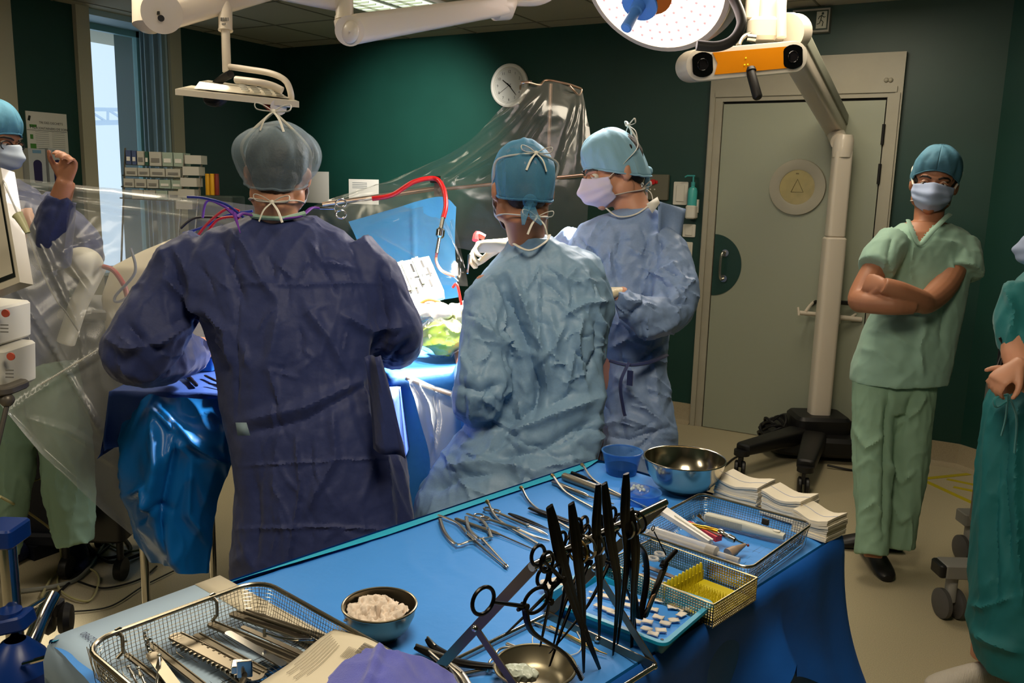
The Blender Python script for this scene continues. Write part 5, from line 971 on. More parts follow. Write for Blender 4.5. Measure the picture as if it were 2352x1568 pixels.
# red suction tubing with steel connector
su = thing('suction_tube', D(1012, 540, 3.45), 'red suction tube with steel coupling hanging before the blue screen', 'suction tube')
m = MB(); m.tube(spline([D(855, 456, 3.49), D(900, 448, 3.49), D(950, 418, 3.49), D(998, 410, 3.51), D(1018, 432, 3.47), D(1024, 470, 3.43), D(1018, 500, 3.41)], 8), .010, 12); obj('hose', m, mat('red_hose', (200, 30, 32), .3), su)
m = MB(); m.tube([D(1018, 498, 3.41), D(1012, 526, 3.40)], .008, 10); m.tube([D(1010, 540, 3.40), D(1003, 582, 3.37)], .007, 10); obj('steel_tube', m, M_STEEL, su)
m = MB(); m.tube([D(1013, 524, 3.40), D(1012, 528, 3.40), D(1010, 542, 3.40), D(1009, 546, 3.40)], [.012, .018, .018, .012], 16); obj('coupling', m, M_CHR, su)
m = MB(); m.tube(spline([D(1003, 580, 3.37), D(1002, 600, 3.35), D(1015, 622, 3.05), D(1045, 634, 3.02)], 6), .0055, 8); obj('thin_hose', m, mat('pink_hose', (210, 130, 110), .35), su)
m = MB(); m.tube([D(1078, 585, 2.98), D(1074, 628, 2.96)], [.005, .003], 8); obj('suction_cannula', m, M_CHR, label='thin steel cannula held in the brightly lit gloved hand', cat='cannula')
m = MB(); m.tube(spline([D(1092, 552, 3.02), D(1096, 538, 3.03), D(1112, 545, 3.04)], 4), .012, 8); obj('tubing_piece', m, MATS['red_hose'], label='bit of red tubing above the brightly lit gloved hand', cat='tube')
# clamp holding the film
cl_ = thing('towel_clamp', D(770, 478, 3.0), 'ring handled clamp gripping the plastic film beside the navy shoulder', 'clamp')
for s_ in (-1, 1):
    c = V3(D(783, 466 if s_ < 0 else 492, 3.0)); m = MB(); m.tube([c+RT*math.cos(a)*.018+UPZ*math.sin(a)*.014 for a in [2*math.pi*k/20 for k in range(21)]], .003, 8, caps=False); m.tube([c-RT*.016, D(768, 479, 3.0), D(722, 476+s_*3, 3.0)], [.003, .004, .002], 8); obj('handle', m, M_STEEL, cl_)
# blue and red cables
cb_ = ((( 430, 452), (470, 455), (520, 470), (560, 500)), (20, 40, 130), 'dark blue'), (((455, 540), (480, 510), (520, 480), (550, 484)), (180, 24, 30), 'red'), (((470, 545), (500, 505), (545, 500), (556, 530)), (196, 30, 34), 'bright red'), (((465, 500), (480, 460), (545, 492)), (90, 50, 150), 'purple'), (((415, 524), (450, 500), (520, 500)), (24, 22, 24), 'black'), (((420, 536), (470, 520), (520, 495), (580, 484)), (26, 50, 140), 'mid blue')
for i, (pts, c_, nm) in enumerate(cb_):
    m = MB(); m.tube(spline([D(x, y, 2.8+.02*i) for x, y in pts], 8), .0042, 8); obj('cable', m, mat('cab%d' % i, c_, .4), label='%s thin cable looping over the hazy drape behind the navy shoulder' % nm, cat='cable', group='thin cables on the hazy drape')
# ---- shapes behind the hazy sheet ----
mb = MB(); rows(mb, [(548, 395, 470, 3.35, .05), (575, 330, 520, 3.32, .09), (610, 262, 540, 3.3, .12), (680, 240, 540, 3.3, .14), (780, 255, 540, 3.3, .15), (860, 270, 540, 3.3, .14)])
vs, fs = voxel(mb, .01, 8); obj('warming_blanket', (vs, fs), mat('offwhite_blanket', (206, 196, 172), .8), label='off white padded cover seen dimly through the hazy drape', cat='cover')
mb = MB(); c0 = D(190, 605, 3.1); mb.ell(c0, (.085, .06, .06), None, 24, 14); mb.tube(spline([D(225, 610, 3.1), D(205, 650, 3.1), D(180, 700, 3.08), D(165, 745, 3.08), D(150, 790, 3.08)], 6), .032, 16); vs, fs = voxel(mb, .006, 3); obj('breathing_hose', (vs, fs), mat('hose_white', (190, 186, 170), .5), label='thick off white hose with bulb behind the hazy drape', cat='hose')
m = MB(); m.tube(spline([D(238, 612, 3.08), D(262, 622, 3.06), D(285, 655, 3.05), D(300, 690, 3.05), D(345, 660, 3.06)], 6), .009, 10); obj('blood_line', m, mat('dull_red', (160, 60, 56), .4), label='dull red line curving over the off white padded cover', cat='tube')
m = MB(); m.tube(spline([D(300, 570, 3.04), D(310, 625, 3.04), D(265, 680, 3.04), D(275, 692, 3.04), D(330, 660, 3.05)], 6), .005, 8); obj('grey_line', m, mat('line_grey', (120, 126, 140), .4), label='grey looped line over the off white padded cover', cat='tube')
m = MB(); R = Matrix.Rotation(_y, 3, 'Z'); b_ = D(235, 930, 3.5)
ca = thing('equipment_cart', (b_[0], b_[1], 0), 'dark equipment cart standing behind the hazy drape', 'cart'); m.rbox((b_[0], b_[1], .62), (.30, .4, .9), .03, M=R); obj('housing', m, M_BLK, ca); m = MB(); m.rbox((b_[0], b_[1], 1.09), (.34, .44, .04), .03, M=R); obj('top', m, M_GREY, ca)
for sx in (-1, 1):
    for sy in (-1, 1): p = V3((b_[0], b_[1], 0))+RT*.11*sx+AW*.15*sy; m = MB(); m.cyl(p+UPZ*.045-RT*.015, p+UPZ*.045+RT*.015, .045, n=20); m.cyl(p+UPZ*.05, p+UPZ*.18, .014); obj('caster', m, M_BLK, ca)
m = MB(); b2 = D(95, 1060, 3.75); m.rbox((b2[0], b2[1], .32), (.34, .3, .5), .04, M=R); m.rbox((b2[0], b2[1], .08), (.4, .36, .06), .04, M=R); m.box((b2[0], b2[1], .03), (.3, .3, .06)); obj('floor_unit', m, mat('darkblueblack', (18, 22, 34), .5), label='low dark unit on the floor between the green trousers at left', cat='machine')
# bead chain along the drape edge
m = MB()
a_, b_ = V3(D(95, 882, 2.8)), V3(D(243, 792, 2.82))
for k in range(44): m.ell(a_.lerp(b_, k/43)+UPZ*.0, .0035, n=6, m=4)
obj('perforated_seam', m, M_PAPER, label='dotted white seam running across the hazy drape', cat='seam', kind='stuff')
# ---- shelf of suture boxes below the window ----
d = 5.05
sh = thing('supply_rack', (*D(370, 440, d)[:2], 0), 'wire rack stacked with small white boxes beneath the window', 'rack')
def sp(x, y, dd=0): return V3(D(x, y, d+dd))
m = MB()
for (x0, y0, x1, y1) in ((288, 340, 278, 620), (464, 362, 440, 630), (424, 354, 405, 630)): m.tube([sp(x0, y0), sp(x1, y1)], .006, 6); m.tube([sp(x0, y0, .25), sp(x1, y1, .25)], .006, 6)
obj('rack_frame', m, M_STEEL, sh)
for k, (yl, yr) in enumerate(((378, 386), (404, 412), (430, 438), (456, 464))):
    m = MB(); m.prism([sp(284-3*k, yl), sp(424-4*k, yr), sp(424-4*k, yr, .3), sp(284-3*k, yl, .3)], (0, 0, .008)); obj('shelf', m, M_STEEL, sh)
m = MB(); c0 = sp(350, 600); m.box((c0.x, c0.y, .25), (.5, .4, .5)); obj('base_cabinet', m, M_GREY, sh)
bxs = []
rowsb = ((345, 378, 286, ((14, 'spine'), (12, 'spine'), (18, 'w'), (10, 'teal'), (30, 'w'), (26, 'g'), (24, 'g'))), (385, 404, 284, ((30, 'w'), (28, 'w'), (36, 'w'), (36, 'w'))), (410, 430, 281, ((26, 'w'), (28, 'w'), (28, 'w'), (28, 'g'), (26, 'g'))), (436, 456, 300, ((28, 'w'), (28, 'w'), (28, 'g'), (28, 'w'))))
cm = {'w': mat('box_white', (176, 174, 162), .6), 'g': mat('box_green', (150, 166, 150), .6), 'spine': mat('box_bluespine', (70, 84, 120), .6), 'teal': mat('box_teal', (40, 80, 66), .6)}
pos_n = ('top', 'second', 'third', 'lowest'); ordn = ('first', 'second', 'third', 'fourth', 'fifth', 'sixth', 'seventh'); cn = {'w': 'white', 'g': 'pale green', 'spine': 'blue spined', 'teal': 'dark teal'}
for ri, (yt, yb, x, L) in enumerate(rowsb):
    for bi, (wd, c_) in enumerate(L):
        a, b = sp(x+1, yb-1+ri*.3+bi*.8, -.02), sp(x+wd-1, yt+bi*1.0, -.02); cx = (a+b)/2+AW*.07; w_ = abs((b-a).dot(RT)); h_ = abs(b.z-a.z)
        t = thing('supply_box', (cx.x, cx.y, a.z), '%s small box, %s from the left on the %s shelf of the wire rack' % (cn[c_], ordn[bi], pos_n[ri]), 'box', 'small boxes on the wire rack')
        m = MB(); m.box((cx.x, cx.y, (a.z+b.z)/2), (w_, .12, h_), M=R); obj('carton', m, cm[c_], t, smooth=False)
        m = MB(); q = cx-AW*.062; m.box((q.x, q.y, (a.z+b.z)/2-h_*.1), (w_*.7, .003, h_*.3), M=R); obj('box_label', m, M_GREY if c_ == 'w' else M_PAPER, t, smooth=False)
        x += wd
for k in range(5):
    a, b = sp(422-k*5+2, 376+26*k, -.06), sp(462-k*5, 357+26*k, -.06); m = MB(); cx = (a+b)/2+AW*.05; m.box((cx.x, cx.y, cx.z), (abs((b-a).dot(RT)), .1, abs(b.z-a.z)), M=R); obj('supply_box', m, cm['w'], label='white flat box, number %s down in the right column of the wire rack' % ('one', 'two', 'three', 'four', 'five')[k], cat='box', group='flat boxes in the right column')
for k, (x, c_, n_) in enumerate(((478, (190, 140, 20), 'yellow'), (489, (200, 150, 30), 'orange yellow'), (499, (110, 40, 30), 'dark red'))):
    m = MB(); p = V3(D(x, 448, 5.1)); m.tube([p, p+UPZ*.10, p+UPZ*.105, p+UPZ*.125], [.014, .014, .013, .013], 14); bt = obj('medicine_bottle', m, mat('bot%d' % k, c_, .3), label='%s slim bottle standing beside the wire rack' % n_, cat='bottle', group='slim bottles beside the rack')
p0 = D(495, 480, 5.12); m = MB(); m.rbox((p0[0]+.04, p0[1]+.02, D(495, 449, 5.12)[2]/2), (.2, .25, D(495, 449, 5.12)[2]), .02, M=R); obj('side_cabinet', m, mat('cabinet_dark', (50, 60, 56), .5), label='dark narrow cabinet carrying the slim bottles beside the rack', cat='cabinet')
# ---- second instrument table behind the navy gown ----
d2 = 2.78; tz2 = D(440, 868, d2)[2]
t2 = thing('instrument_trolley', (*D(600, 900, d2)[:2], 0), 'small instrument trolley under blue drapes behind the navy gown', 'trolley')
ax2 = RT; ay2 = AW; O = V3(D(625, 880, d2)); O.z = tz2
m = MB(); MR2 = Matrix((RT, AW, UPZ)).transposed(); m.rbox(O-UPZ*.02, (.82, .42, .03), .03, M=MR2); obj('table_top', m, M_STEEL, t2)
for sx, sy, nm in ((-.37, -.17, 0), (-.27, .15, 0), (.3, -.17, 0), (.3, .15, 0)):
    p = O+RT*sx+AW*sy; m = MB(); m.tube([(p.x, p.y, .08), (p.x, p.y, tz2-.02)], .013, 12); lg = obj('leg', m, M_CHR, t2); m = MB(); m.cyl((p.x-.012, p.y, .04), (p.x+.012, p.y, .04), .04, n=18); m.cyl((p.x, p.y, .05), (p.x, p.y, .09), .012); obj('caster', m, M_BLK, lg)
P = []
for i in range(40):
    v = i/39*2-1; r_ = []
    for j in range(90):
        u = j/89*2-1; su_ = max(0, abs(u)-.75)/.25; sv_ = max(0, abs(v)-.6)/.4; dz = -(.20*su_+.17*sv_*(1-su_)); fl = .02*math.sin(u*26+v*3)*sv_+.02*math.sin(v*20)*su_
        r_.append(O+RT*math.copysign(min(abs(u)/.75, 1)*.425+.03*su_, u)+AW*(math.copysign(min(abs(v)/.6, 1)*.225, v)+math.copysign(fl+.02*sv_, v))+UPZ*(dz+.006+.002*noise.noise(Vector((u*12, v*6, 0)))))
    P.append(r_)
m = MB(); m.grid(P); obj('table_drape', m, mat('navy_drape', (40, 74, 150), .7, bump=(80, .2, .004)), t2, angle=0)
ST4 = [([(300, 900), (290, 1000), (300, 1150), (350, 1280)], 10, .02), ([(350, 950), (360, 1060), (340, 1200)], 12, .03), ([(400, 960), (395, 1080), (370, 1200), (380, 1290)], 10, -.025), ([(350, 940), (400, 990), (380, 1080)], 8, .02), ([(300, 1140), (335, 1120), (350, 1180)], 6, .02), ([(440, 1050), (430, 1180), (480, 1250)], 10, .018), ([(360, 930), (440, 1010), (520, 1060)], 10, .02), ([(320, 1200), (360, 1160), (400, 1170)], 7, -.016)]
obj('plastic_cover', sheet([[(300, 882, 2.66), (345, 905, 2.56), (430, 915, 2.54), (530, 915, 2.56)], [(280, 980, 2.64), (330, 990, 2.50), (440, 1000, 2.5), (540, 1010, 2.54)], [(278, 1090, 2.64), (330, 1110, 2.48), (440, 1060, 2.52), (535, 1050, 2.56)], [(300, 1190, 2.64), (350, 1230, 2.5), (430, 1200, 2.54), (500, 1160, 2.6)], [(345, 1290, 2.62), (400, 1312, 2.54), (440, 1318, 2.56), (478, 1315, 2.6)]], 80, 80, ST4, .012, (6, 6, 3), 41, .014), mat('bright_blue_plastic', (14, 102, 178), .35, spec=.45, bump=(24, .15, .004)), label='crumpled bright blue plastic cover hanging below the trolley edge', cat='plastic cover', angle=0)
bt = thing('instrument_bin', O+RT*-.27+AW*.1, 'small blue open box on the trolley behind the navy sleeve', 'box'); q = V3(D(455, 828, 2.9)); q.z = tz2+.03
m = MB(); m.rbox(q, (.14, .12, .05), .012, M=MR2); obj('bin', m, mat('bin_blue', (30, 110, 190), .4), bt); m = MB(); m.rbox(q+UPZ*.027, (.12, .10, .004), .01, M=MR2); obj('bin_opening', m, mat('bin_in', (70, 160, 220), .5), bt)
for k, (x0, y0, x1, y1, r_, n_) in enumerate(((425, 858, 452, 885, .0075, 'thick black marker pen lying on the blue trolley drape'), (470, 862, 512, 882, .004, 'slim black pen beside the thick marker pen'), (478, 880, 518, 888, .003, 'thin dark instrument at the trolley edge under the navy gown'))):
    m = MB(); a, b = V3(Z(x0, y0, tz2+.016)), V3(Z(x1, y1, tz2+.016)); m.tube([a, a.lerp(b, .06), a.lerp(b, .55), a.lerp(b, .56), a.lerp(b, .95), b], [r_*.6, r_, r_, r_*.85, r_*.85, r_*.5], 12); obj('marker_pen', m, mat('penblk', (20, 18, 34), .3), label=n_, cat='pen')
# ================= LEFT EDGE =================
d = 2.1
mo = thing('patient_monitor', D(-20, 550, d), 'flat monitor with pale frame cut by the left edge', 'monitor')
A_, B_, C_, D_ = V3(D(-120, 385, 2.15)), V3(D(2, 385, d)), V3(D(46, 648, d)), V3(D(-90, 700, 2.1)); nn = (B_-A_).cross(D_-A_).normalized(); nn = nn if nn.dot(V3(CAMP)-A_) > 0 else -nn
m = MB(); m.prism([A_, B_, C_, D_], -nn*.04); obj('frame', m, M_IVORY, mo)
ce = (A_+B_+C_+D_)/4; m = MB(); m.prism([ce+(p-ce)*.90+nn*.001 for p in (A_, B_, C_, D_)], nn*.002); obj('screen', m, mat('screen_dark', (30, 34, 32), .1, coat=.5), mo, smooth=False)
m = MB(); m.tube([D(-60, 690, d+.05), D(-60, 760, d+.05)], .03, 12); obj('mount', m, M_GREY, mo)
def pump(y0, y1, x1, label, xs):
    t = thing('infusion_pump', D(0, y1, 2.25), label, 'pump', 'pumps at the left edge'); c = V3(D((x1-140)/2, (y0+y1)/2, 2.25)); w_ = (x1+140)*2.25/F; h_ = (y1-y0)*2.25/F
    m = MB(); m.rbox(c, (w_, .16, h_), .015, M=MR2@Matrix.Rotation(.06, 3, 'Y')); obj('housing', m, M_PAPER, t); m = MB(); q = V3(D(xs, (y0+y1)/2-14, 2.16)); m.cyl(q, q-AW*.004, .010, n=20); obj('red_mark', m, mat('redmark', (200, 90, 70), .5), t)
    m = MB()
    for k in range(3): m.box(V3(D(x1-26, y1-30+k*8, 2.16)), (.02, .002, .003), M=MR2)
    obj('print', m, M_GREY, t, smooth=False)
pump(690, 776, 36, 'upper white pump with a red mark at the left edge', 14); pump(784, 880, 48, 'lower white pump with a red mark at the left edge', 26)
m = MB(); m.rbox(D(-10, 888, 2.2), (.13, .12, .02), .03, M=MR2); m.tube(spline([D(-20, 890, 2.2), D(6, 905, 2.2), D(18, 925, 2.18)], 4), .014, 10); m.ell(D(16, 918, 2.17), .018, n=12, m=8); m.tube([D(16, 930, 2.17), D(-12, 1050, 2.15)], .006, 8); obj('pump_bracket', m, mat('brk', (110, 104, 96), .4, .4), label='grey bracket with round clamp under the two white pumps', cat='bracket')
dv = thing('drip_line', D(40, 500, 2.0), 'thin drip line with cream drip chamber in front of the hazy drape', 'drip line')
m = MB(); m.tube([D(8, 415, 2.1), D(14, 430, 2.05), D(42, 495, 2.0)], .0022, 6); m.tube(spline([D(62, 535, 2.0), D(95, 620, 2.0), D(130, 690, 2.02), D(150, 715, 2.05), D(180, 760, 2.1)], 6), .0022, 6); obj('line', m, mat('clearline', (190, 190, 184), .2, alpha=(.4, .5, .9)), dv)
m = MB(); m.tube([D(40, 493, 2.0), D(43, 497, 2.0), D(52, 512, 2.0), D(64, 535, 2.0)], [.013, .011, .009, .006], 14); obj('drip_chamber', m, mat('chamber', (206, 204, 160), .4), dv)
# IV pole with blue clamps, chrome base
iv = thing('drip_pole', (*Z(30, 1620, 0)[:2], 0), 'chrome pole with blue clamps and wheeled base at the lower left', 'stand'); 
dp_ = 1.95; pa, pb = V3(D(14, 1215, dp_)), V3(D(38, 1500, dp_))
px0, py0 = (pa.x+pb.x)/2, (pa.y+pb.y)/2
m = MB(); m.tube([pb-(pb-pa)*.0+UPZ*-.35, pa], .019, 20); obj('pole', m, M_CHR, iv)
m = MB(); q = V3(D(12, 1224, dp_-.01)); m.rbox(q, (.075, .09, .045), .012, M=MR2); obj('upper_clamp', m, mat('clamp_blue', (14, 54, 130), .35), iv)
m = MB(); q = V3(D(24, 1428, dp_-.01)); m.rbox(q, (.095, .06, .035), .012, M=MR2@Matrix.Rotation(-.25, 3, 'Y')); m.cyl(q, q+UPZ*.03, .026, n=20); obj('middle_clamp', m, MATS['clamp_blue'], iv)
m = MB(); q = V3(D(38, 1505, dp_)); m.lathe([(.0, -.06), (.07, -.06), (.075, -.03), (.06, .0), (.03, .035), (.022, .04)], q, n=28); obj('hub', m, MATS['clamp_blue'], iv)
m = MB(); m.tube(spline([D(52, 1520, dp_), D(75, 1470, 2.02), D(95, 1420, 2.1), D(120, 1370, 2.18)], 6), .019, 14); g = obj('leg', m, M_CHR, iv)
m = MB(); cq = V3(D(132, 1420, 2.2))
for s_ in (-1, 1): m.lathe([(0, -.016), (.034, -.014), (.042, 0), (.034, .014), (0, .016)], cq+RT*.022*s_-UPZ*.0, RT+AW*.3, 24)
m.rbox(cq+UPZ*.03, (.03, .04, .04), .01, M=MR2); obj('caster', m, M_BLK, g)
for x1, y1 in ((-120, 1560), (120, 1640), (0, 1700)):
    m = MB(); e = V3(D(x1, y1, dp_)); m.tube([V3(D(38, 1520, dp_)), e], .016, 10); g = obj('leg', m, M_CHR, iv)
m = MB(); m.tube([D(55, 1524, 1.9), D(130, 1503, 1.86)], .006, 8); obj('tightening_rod', m, M_CHR, iv); m = MB(); m.cyl(D(60, 1400, 2.0), D(100, 1375, 2.1), .005); obj('tightening_rod', m, M_CHR, iv)
# floor cables
M_CC = mat('cream_cable', (176, 168, 120), .4); M_CG = mat('grey_hose', (150, 150, 138), .35, alpha=(.6, .5, 1))
def fcab(pts, r, mt, label, lift=0): 
    m = MB(); m.tube(spline([Z(x, y, z) for x, y, z in pts], 10), r, 8); obj('floor_cable', m, mt, label=label, cat='cable', group='cables by the green trousers')
fcab([(0, 1140, .5), (70, 1180, .25), (130, 1230, .1), (145, 1290, .02), (170, 1260, .02), (175, 1300, .02), (140, 1300, .02), (110, 1340, .01), (95, 1370, .01)], .005, M_CC, 'cream cable dropping down and knotted on the floor')
fcab([(180, 1100, .3), (150, 1200, .1), (142, 1280, .01), (135, 1350, .01), (200, 1380, .01), (226, 1340, .01), (215, 1310, .01), (150, 1290, .01)], .0045, M_CC, 'cream cable running down in a wide floor loop')
fcab([(230, 1190, .1), (240, 1240, .02), (290, 1265, .01), (330, 1260, .01)], .005, M_CC, 'short cream cable beside the blue shoe cover')
fcab([(235, 1180, .15), (235, 1250, .02), (190, 1320, .01), (130, 1345, .01), (40, 1358, .01)], .009, M_CG, 'translucent grey hose curving over the floor')
fcab([(215, 1165, .1), (192, 1230, .02), (230, 1280, .01), (300, 1262, .01), (260, 1220, .01), (200, 1240, .01), (250, 1290, .01), (330, 1270, .01)], .007, M_BLK, 'black cable coiled behind the blue shoe cover')
fcab([(20, 1400, .01), (80, 1400, .01), (130, 1365, .01), (230, 1270, .01), (270, 1240, .01)], .006, M_BLK, 'black cable running straight from the pole base')
fcab([(180, 1335, .01), (240, 1350, .01), (320, 1330, .01), (360, 1300, .01)], .004, M_BLK, 'thin black cable sagging in front of the trolley')
fcab([(150, 1405, .01), (250, 1393, .01), (330, 1345, .01), (400, 1310, .01)], .003, M_BLK, 'thinnest black cable nearest the caster')
fcab([(0, 1120, .45), (60, 1110, .42), (140, 1085, .42), (200, 1100, .42)], .004, M_CC, 'thin cream line crossing level behind the hazy drape')
# trolley wheels at right
tf = thing('trolley', (*Z(2240, 1385, 0)[:2], 0), 'grey trolley on twin casters, mostly hidden by the teal trousers', 'trolley')
def twinwheel(x, y, d, r):
    c = V3(Z(x, y, r)); m = MB(); m.rbox(c+UPZ*r*.9, (.035, .05, r*1.5), .015, M=MR2); m.cyl(c+UPZ*r*1.5, c+UPZ*(r*2+.01), .022); t = obj('caster_fork', m, mat('fork_grey', (150, 148, 142), .45), tf)
    for s_ in (-1, 1):
        m = MB(); m.lathe([(0, -.014), (r*.75, -.014), (r, -.008), (r, .008), (r*.75, .014), (0, .014)], c+RT*.028*s_, RT+AW*.1, 28); obj('wheel', m, mat('wheel_grey', (84, 82, 80), .5), t)
    return c
c = twinwheel(2180, 1385, 0, .058)
c2 = twinwheel(2222, 1258, 0, .058)
m = MB(); MR5 = MR2; m.rbox(c+UPZ*.145+RT*.20, (.5, .09, .055), .01, M=MR2); obj('base_bar', m, mat('fork_grey2', (130, 128, 122), .45), tf); m = MB(); m.rbox(c+UPZ*.145-RT*.055, (.03, .085, .05), .012, M=MR2); obj('bumper', m, M_BLK, tf)
m = MB(); m.rbox(c2+UPZ*.145+RT*.2, (.5, .09, .055), .01, M=MR2); obj('base_bar', m, MATS['fork_grey2'], tf); m = MB(); m.rbox(c+UPZ*.5+RT*.45+AW*.15, (.4, .5, .62), .03, M=MR2); obj('cabinet', m, M_GREY, tf)
# ================= INSTRUMENT TABLE =================
zt = .85
TA, TBp = V3(Z(1370, 1060, zt)), V3(Z(1922, 1225, zt)); TLF = V3(Z(620, 1335, zt))
eu = (TBp-TA).normalized(); ev = (TLF-TA).normalized(); ev = (ev-ev.dot(eu)*eu*1.0).normalized() if abs(ev.dot(eu)) < .2 else ev
TW = (TBp-TA).length; TL = (V3(Z(150, 1512, zt))-TA).dot(ev)
def T(x, y, h=0.0): return V3(Z(x, y, zt+.004+h))
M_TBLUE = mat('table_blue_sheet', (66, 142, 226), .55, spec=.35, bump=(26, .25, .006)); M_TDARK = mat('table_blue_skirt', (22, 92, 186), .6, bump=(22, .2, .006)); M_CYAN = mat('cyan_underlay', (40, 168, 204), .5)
it = thing('instrument_table', TA+eu*TW/2+ev*TL/2-UPZ*zt, 'long instrument table draped in blue sheets in the foreground', 'table')
MT = Matrix((eu, ev, UPZ)).transposed()
m = MB(); m.rbox(TA+eu*TW/2+ev*TL/2-UPZ*.03, (TW-.03, TL-.03, .04), .02, M=MT); obj('table_top', m, M_STEEL, it)
for su in (.16, TW-.18):
    for sv in (.22, TL-.12):
        p = TA+eu*su+ev*sv; m = MB(); m.tube([(p.x, p.y, .10), (p.x, p.y, zt-.05)], .018, 12); lg = obj('leg', m, M_CHR, it); m = MB(); m.cyl((p.x-.014, p.y, .05), (p.x+.014, p.y, .05), .05, n=20); m.cyl((p.x, p.y, .06), (p.x, p.y, .11), .014); obj('caster', m, M_BLK, lg)
# drape: rows run round the edge (left side, far side, right side)
def per(s):
    """perimeter point and outward direction; s in metres from near-left to far-left to far-right to near-right"""
    if s < TL: return TA+ev*(TL-s), -eu
    if s < TL+TW: return TA+eu*(s-TL), -ev
    return TBp+ev*(s-TL-TW), eu
def skirt(name, drop, off, mt, amp, seed, fn=None, flare=.10):
    P = []; S = 2*TL+TW; n = 260
    for i in range(n+1):
        s = S*i/n; p, o = per(s)
        for c, oa, ob in ((TL, -eu, -ev), (TL+TW, -ev, eu)):
            if abs(s-c) < .09: t = (s-c+.09)/.18; o = (oa*(1-t)+ob*t).normalized()
        corner = math.exp(-((s-TL-TW)/.13)**2)+math.exp(-((s-TL)/.13)**2); r_ = []; dr = fn(s) if fn else drop
        for j in range(26):
            t = j/25; e = min(1, t*8)
            fold = (math.sin(s*13+seed)*.5+math.sin(s*29+seed*2+t)*.3+noise.noise(Vector((s*5, t*1.2, seed)))*.9)*amp*t**.8
            q = p+o*(off+.012*math.sin(e*math.pi/2)+fold*1.0+flare*t*t*(.4+corner*1.6)+.02*corner*t)+UPZ*(.004-.012*(1-math.cos(e*math.pi/2))-(dr-.012)*max(0, t-.02))
            r_.append(q)
        P.append(r_)
    m = MB(); m.grid(P); return obj(name, m, mt, it, angle=0)
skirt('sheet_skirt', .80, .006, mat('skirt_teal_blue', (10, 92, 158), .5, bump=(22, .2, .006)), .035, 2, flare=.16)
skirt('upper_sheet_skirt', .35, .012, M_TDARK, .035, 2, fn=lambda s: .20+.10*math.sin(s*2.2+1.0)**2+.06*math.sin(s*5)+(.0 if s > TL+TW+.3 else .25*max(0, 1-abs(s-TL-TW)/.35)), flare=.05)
P = []; nu, nv = 60, 150
for i in range(nv+1):
    r_ = []
    for j in range(nu+1):
        u, v = TW*j/nu, TL*i/nv; p = TA+eu*u+ev*v; q = Vector((u*5+3*noise.noise(Vector((u*4, v*4, 2))), v*5, 1)); r1 = (1-abs(noise.noise(q))*2.4)**2-.3
        q2 = Vector((u*11, v*9, 4)); e = min(u, TW-u, .05)/.05; ed = min(1, max(0, (u-.05)/.1)); b_ = math.exp(-((v-1.0)/.45)**2)*math.exp(-((u-.14)/.16)**2)
        r_.append(p+UPZ*(.003+.0035*r1*b_+.0016*noise.noise(q2)*b_-.006*(1-min(1, e))**2))
    P.append(r_)
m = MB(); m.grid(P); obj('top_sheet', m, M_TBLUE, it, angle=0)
m = MB(); P = []
for i in range(60):
    v = TL*i/59; w_ = .030*min(1, (v+.02)/.1)*(1-.25*math.sin(v*3))*(1 if v < .75 else max(.05, 1-(v-.75)*3)); P.append([TA+ev*v+eu*w_+UPZ*.0065, TA+ev*v+UPZ*.0062, TA+ev*v-eu*.012+UPZ*.001, TA+ev*v-eu*.020-UPZ*.014])
m.grid(P); obj('cyan_edge', m, M_CYAN, it, angle=0)
M_INS = mat('instrument_steel', (178, 172, 160), .28, 1.0); M_INSD = mat('dark_titanium', (34, 32, 30), .3, .85); M_INSB = mat('brass_steel', (190, 160, 100), .28, 1.0)
def ringpts(c, r, n1, n2, k=20, sq=1.0): return [c+n1*math.cos(2*math.pi*j/k)*r+n2*math.sin(2*math.pi*j/k)*r*sq for j in range(k+1)]
def lay(pts, h=.004, **k): return [T(x, y, h) for x, y in pts]
# curved suction tubes
for pts, l in (((( 1122, 1167), (1146, 1194), (1236, 1249)), 'long bright suction tube beside the ring handled holder'), (((1200, 1134), (1226, 1162), (1310, 1215)), 'long bright suction tube over the dark tweezers'), (((1272, 1105), (1300, 1130), (1362, 1166)), 'long bright suction tube beside the knurled scalpel handle'), (((1340, 1080), (1372, 1108), (1490, 1168)), 'long bright suction tube farthest along the table')):
    t = thing('suction_cannula', T(*pts[1]), l, 'suction tube', 'suction tubes laid on the blue table'); m = MB(); a, b, c = lay(pts, .005); m.tube(spline([a+UPZ*.012, b, c], 6), .0032, 10); obj('shaft', m, M_INS, t)
    m = MB(); m.tube([a+UPZ*.012, a+UPZ*.012+(a-b).normalized()*.012], [.004, .0055], 12); obj('hub', m, M_INSB, t)
# spring micro scissors
def micro(up, lo, j, tip, l):
    t = thing('micro_scissors', T(*j), l, 'micro scissors', 'spring handled micro scissors'); 
    for nm, p in (('spring_handle', up), ('spring_handle', lo)):
        m = MB(); m.tube(spline(lay(p, .008), 6), .0042, 8, flat=.35, up=UPZ); hh = obj(nm, m, M_INS, t)
        q = T(*p[-2], .011); m = MB(); m.cyl(q-UPZ*.004, q+UPZ*.002, .0022, n=10); obj('rivet', m, M_CHR, hh)
    m = MB(); J = T(*j, .008); m.tube([T(*up[-1], .008), J, T(*tip, .004)], [.003, .0034, .0012], 8); m.tube([T(*lo[-1], .008), J, T(tip[0]-3, tip[1]-3, .004)], [.003, .0030, .001], 8); obj('shaft', m, M_INS, t)
    m = MB(); tp = T(*tip, .004); d_ = (tp-J).normalized(); m.tube([tp-d_*.02, tp-d_*.008, tp], [.0016, .0034, .0006], 8, flat=.5); obj('blade', m, M_CHR, t)
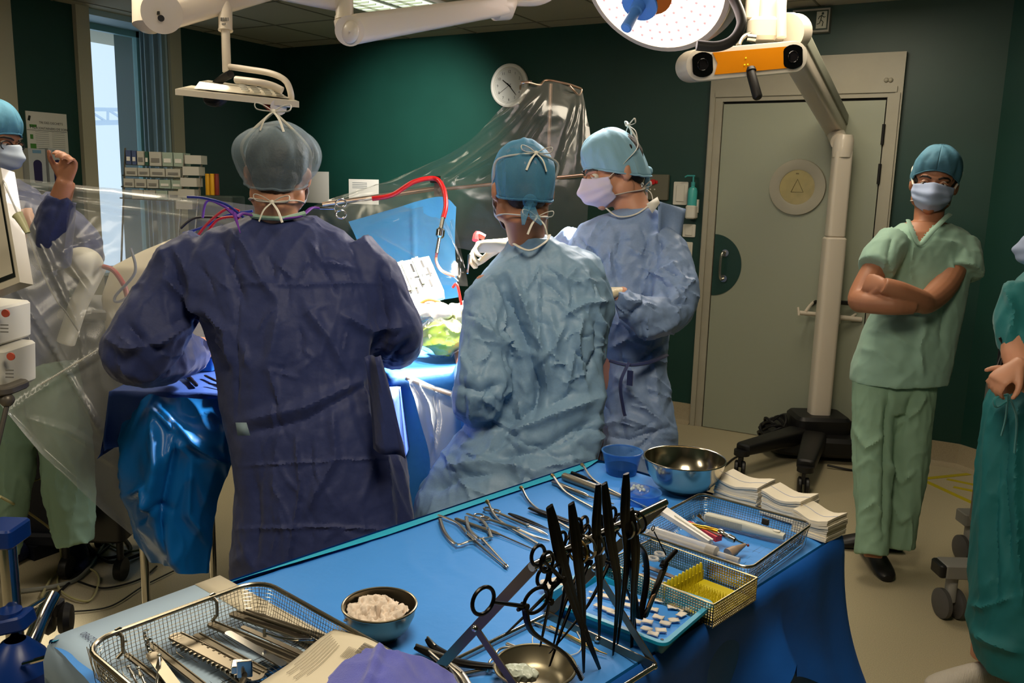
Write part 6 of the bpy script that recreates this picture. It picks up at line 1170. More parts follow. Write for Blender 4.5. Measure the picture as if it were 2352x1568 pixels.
micro(((1007, 1182), (1050, 1200), (1072, 1222), (1092, 1240)), ((1010, 1190), (1022, 1222), (1048, 1249), (1075, 1243)), (1090, 1242), (1165, 1304), 'left pair of spring handled micro scissors near the table edge')
micro(((1072, 1179), (1104, 1192), (1120, 1212), (1129, 1234)), ((1071, 1186), (1077, 1213), (1098, 1234), (1110, 1236)), (1108, 1238), (1168, 1302), 'right pair of spring handled micro scissors, tip crossing the left pair')
# ring handled needle holders / forceps
def ringed(r1, r2, pivot, tip, l, mt=M_INS, R_=.012, bend=0, h=.008, grp=None, nm='needle_holder', cat='needle holder'):
    t = thing(nm, T(*pivot), l, cat, grp); J = T(*pivot, h); Tp = T(*tip, .003)
    for k, r in enumerate((r1, r2)):
        c = T(*r, h); d_ = (J-c).normalized(); s_ = d_.cross(UPZ); m = MB(); m.tube(ringpts(c, R_, d_, s_, 22, .8), .0022, 8, caps=False); m.tube([c+d_*R_, c+d_*R_*1.6, J], [.0022, .0026, .0034], 8); obj('ring_handle', m, mt, t)
    m = MB(); m.cyl(J-UPZ*.004, J+UPZ*.004, .004, n=12); obj('pivot', m, mt, t)
    m = MB(); d_ = (Tp-J); s_ = d_.normalized().cross(UPZ)*bend; m.tube(spline([J, J+d_*.6, Tp+s_], 6), [v[0] for v in spline([(.0038,), (.0028,), (.0008,)], 6)], 8, flat=.7); m.tube(spline([J, J+d_*.6+s_*.1-UPZ*.002, Tp+s_*.8-UPZ*.001], 6), [v[0] for v in spline([(.0034,), (.0024,), (.0008,)], 6)], 8, flat=.7); obj('jaw', m, mt, t); return t
ringed((1122, 1169), (1138, 1174), (1212, 1207), (1262, 1226), 'needle holder with rings between the two bright suction tubes', bend=.006)
ringed((1100, 1184), (1114, 1190), (1190, 1215), (1258, 1243), 'needle holder with angled tip below the other ring handled one', bend=-.008)
# tweezers / handles
def tweezer(a, b, l, mt=M_INSD, w=.005, tipw=.0008, knurl=True, nm='tweezers', cat='tweezers', openg=.006):
    t = thing(nm, T((a[0]+b[0])/2, (a[1]+b[1])/2), l, cat); A_, B_ = T(*a, .008), T(*b, .004); d_ = (B_-A_).normalized(); s_ = d_.cross(UPZ); L = (B_-A_).length
    for k in (-1, 1):
        m = MB(); m.tube(spline([A_, A_+d_*L*.25+s_*k*openg*.6, A_+d_*L*.6+s_*k*openg*.7, B_+s_*k*.0012], 6), [v[0] for v in spline([(w*.9,), (w,), (w*.7,), (tipw,)], 6)], 8, flat=.4, up=UPZ); obj('leaf', m, mt, t)
    return t
tweezer((1169, 1179), (1263, 1216), 'black tweezers with knurled grip beside the needle holders')
tweezer((1216, 1166), (1352, 1213), 'black tweezers with broad end under the bright suction tube', w=.007)
def handle(a, m_, b, l, r=.0045, mt=M_INS, nm='dissector', cat='dissector', blade=None):
    t = thing(nm, T(*m_), l, cat); A_, M_, B_ = T(*a, r+.001), T(*m_, r+.001), T(*b, .003); m = MB(); m.tube([A_, A_.lerp(M_, .04), A_.lerp(M_, .9), M_], [r*.5, r, r, r*.5], 12); obj('handle', m, mt, t)
    m = MB(); m.tube([M_, M_.lerp(B_, .8), B_], [r*.45, r*.35, r*.2], 8); obj('tip', m, mt, t)
    if blade: m = MB(); d_ = (B_-M_).normalized(); s_ = d_.cross(UPZ); m.prism([M_.lerp(B_, .3)-s_*.003, B_, M_.lerp(B_, .5)+s_*.004], (0, 0, .001)); obj('blade', m, M_CHR, t)
handle((1045, 1191), (1150, 1228), (1228, 1262), 'thin grey hook with knurled grip behind the micro scissors', .0042, mat('grip_grey', (120, 114, 102), .4, .8))
handle((1268, 1106), (1352, 1140), (1410, 1157), 'knurled scalpel handle with small dark blade', .0062, M_INS, 'scalpel', 'scalpel', True)
handle((1292, 1092), (1390, 1128), (1430, 1142), 'thick grey cylindrical instrument handle near the cyan edge', .010, mat('matte_steel', (150, 144, 130), .4, .9), 'depth_gauge', 'instrument')
handle((1312, 1085), (1350, 1100), (1395, 1118), 'flat dark spatula behind the thick grey handle', .005, M_INSD, 'spatula', 'spatula')
# cups and bowls
def bowl(c, r, prof, mt, name, label, cat, mt2=None, n=48, th=.0018):
    P = [(a*r, b) for a, b in prof]; Q = [(max(0, a*r-th), b+th*(1 if i < 2 else 0)) for i, (a, b) in enumerate(prof)]
    m = MB(); m.lathe(P+Q[::-1], c, n=n); t = thing(name, c, label, cat); obj('shell', m, mt, t, angle=50); m = MB(); rt = [(c[0]+math.cos(a)*r, c[1]+math.sin(a)*r, c[2]+prof[-1][1]) for a in [2*math.pi*k/n for k in range(n+1)]]; m.tube(rt, th*1.3, 8, caps=False); obj('rim', m, mt, t); return t
M_BCLR = mat('blue_clear_plastic', (110, 175, 240), .15, spec=.6, alpha=(.07, .4, .5, (200, 224, 250)))
c = T(1427, 1086); cu = bowl(c, .054, [(0, 0), (.70, 0), (.74, .002), (1.0, .062)], M_BCLR, 'fluid_cup', 'translucent blue cup with dark fluid beside the steel bowl', 'cup')
m = MB(); m.lathe([(0, .004), (.037, .004), (.0425, .02), (0, .0205)], c, n=32); obj('dark_fluid', m, mat('fluid', (28, 34, 30), .08), cu)
c = T(1470, 1152); bd_ = bowl(c, .050, [(0, 0), (.78, 0), (.82, .002), (1.0, .026)], M_BCLR, 'shallow_dish', 'shallow translucent blue dish holding white beads', 'dish')
be = thing('bead_packet', c+UPZ*.01, 'clear packet of round white beads in the shallow blue dish', 'packet'); m = MB(); p0 = T(1462, 1122, .028)
for k in range(14): m.ell(p0+RT*random.uniform(-.02, .022)+AW*random.uniform(-.014, .014)+UPZ*random.uniform(-.002, .003), .0045, n=10, m=6)
obj('bead', m, mat('bead', (190, 210, 224), .3), be, kind='stuff')
m = MB(); m.rbox(p0, (.06, .045, .014), .012, M=MT); obj('packet_film', m, MATS['thin_film'], be)
c = T(1568, 1128); M_BOWL = mat('bowl_steel', (196, 188, 168), .16, 1.0)
bowl(c, .1015, [(0, 0), (.38, 0), (.45, .004), (.72, .022), (.90, .05), (.97, .072), (1.0, .088)], M_BOWL, 'steel_bowl', 'large shiny steel bowl beside the blue cup', 'bowl', n=64)
c = T(872, 1462); gb = bowl(c, .061, [(0, 0), (.4, 0), (.55, .004), (.8, .02), (.95, .04), (1.0, .058)], mat('bowl_steel2', (150, 140, 118), .3, 1.0), 'kidney_bowl', 'small steel bowl filled with crumpled pinkish gauze', 'bowl', n=56)
P = []
for i in range(44):
    r_ = i/43; row = []
    for j in range(97):
        a = 2*math.pi*j/96; n0 = noise.noise(Vector((math.cos(a)*1.6, math.sin(a)*1.6, r_*1.2+4))); n1 = noise.noise(Vector((math.cos(a)*r_*5, math.sin(a)*r_*5, 9)))
        R0 = .051*r_*(1+.25*n0+.10*math.sin(7*a+3*n1)*r_); row.append(c+RT*(math.cos(a)*R0-.006)+AW*(math.sin(a)*R0*.85-.004)+UPZ*(.042+.010*n1+.010*(1-abs(n1)*2.5)*(1-r_*.4)+.010*n0*r_+.004*math.sin(5*a)*r_*r_+.006*math.sin(a)))
    P.append(row)
m = MB(); m.grid(P); vs = np.array(m.v); fs = m.f; vs = vs+np.array([0, 0, 1.])*(.003*((1-np.abs(nz(vs, 60, 5))*2.4)**2-.4))[:, None]; obj('gauze_swab', (vs, fs), mat('gauze_pink', (232, 216, 200), .9, var=(30, .2)), label='crumpled wet gauze with pink stains lying in the small steel bowl', cat='gauze', solid=.0015, angle=0)
c = T(1228, 1570); bowl(c, .062, [(0, 0), (.6, 0), (.8, .008), (1.0, .03)], mat('bowl_steel3', (140, 132, 110), .35, .9), 'steel_dish', 'shallow steel dish under the hanging forceps at the bottom', 'dish', n=56)
m = MB(); q = T(1195, 1545, .02); m.ell(q, (.030, .018, .012), MT@Matrix.Rotation(-.5, 3, 'Z'), 30, 16); vs, fs = voxel(m, .0015, 3); vs = vs+vnorm(vs, fs)*(.003*nz(vs, 60, 3)+.002*((1-np.abs(nz(vs, 90, 5))*2.4)**2-.4))[:, None]; obj('wax_pad', (vs, fs), mat('wax', (190, 200, 186), .3), label='pale glossy oval pad in the shallow steel dish', cat='pad')
# ---------- wire baskets ----------
M_WIRE = mat('wire_steel', (176, 168, 150), .22, 1.0)
def basket(C, U, V, h, step, wr, name, label, rim=.0042, r=.045, cat='wire basket'):
    """C rim corner, U and V rim edge vectors, h depth"""
    C = V3(C); U = V3(U); V = V3(V); u = U.normalized(); v = V.normalized(); LU, LV = U.length, V.length; t = thing(name, C+U/2+V/2-UPZ*h, label, cat)
    def P(a, b, z): return C+u*a+v*b-UPZ*z
    def outline(ins, z, rr):
        pts = []
        for (cx, cy, a0) in ((LU-ins-rr, LV-ins-rr, 0), (ins+rr, LV-ins-rr, 90), (ins+rr, ins+rr, 180), (LU-ins-rr, ins+rr, 270)):
            for k in range(7): a = math.radians(a0+15*k); pts.append(P(cx+math.cos(a)*rr, cy+math.sin(a)*rr, z))
        return pts
    m = MB(); o = outline(0, 0, r); m.tube(o+[o[0]], rim, 10, caps=False); obj('rim', m, M_WIRE, t)
    m = MB(); 
    def jit(p, s=.0009): return p+Vector((random.uniform(-s, s), random.uniform(-s, s), random.uniform(-s, s)))
    for k in range(1, int(LU/step)):
        a = k*step; mgn = .012 if r*.6 < a < LU-r*.6 else .02; q = [P(a, mgn*.2, .002), jit(P(a, .008, h*.5)), P(a, .014, h*.92)]+[jit(P(a, .02+(LV-.04)*j/8, h)) for j in range(9)]+[P(a, LV-.014, h*.92), jit(P(a, LV-.008, h*.5)), P(a, LV-mgn*.2, .002)]; m.tube(q, wr, 4)
    for k in range(1, int(LV/step)):
        b = k*step; q = [P(.002, b, .002), jit(P(.008, b, h*.5)), P(.014, b, h*.92)]+[jit(P(.02+(LU-.04)*j/8, b, h)) for j in range(9)]+[P(LU-.014, b, h*.92), jit(P(LU-.008, b, h*.5)), P(LU-.002, b, .002)]; m.tube(q, wr, 4)
    for k in range(1, int(h/step)+1):
        z = k*step*.95; o = outline(.003+.006*z/h, min(z, h*.95), r*.95); o = [jit(p) for p in o]; m.tube(o+[o[0]], wr, 4, caps=False)
    obj('wire_mesh', m, M_WIRE, t); return t, P
F_, L_, R_ = V3(Z(598, 1330, zt+.07)), V3(Z(203, 1492, zt+.07)), V3(Z(888, 1492, zt+.07))
U_ = (R_-F_).normalized()*.392; V_ = (L_-F_).normalized()*.30; V_ = V_-U_.normalized()*V_.dot(U_.normalized()); V_ = V_.normalized()*((L_-F_).length)
bk, PB = basket(F_, U_, V_, .062, .0066, .00058, 'wire_basket', 'large wire basket full of steel retractors at the lower left')
# lift handles of the basket
for a_ in (.30, .82):
    m = MB(); q = F_+V_*a_; q2 = q+U_.normalized()*.012; m.tube([q, q2-UPZ*.004, q2-UPZ*.028, q2-UPZ*.036+V_.normalized()*.010], .0030, 8); m.tube([q+V_.normalized()*(.006*math.cos(k*.9))+UPZ*(.005*math.sin(k*.9))+U_.normalized()*(.0) for k in range(15)], .0022, 6); obj('latch', m, M_WIRE, bk)
# contents: retractors, rongeurs, hooks
un, vn = U_.normalized(), V_.normalized()
def BK(a, b, z=0): return F_+un*a+vn*b-UPZ*(.060-z)
def flatblade(p0, p1, w0, w1, th, mt, name, label, cat, z0=.01, teeth=0, hook=0, grp='instruments in the large wire basket', lip=True):
    t = thing(name, (p0+p1)/2, label, cat, grp); d_ = (p1-p0).normalized(); s_ = d_.cross(UPZ).normalized(); n_ = s_.cross(d_); L = (p1-p0).length; o = []
    for k in range(9): a = math.pi/2+math.pi*k/8; o.append(p0+d_*(w0/2+math.cos(a)*w0/2)+s_*math.sin(a)*w0/2)
    for k in range(9): a = -math.pi/2+math.pi*k/8; o.append(p1-d_*(w1/2-math.cos(a)*w1/2)+s_*math.sin(a)*w1/2)
    m = MB(); m.prism(o, n_*th); b_ = obj('blade', m, mt, t)
    if lip: m = MB(); m.tube([p0+s_*w0*.42+d_*w0*.3+n_*th*1.2, p1+s_*w1*.42-d_*w1*.3+n_*th*1.2], th*.7, 6); m.tube([p0-s_*w0*.42+d_*w0*.3+n_*th*1.2, p1-s_*w1*.42-d_*w1*.3+n_*th*1.2], th*.7, 6); obj('raised_edge', m, mt, t)
    if teeth:
        m = MB()
        for k in range(teeth): q = p0+d_*(L*(.12+.8*k/teeth))+s_*(w0*.5+.002); m.box(q+n_*.0, (.0028, .006, .005), M=Matrix((d_, s_, n_)).transposed())
        obj('rack_teeth', m, mt, t)
    if hook: m = MB(); m.tube(spline([p0+n_*th, p0+d_*-.008+n_*.006, p0-d_*.01+n_*.018, p0+n_*.024], 5), .003, 8, flat=.6); obj('hook_end', m, M_CHR, t)
    return t
M_RET = mat('retractor_steel', (150, 140, 122), .32, 1.0); M_RET2 = mat('retractor_steel_two', (112, 104, 88), .4, 1.0)
def BP(x, y, h): return V3(Z(x, y, zt+h))
for i, (a, b, w0, w1, z, mt_, kw, l) in enumerate((
    ((395, 1458), (600, 1560), .026, .030, .030, M_RET, dict(teeth=16), 'broad round ended retractor blade with toothed rack in the wire basket'),
    ((480, 1432), (690, 1520), .018, .020, .026, M_RET2, {}, 'dark narrow retractor blade right of the toothed one'),
    ((448, 1458), (610, 1548), .014, .016, .030, M_RET2, dict(teeth=10), 'slim dark blade with a row of rivets in the middle of the basket'),
    ((530, 1408), (735, 1478), .020, .018, .026, M_RET2, {}, 'dark curved blade lying deepest toward the far basket corner'),
    ((560, 1404), (760, 1470), .008, .008, .034, M_RET, {}, 'thin riveted bar along the far wall of the basket'),
    ((555, 1440), (700, 1505), .009, .009, .036, M_RET, dict(lip=False), 'plain pale strip lying across the dark blades'),
    ((520, 1452), (655, 1530), .012, .014, .038, M_CHR, dict(lip=False), 'bright polished bar beside the plain pale strip'),
    ((345, 1500), (420, 1600), .018, .016, .030, M_RET, dict(lip=False, hook=1), 'upright pale spatula nearest the left basket wall'),
    ((290, 1505), (400, 1590), .008, .008, .022, M_RET2, dict(hook=1), 'short dark bar with hooked end at the left of the basket'),
    ((340, 1478), (470, 1580), .012, .012, .022, M_RET2, dict(hook=1), 'dark bar with a broad black hook left of the toothed blade'),
    ((600, 1500), (760, 1560), .012, .012, .024, M_RET2, {}, 'dark bar under the printed booklet in the basket'),
    ((470, 1500), (560, 1570), .012, .012, .020, M_RET, {}, 'short bar beneath the toothed blade in the basket'))):
    flatblade(BP(*a, z), BP(*b, z-.006), w0, w1, .0022, mt_, 'retractor', l, 'retractor', **kw)
for i, (a, b, l) in enumerate((((296, 1532), (330, 1600), 'small bright hinged clip nearest the left basket wall'), ((318, 1535), (345, 1600), 'second small bright hinged clip at the left of the basket'), ((366, 1505), (358, 1600), 'bright ball tipped probe standing in the basket'), ((262, 1545), (300, 1600), 'short shiny screw lying in the left basket corner'))):
    A_, B_ = BP(*a, .035), BP(*b, .018); t = thing('probe', B_, l, 'instrument', 'small bright pieces in the wire basket'); m = MB(); m.tube([A_, A_.lerp(B_, .3), A_.lerp(B_, .35), B_], [.0012, .0042, .0022, .0022], 10); obj('shaft', m, M_CHR, t); m = MB(); m.ell(A_, .0035, n=10, m=8); obj('ball_tip', m, M_CHR, t)
t = thing('clip_applier', BP(560, 1540, .05), 'bright L shaped clamp block standing on the toothed blade', 'clamp'); m = MB(); m.rbox(BP(545, 1530, .045), (.022, .016, .012), .003, M=MT@Matrix.Rotation(.6, 3, 'Z')); m.rbox(BP(562, 1535, .052), (.006, .022, .026), .002, M=MT@Matrix.Rotation(.6, 3, 'Z')); obj('block', m, M_CHR, t); m = MB(); m.tube([BP(560, 1560, .04), BP(545, 1590, .035)], .005, 10); obj('stem', m, M_RET, t)
t = thing('wire_retractor', BP(680, 1465, .045), 'thin bent wire hook arching over the dark blades', 'hook'); m = MB(); m.tube(spline([BP(608, 1452, .055), BP(640, 1462, .05), BP(680, 1468, .048), BP(722, 1468, .04)], 6), .002, 8); m.tube([BP(608, 1445, .058), BP(608, 1462, .05)], .003, 8); obj('hook', m, M_CHR, t)
# second basket
NL, NR, FR_ = V3(Z(1462, 1222, zt+.052)), V3(Z(1722, 1306, zt+.052)), V3(Z(1842, 1196, zt+.052)); Ub = (NR-NL); Vb = (FR_-NR)
Ub = Ub.normalized()*((FR_-V3(Z(1568, 1128, zt+.052))).length*.5+Ub.length*.5); Vb = (Vb-Ub.normalized()*Vb.dot(Ub.normalized())).normalized()*Vb.length
b2, P2 = basket(NR-Ub, Ub, Vb, .05, .0058, .00055, 'wire_basket', 'wire basket holding syringe and white cutter on the right of the table', rim=.003, r=.022)
BQ = lambda x, y, h: V3(Z(x, y, zt+h))
# contents of second basket
cl = thing('skin_clipper', BQ(1700, 1210, .02), 'light grey ribbed electric clipper lying in the right wire basket', 'clipper'); M_CLP = mat('clipper_grey', (186, 188, 178), .45)
a, b = BQ(1620, 1186, .022), BQ(1802, 1232, .022); dd = (b-a).normalized(); ss = dd.cross(UPZ); m = MB(); R3_ = []
for t_, w_, h_ in ((0, .009, .008), (.02, .0115, .011), (.5, .0115, .011), (.62, .013, .010), (.85, .013, .008), (1, .010, .006)): R3_.append([a.lerp(b, t_)+ss*math.copysign(abs(math.cos(q))**.5, math.cos(q))*w_+UPZ*math.copysign(abs(math.sin(q))**.5, math.sin(q))*h_ for q in [2*math.pi*k/16 for k in range(16)]])
m.rings(R3_); obj('housing', m, M_CLP, cl)
m = MB()
for k in range(34): q = a.lerp(b, .03+k*.014)-ss*.0115*-1; m.box(q, (.0013, .0012, .016), M=Matrix((dd, ss, UPZ)).transposed())
obj('rib', m, mat('rib_grey', (150, 152, 144), .5), cl, kind='stuff')
m = MB(); m.rbox(a.lerp(b, .9)+UPZ*.0085, (.016, .01, .002), .004, M=Matrix((dd, ss, UPZ)).transposed()); obj('switch', m, M_PAPER, cl)
sy = thing('syringe', BQ(1570, 1235, .03), 'large clear graduated syringe along the near rim of the right basket', 'syringe'); a, b = BQ(1497, 1222, .045), BQ(1645, 1270, .045); dd = (b-a).normalized(); ss = dd.cross(UPZ)
M_SYR = mat('syringe_clear', (206, 204, 200), .2, alpha=(.4, .5, .9)); m = MB(); m.tube([a, b, b+dd*.002, b+dd*.006], [.0135, .0135, .01, .003], 24); m.box(a, (.003, .05, .012), M=Matrix((dd, ss, UPZ)).transposed()); obj('barrel', m, M_SYR, sy)
m = MB(); m.tube([a.lerp(b, .86), a.lerp(b, .99)], .0125, 20); obj('rubber_plunger', m, mat('rubber_dark', (40, 40, 50), .5), sy); m = MB(); m.tube([a-dd*.03, a.lerp(b, .9)], .004, 8); obj('plunger_rod', m, M_SYR, sy); m = MB(); m.tube([b+dd*.004, b+dd*.05], .0055, 12); obj('nozzle_cap', m, M_SYR, sy)
m = MB()
for k, tx in enumerate(('60', '50', '40', '30', '20', '10')):
    q = a.lerp(b, .10+k*.14); text_mb(m, tx, q+UPZ*.0105-ss*-.008, -ss*1+dd*0, dd*-1, .0085, .0012)
for k in range(36): q = a.lerp(b, .08+k*.0225); m.box(q+UPZ*.0125+ss*-.004, (.0006, .004 if k % 5 else .008, .0006), M=Matrix((dd, ss, UPZ)).transposed())
obj('graduation', m, M_INK, sy, smooth=False)
sc_ = thing('plastic_sleeve', BQ(1570, 1205, .04), 'long clear plastic sleeve leaning into the right basket', 'sleeve'); a, b = BQ(1515, 1172, .055), BQ(1632, 1250, .03); dd = (b-a).normalized(); ss = dd.cross(UPZ); m = MB(); m.prism([a-ss*.014, a+ss*.014, b+ss*.008, b-ss*.008], UPZ*.010); obj('sleeve', m, MATS['syringe_clear'], sc_)
m = MB(); m.prism([a.lerp(b, .3)-ss*.001, a.lerp(b, .3)+ss*.001, b+ss*.001, b-ss*.001], UPZ*.012); obj('rib', m, M_PAPER, sc_)
rd = thing('red_stripper', BQ(1625, 1228, .02), 'red plastic strip lying beneath the gold handled driver', 'instrument'); a, b = BQ(1580, 1208, .026), BQ(1650, 1243, .026); m = MB(); dd = (b-a).normalized(); ss = dd.cross(UPZ); m.prism([a-ss*.004, b-ss*.010, b+ss*.008, a+ss*.004], UPZ*.012); obj('body', m, mat('red_plastic', (190, 50, 60), .35), rd); m = MB(); m.prism([a.lerp(b, .5)-ss*.002+UPZ*.0125, b-ss*.004+UPZ*.0125, b+ss*.002+UPZ*.0125, a.lerp(b, .5)+UPZ*.0125], UPZ*.001); obj('slot', m, M_BLK, rd)
gd = thing('gold_driver', BQ(1640, 1215, .03), 'gold handled driver with steel coupling in the right basket', 'driver'); a, b = BQ(1580, 1203, .04), BQ(1650, 1222, .036); m = MB(); m.tube([a, a.lerp(b, .1), a.lerp(b, .5), a.lerp(b, .55), b], [.002, .0045, .006, .0075, .007], 16); obj('gold_grip', m, mat('gold', (214, 160, 50), .25, 1.0), gd)
m = MB(); c2_ = BQ(1688, 1240, .03); m.tube([b, b.lerp(c2_, .1), b.lerp(c2_, .3), b.lerp(c2_, .32), b.lerp(c2_, .6), b.lerp(c2_, .62), c2_], [.009, .010, .009, .0065, .0065, .008, .007], 20); e_ = BQ(1718, 1252, .02); m.tube([c2_, c2_.lerp(e_, .2), e_], [.005, .0025, .0015], 10); obj('steel_coupling', m, M_CHR, gd)
m = MB(); m.ell(e_, .003, n=10, m=6); obj('burr_tip', m, mat('redburr', (150, 60, 40), .4, .6), gd)
cn_ = thing('tapered_adapter', BQ(1690, 1262, .02), 'brown grey tapered adapter cone at the near side of the right basket', 'adapter'); m = MB(); a, b = BQ(1672, 1272, .02), BQ(1712, 1250, .03); m.tube([a, a.lerp(b, .4), a.lerp(b, .42), b], [.012, .010, .009, .003], 20); obj('cone', m, mat('cone_brown', (150, 130, 112), .45), cn_)
for k, (x, y, l) in enumerate(((1602, 1184, 'small shiny nozzle at the far end of the right basket'), (1758, 1198, 'small dark clip on the far wall of the right basket'))):
    m = MB(); m.tube([BQ(x, y, .022), BQ(x+16, y+14, .012)], [.008, .004], 12) if k == 0 else m.rbox(BQ(x, y, .035), (.016, .006, .014), .002, M=MT); obj('nozzle' if k == 0 else 'clip', m, M_CHR if k == 0 else M_BLK, label=l, cat='nozzle' if k == 0 else 'clip')
# ---------- perforated tray with yellow mat ----------
M_PERF = mat('perforated_steel', (176, 166, 136), .25, 1.0)
def perf(name, C, U, V, h, label):
    C, U, V = V3(C), V3(U), V3(V); t = thing(name, C+U/2+V/2-UPZ*h, label, 'tray'); u, v = U.normalized(), V.normalized(); LU, LV = U.length, V.length
    def wallp(A, d_, L, nm):
        m = MB(); st = .0052; bar = .0017
        for k in range(int(L/st)+1): m.box(A+d_*(k*st)-UPZ*h*.5, (bar, .0012, h), M=Matrix((d_, d_.cross(UPZ), UPZ)).transposed())
        for k in range(int(h/st)+1): m.box(A+d_*L*.5-UPZ*(k*st+.001), (L, .0012, bar), M=Matrix((d_, d_.cross(UPZ), UPZ)).transposed())
        m.tube([A, A+d_*L], .0016, 6); return obj(nm, m, M_PERF, t, smooth=False)
    wallp(C, u, LU, 'tray_wall'); wallp(C+V, u, LU, 'tray_wall'); wallp(C, v, LV, 'tray_wall'); wallp(C+U, v, LV, 'tray_wall')
    m = MB(); m.box(C+U/2+V/2-UPZ*(h-.001), (LU, LV, .0015), M=Matrix((u, v, UPZ)).transposed()); obj('tray_floor', m, M_PERF, t); return t
n1, n2, n3 = V3(Z(1640, 1388, zt+.045)), V3(Z(1716, 1318, zt+.045)), V3(Z(1395, 1290, zt+.045)); V_3 = n2-n1; u3 = (n1-n3).normalized(); V_3 = V_3-u3*V_3.dot(u3); U_3 = u3*.24
pt = perf('perforated_tray', n1-U_3, U_3, V_3, .045, 'narrow perforated steel tray with yellow spiked mat')
u3n, v3n = U_3.normalized(), V_3.normalized(); ym = thing('yellow_mat', n1-U_3*.22+V_3*.5-UPZ*.04, 'yellow silicone mat with soft spikes in the perforated tray', 'mat'); M_YM = mat('yellow_silicone', (196, 180, 30), .45)
m = MB(); c_ = n1-U_3*.24+V_3*.5-UPZ*.040; m.rbox(c_, (U_3.length*.42, V_3.length*.9, .006), .004, M=Matrix((u3n, v3n, UPZ)).transposed()); obj('mat_base', m, M_YM, ym)
m = MB()
for i in range(17):
    for j in range(9): q = c_+u3n*((i-8)*.0058)+v3n*((j-4)*.0062); m.tube([q, q+UPZ*.014+RT*random.uniform(-.001, .001)], [.0015, .0006], 5)
obj('spike', m, M_YM, ym, kind='stuff')
yr_ = thing('yellow_rack', n1-U_3*.48+V_3*.5-UPZ*.035, 'yellow finger comb rack standing across the perforated tray', 'rack'); m = MB()
for j in range(11): q = n1-U_3*.46+V_3*(.08+.08*j)-UPZ*.035; m.tube([q, q+UPZ*.014, q+UPZ*.028, q+UPZ*.034], [.0042, .0042, .004, .002], 10)
m.box(n1-U_3*.46+V_3*.5-UPZ*.028, (.006, V_3.length*.86, .02), M=Matrix((u3n, v3n, UPZ)).transposed()); obj('comb', m, M_YM, yr_)
for k, (fa, l) in enumerate(((.62, 'dark drilled steel strip in the perforated tray'), (.70, 'second dark drilled strip deeper in the perforated tray'))):
    p0 = n1-U_3*(fa+.2)+V_3*(.35+.25*k)-UPZ*.03; flatblade(p0, p0+u3n*.075, .012, .012, .002, mat('drilled', (80, 70, 64), .4, .8), 'drilled_strip', l, 'strip', grp='drilled strips in the perforated tray', lip=False)
m = MB()
for k, (x, y) in enumerate(((1500, 1282), (1516, 1272))): c_ = BQ(x, y, .04); m = MB(); m.tube(ringpts(c_, .010, u3n, v3n, 20, .8), .003, 8, caps=False); obj('clear_ring', m, MATS['syringe_clear'], label=('left', 'right')[k]+' clear tubing ring over the perforated tray', cat='ring', group='clear tubing rings')
# ---------- turquoise tray ----------
M_TQ = mat('turquoise_plastic', (20, 140, 180), .35, spec=.5)
q1, q2, q3 = V3(Z(1528, 1482, zt+.03)), V3(Z(1642, 1382, zt+.03)), V3(Z(1236, 1372, zt+.03)); Vt = q2-q1; ut = (q1-q3).normalized(); Vt = Vt-ut*Vt.dot(ut); Ut = ut*(q1-q3).length; vt_ = Vt.normalized()
tt = thing('turquoise_tray', q3+Ut/2+Vt/2-UPZ*.03, 'turquoise plastic tray of cotton patties below the forceps rack', 'tray')
cT = q3+Ut/2+Vt/2; MTt = Matrix((ut, vt_, UPZ)).transposed()
def rrect(lu, lv, r, z): return [cT+ut*(sx*(lu/2-r)+math.cos(a)*r)+vt_*(sy*(lv/2-r)+math.sin(a)*r)+UPZ*z for (sx, sy, a0) in ((1, 1, 0), (-1, 1, 90), (-1, -1, 180), (1, -1, 270)) for a in [math.radians(a0+18*k) for k in range(6)]]
LUt, LVt = Ut.length, Vt.length; m = MB(); m.rings([rrect(LUt-.03, LVt-.03, .012, -.030), rrect(LUt-.024, LVt-.024, .012, -.018), rrect(LUt-.020, LVt-.020, .013, -.018), rrect(LUt-.014, LVt-.014, .014, -.002), rrect(LUt, LVt, .016, 0), rrect(LUt+.002, LVt+.002, .016, -.004), rrect(LUt, LVt, .016, 0.001), rrect(LUt-.018, LVt-.018, .012, .001), rrect(LUt-.024, LVt-.024, .012, -.016), rrect(LUt-.030, LVt-.030, .010, -.017), rrect(LUt-.034, LVt-.034, .01, -.027)]); obj('tray_shell', m, M_TQ, tt, angle=50)
m = MB(); m.box(cT-UPZ*.0255, (LUt-.04, LVt-.04, .0015), M=MTt); obj('blue_liner', m, M_TBLUE, tt)
m = MB(); m.cyl(q1+vt_*.012-ut*.012+UPZ*.0005, q1+vt_*.012-ut*.012+UPZ*.0015, .003, n=12); obj('drain_hole', m, M_BLK, tt)
M_COT = mat('cotton', (224, 216, 206), .9)
pad = [(1515, 1380, 20, .3), (1500, 1400, 18, .2), (1545, 1395, 18, .5), (1570, 1400, 16, .9), (1512, 1418, 22, .1), (1487, 1428, 20, .2), (1548, 1425, 20, .6), (1565, 1412, 18, 1.2), (1528, 1432, 22, .2), (1485, 1445, 20, .1), (1518, 1448, 20, .5), (1500, 1456, 16, .2), (1474, 1404, 16, .3), (1460, 1428, 18, .2)]
wn_ = ('first', 'second', 'third', 'fourth', 'fifth', 'sixth', 'seventh', 'eighth', 'ninth', 'tenth', 'eleventh', 'twelfth', 'thirteenth', 'fourteenth', 'fifteenth', 'sixteenth', 'seventeenth', 'eighteenth', 'nineteenth', 'twentieth')
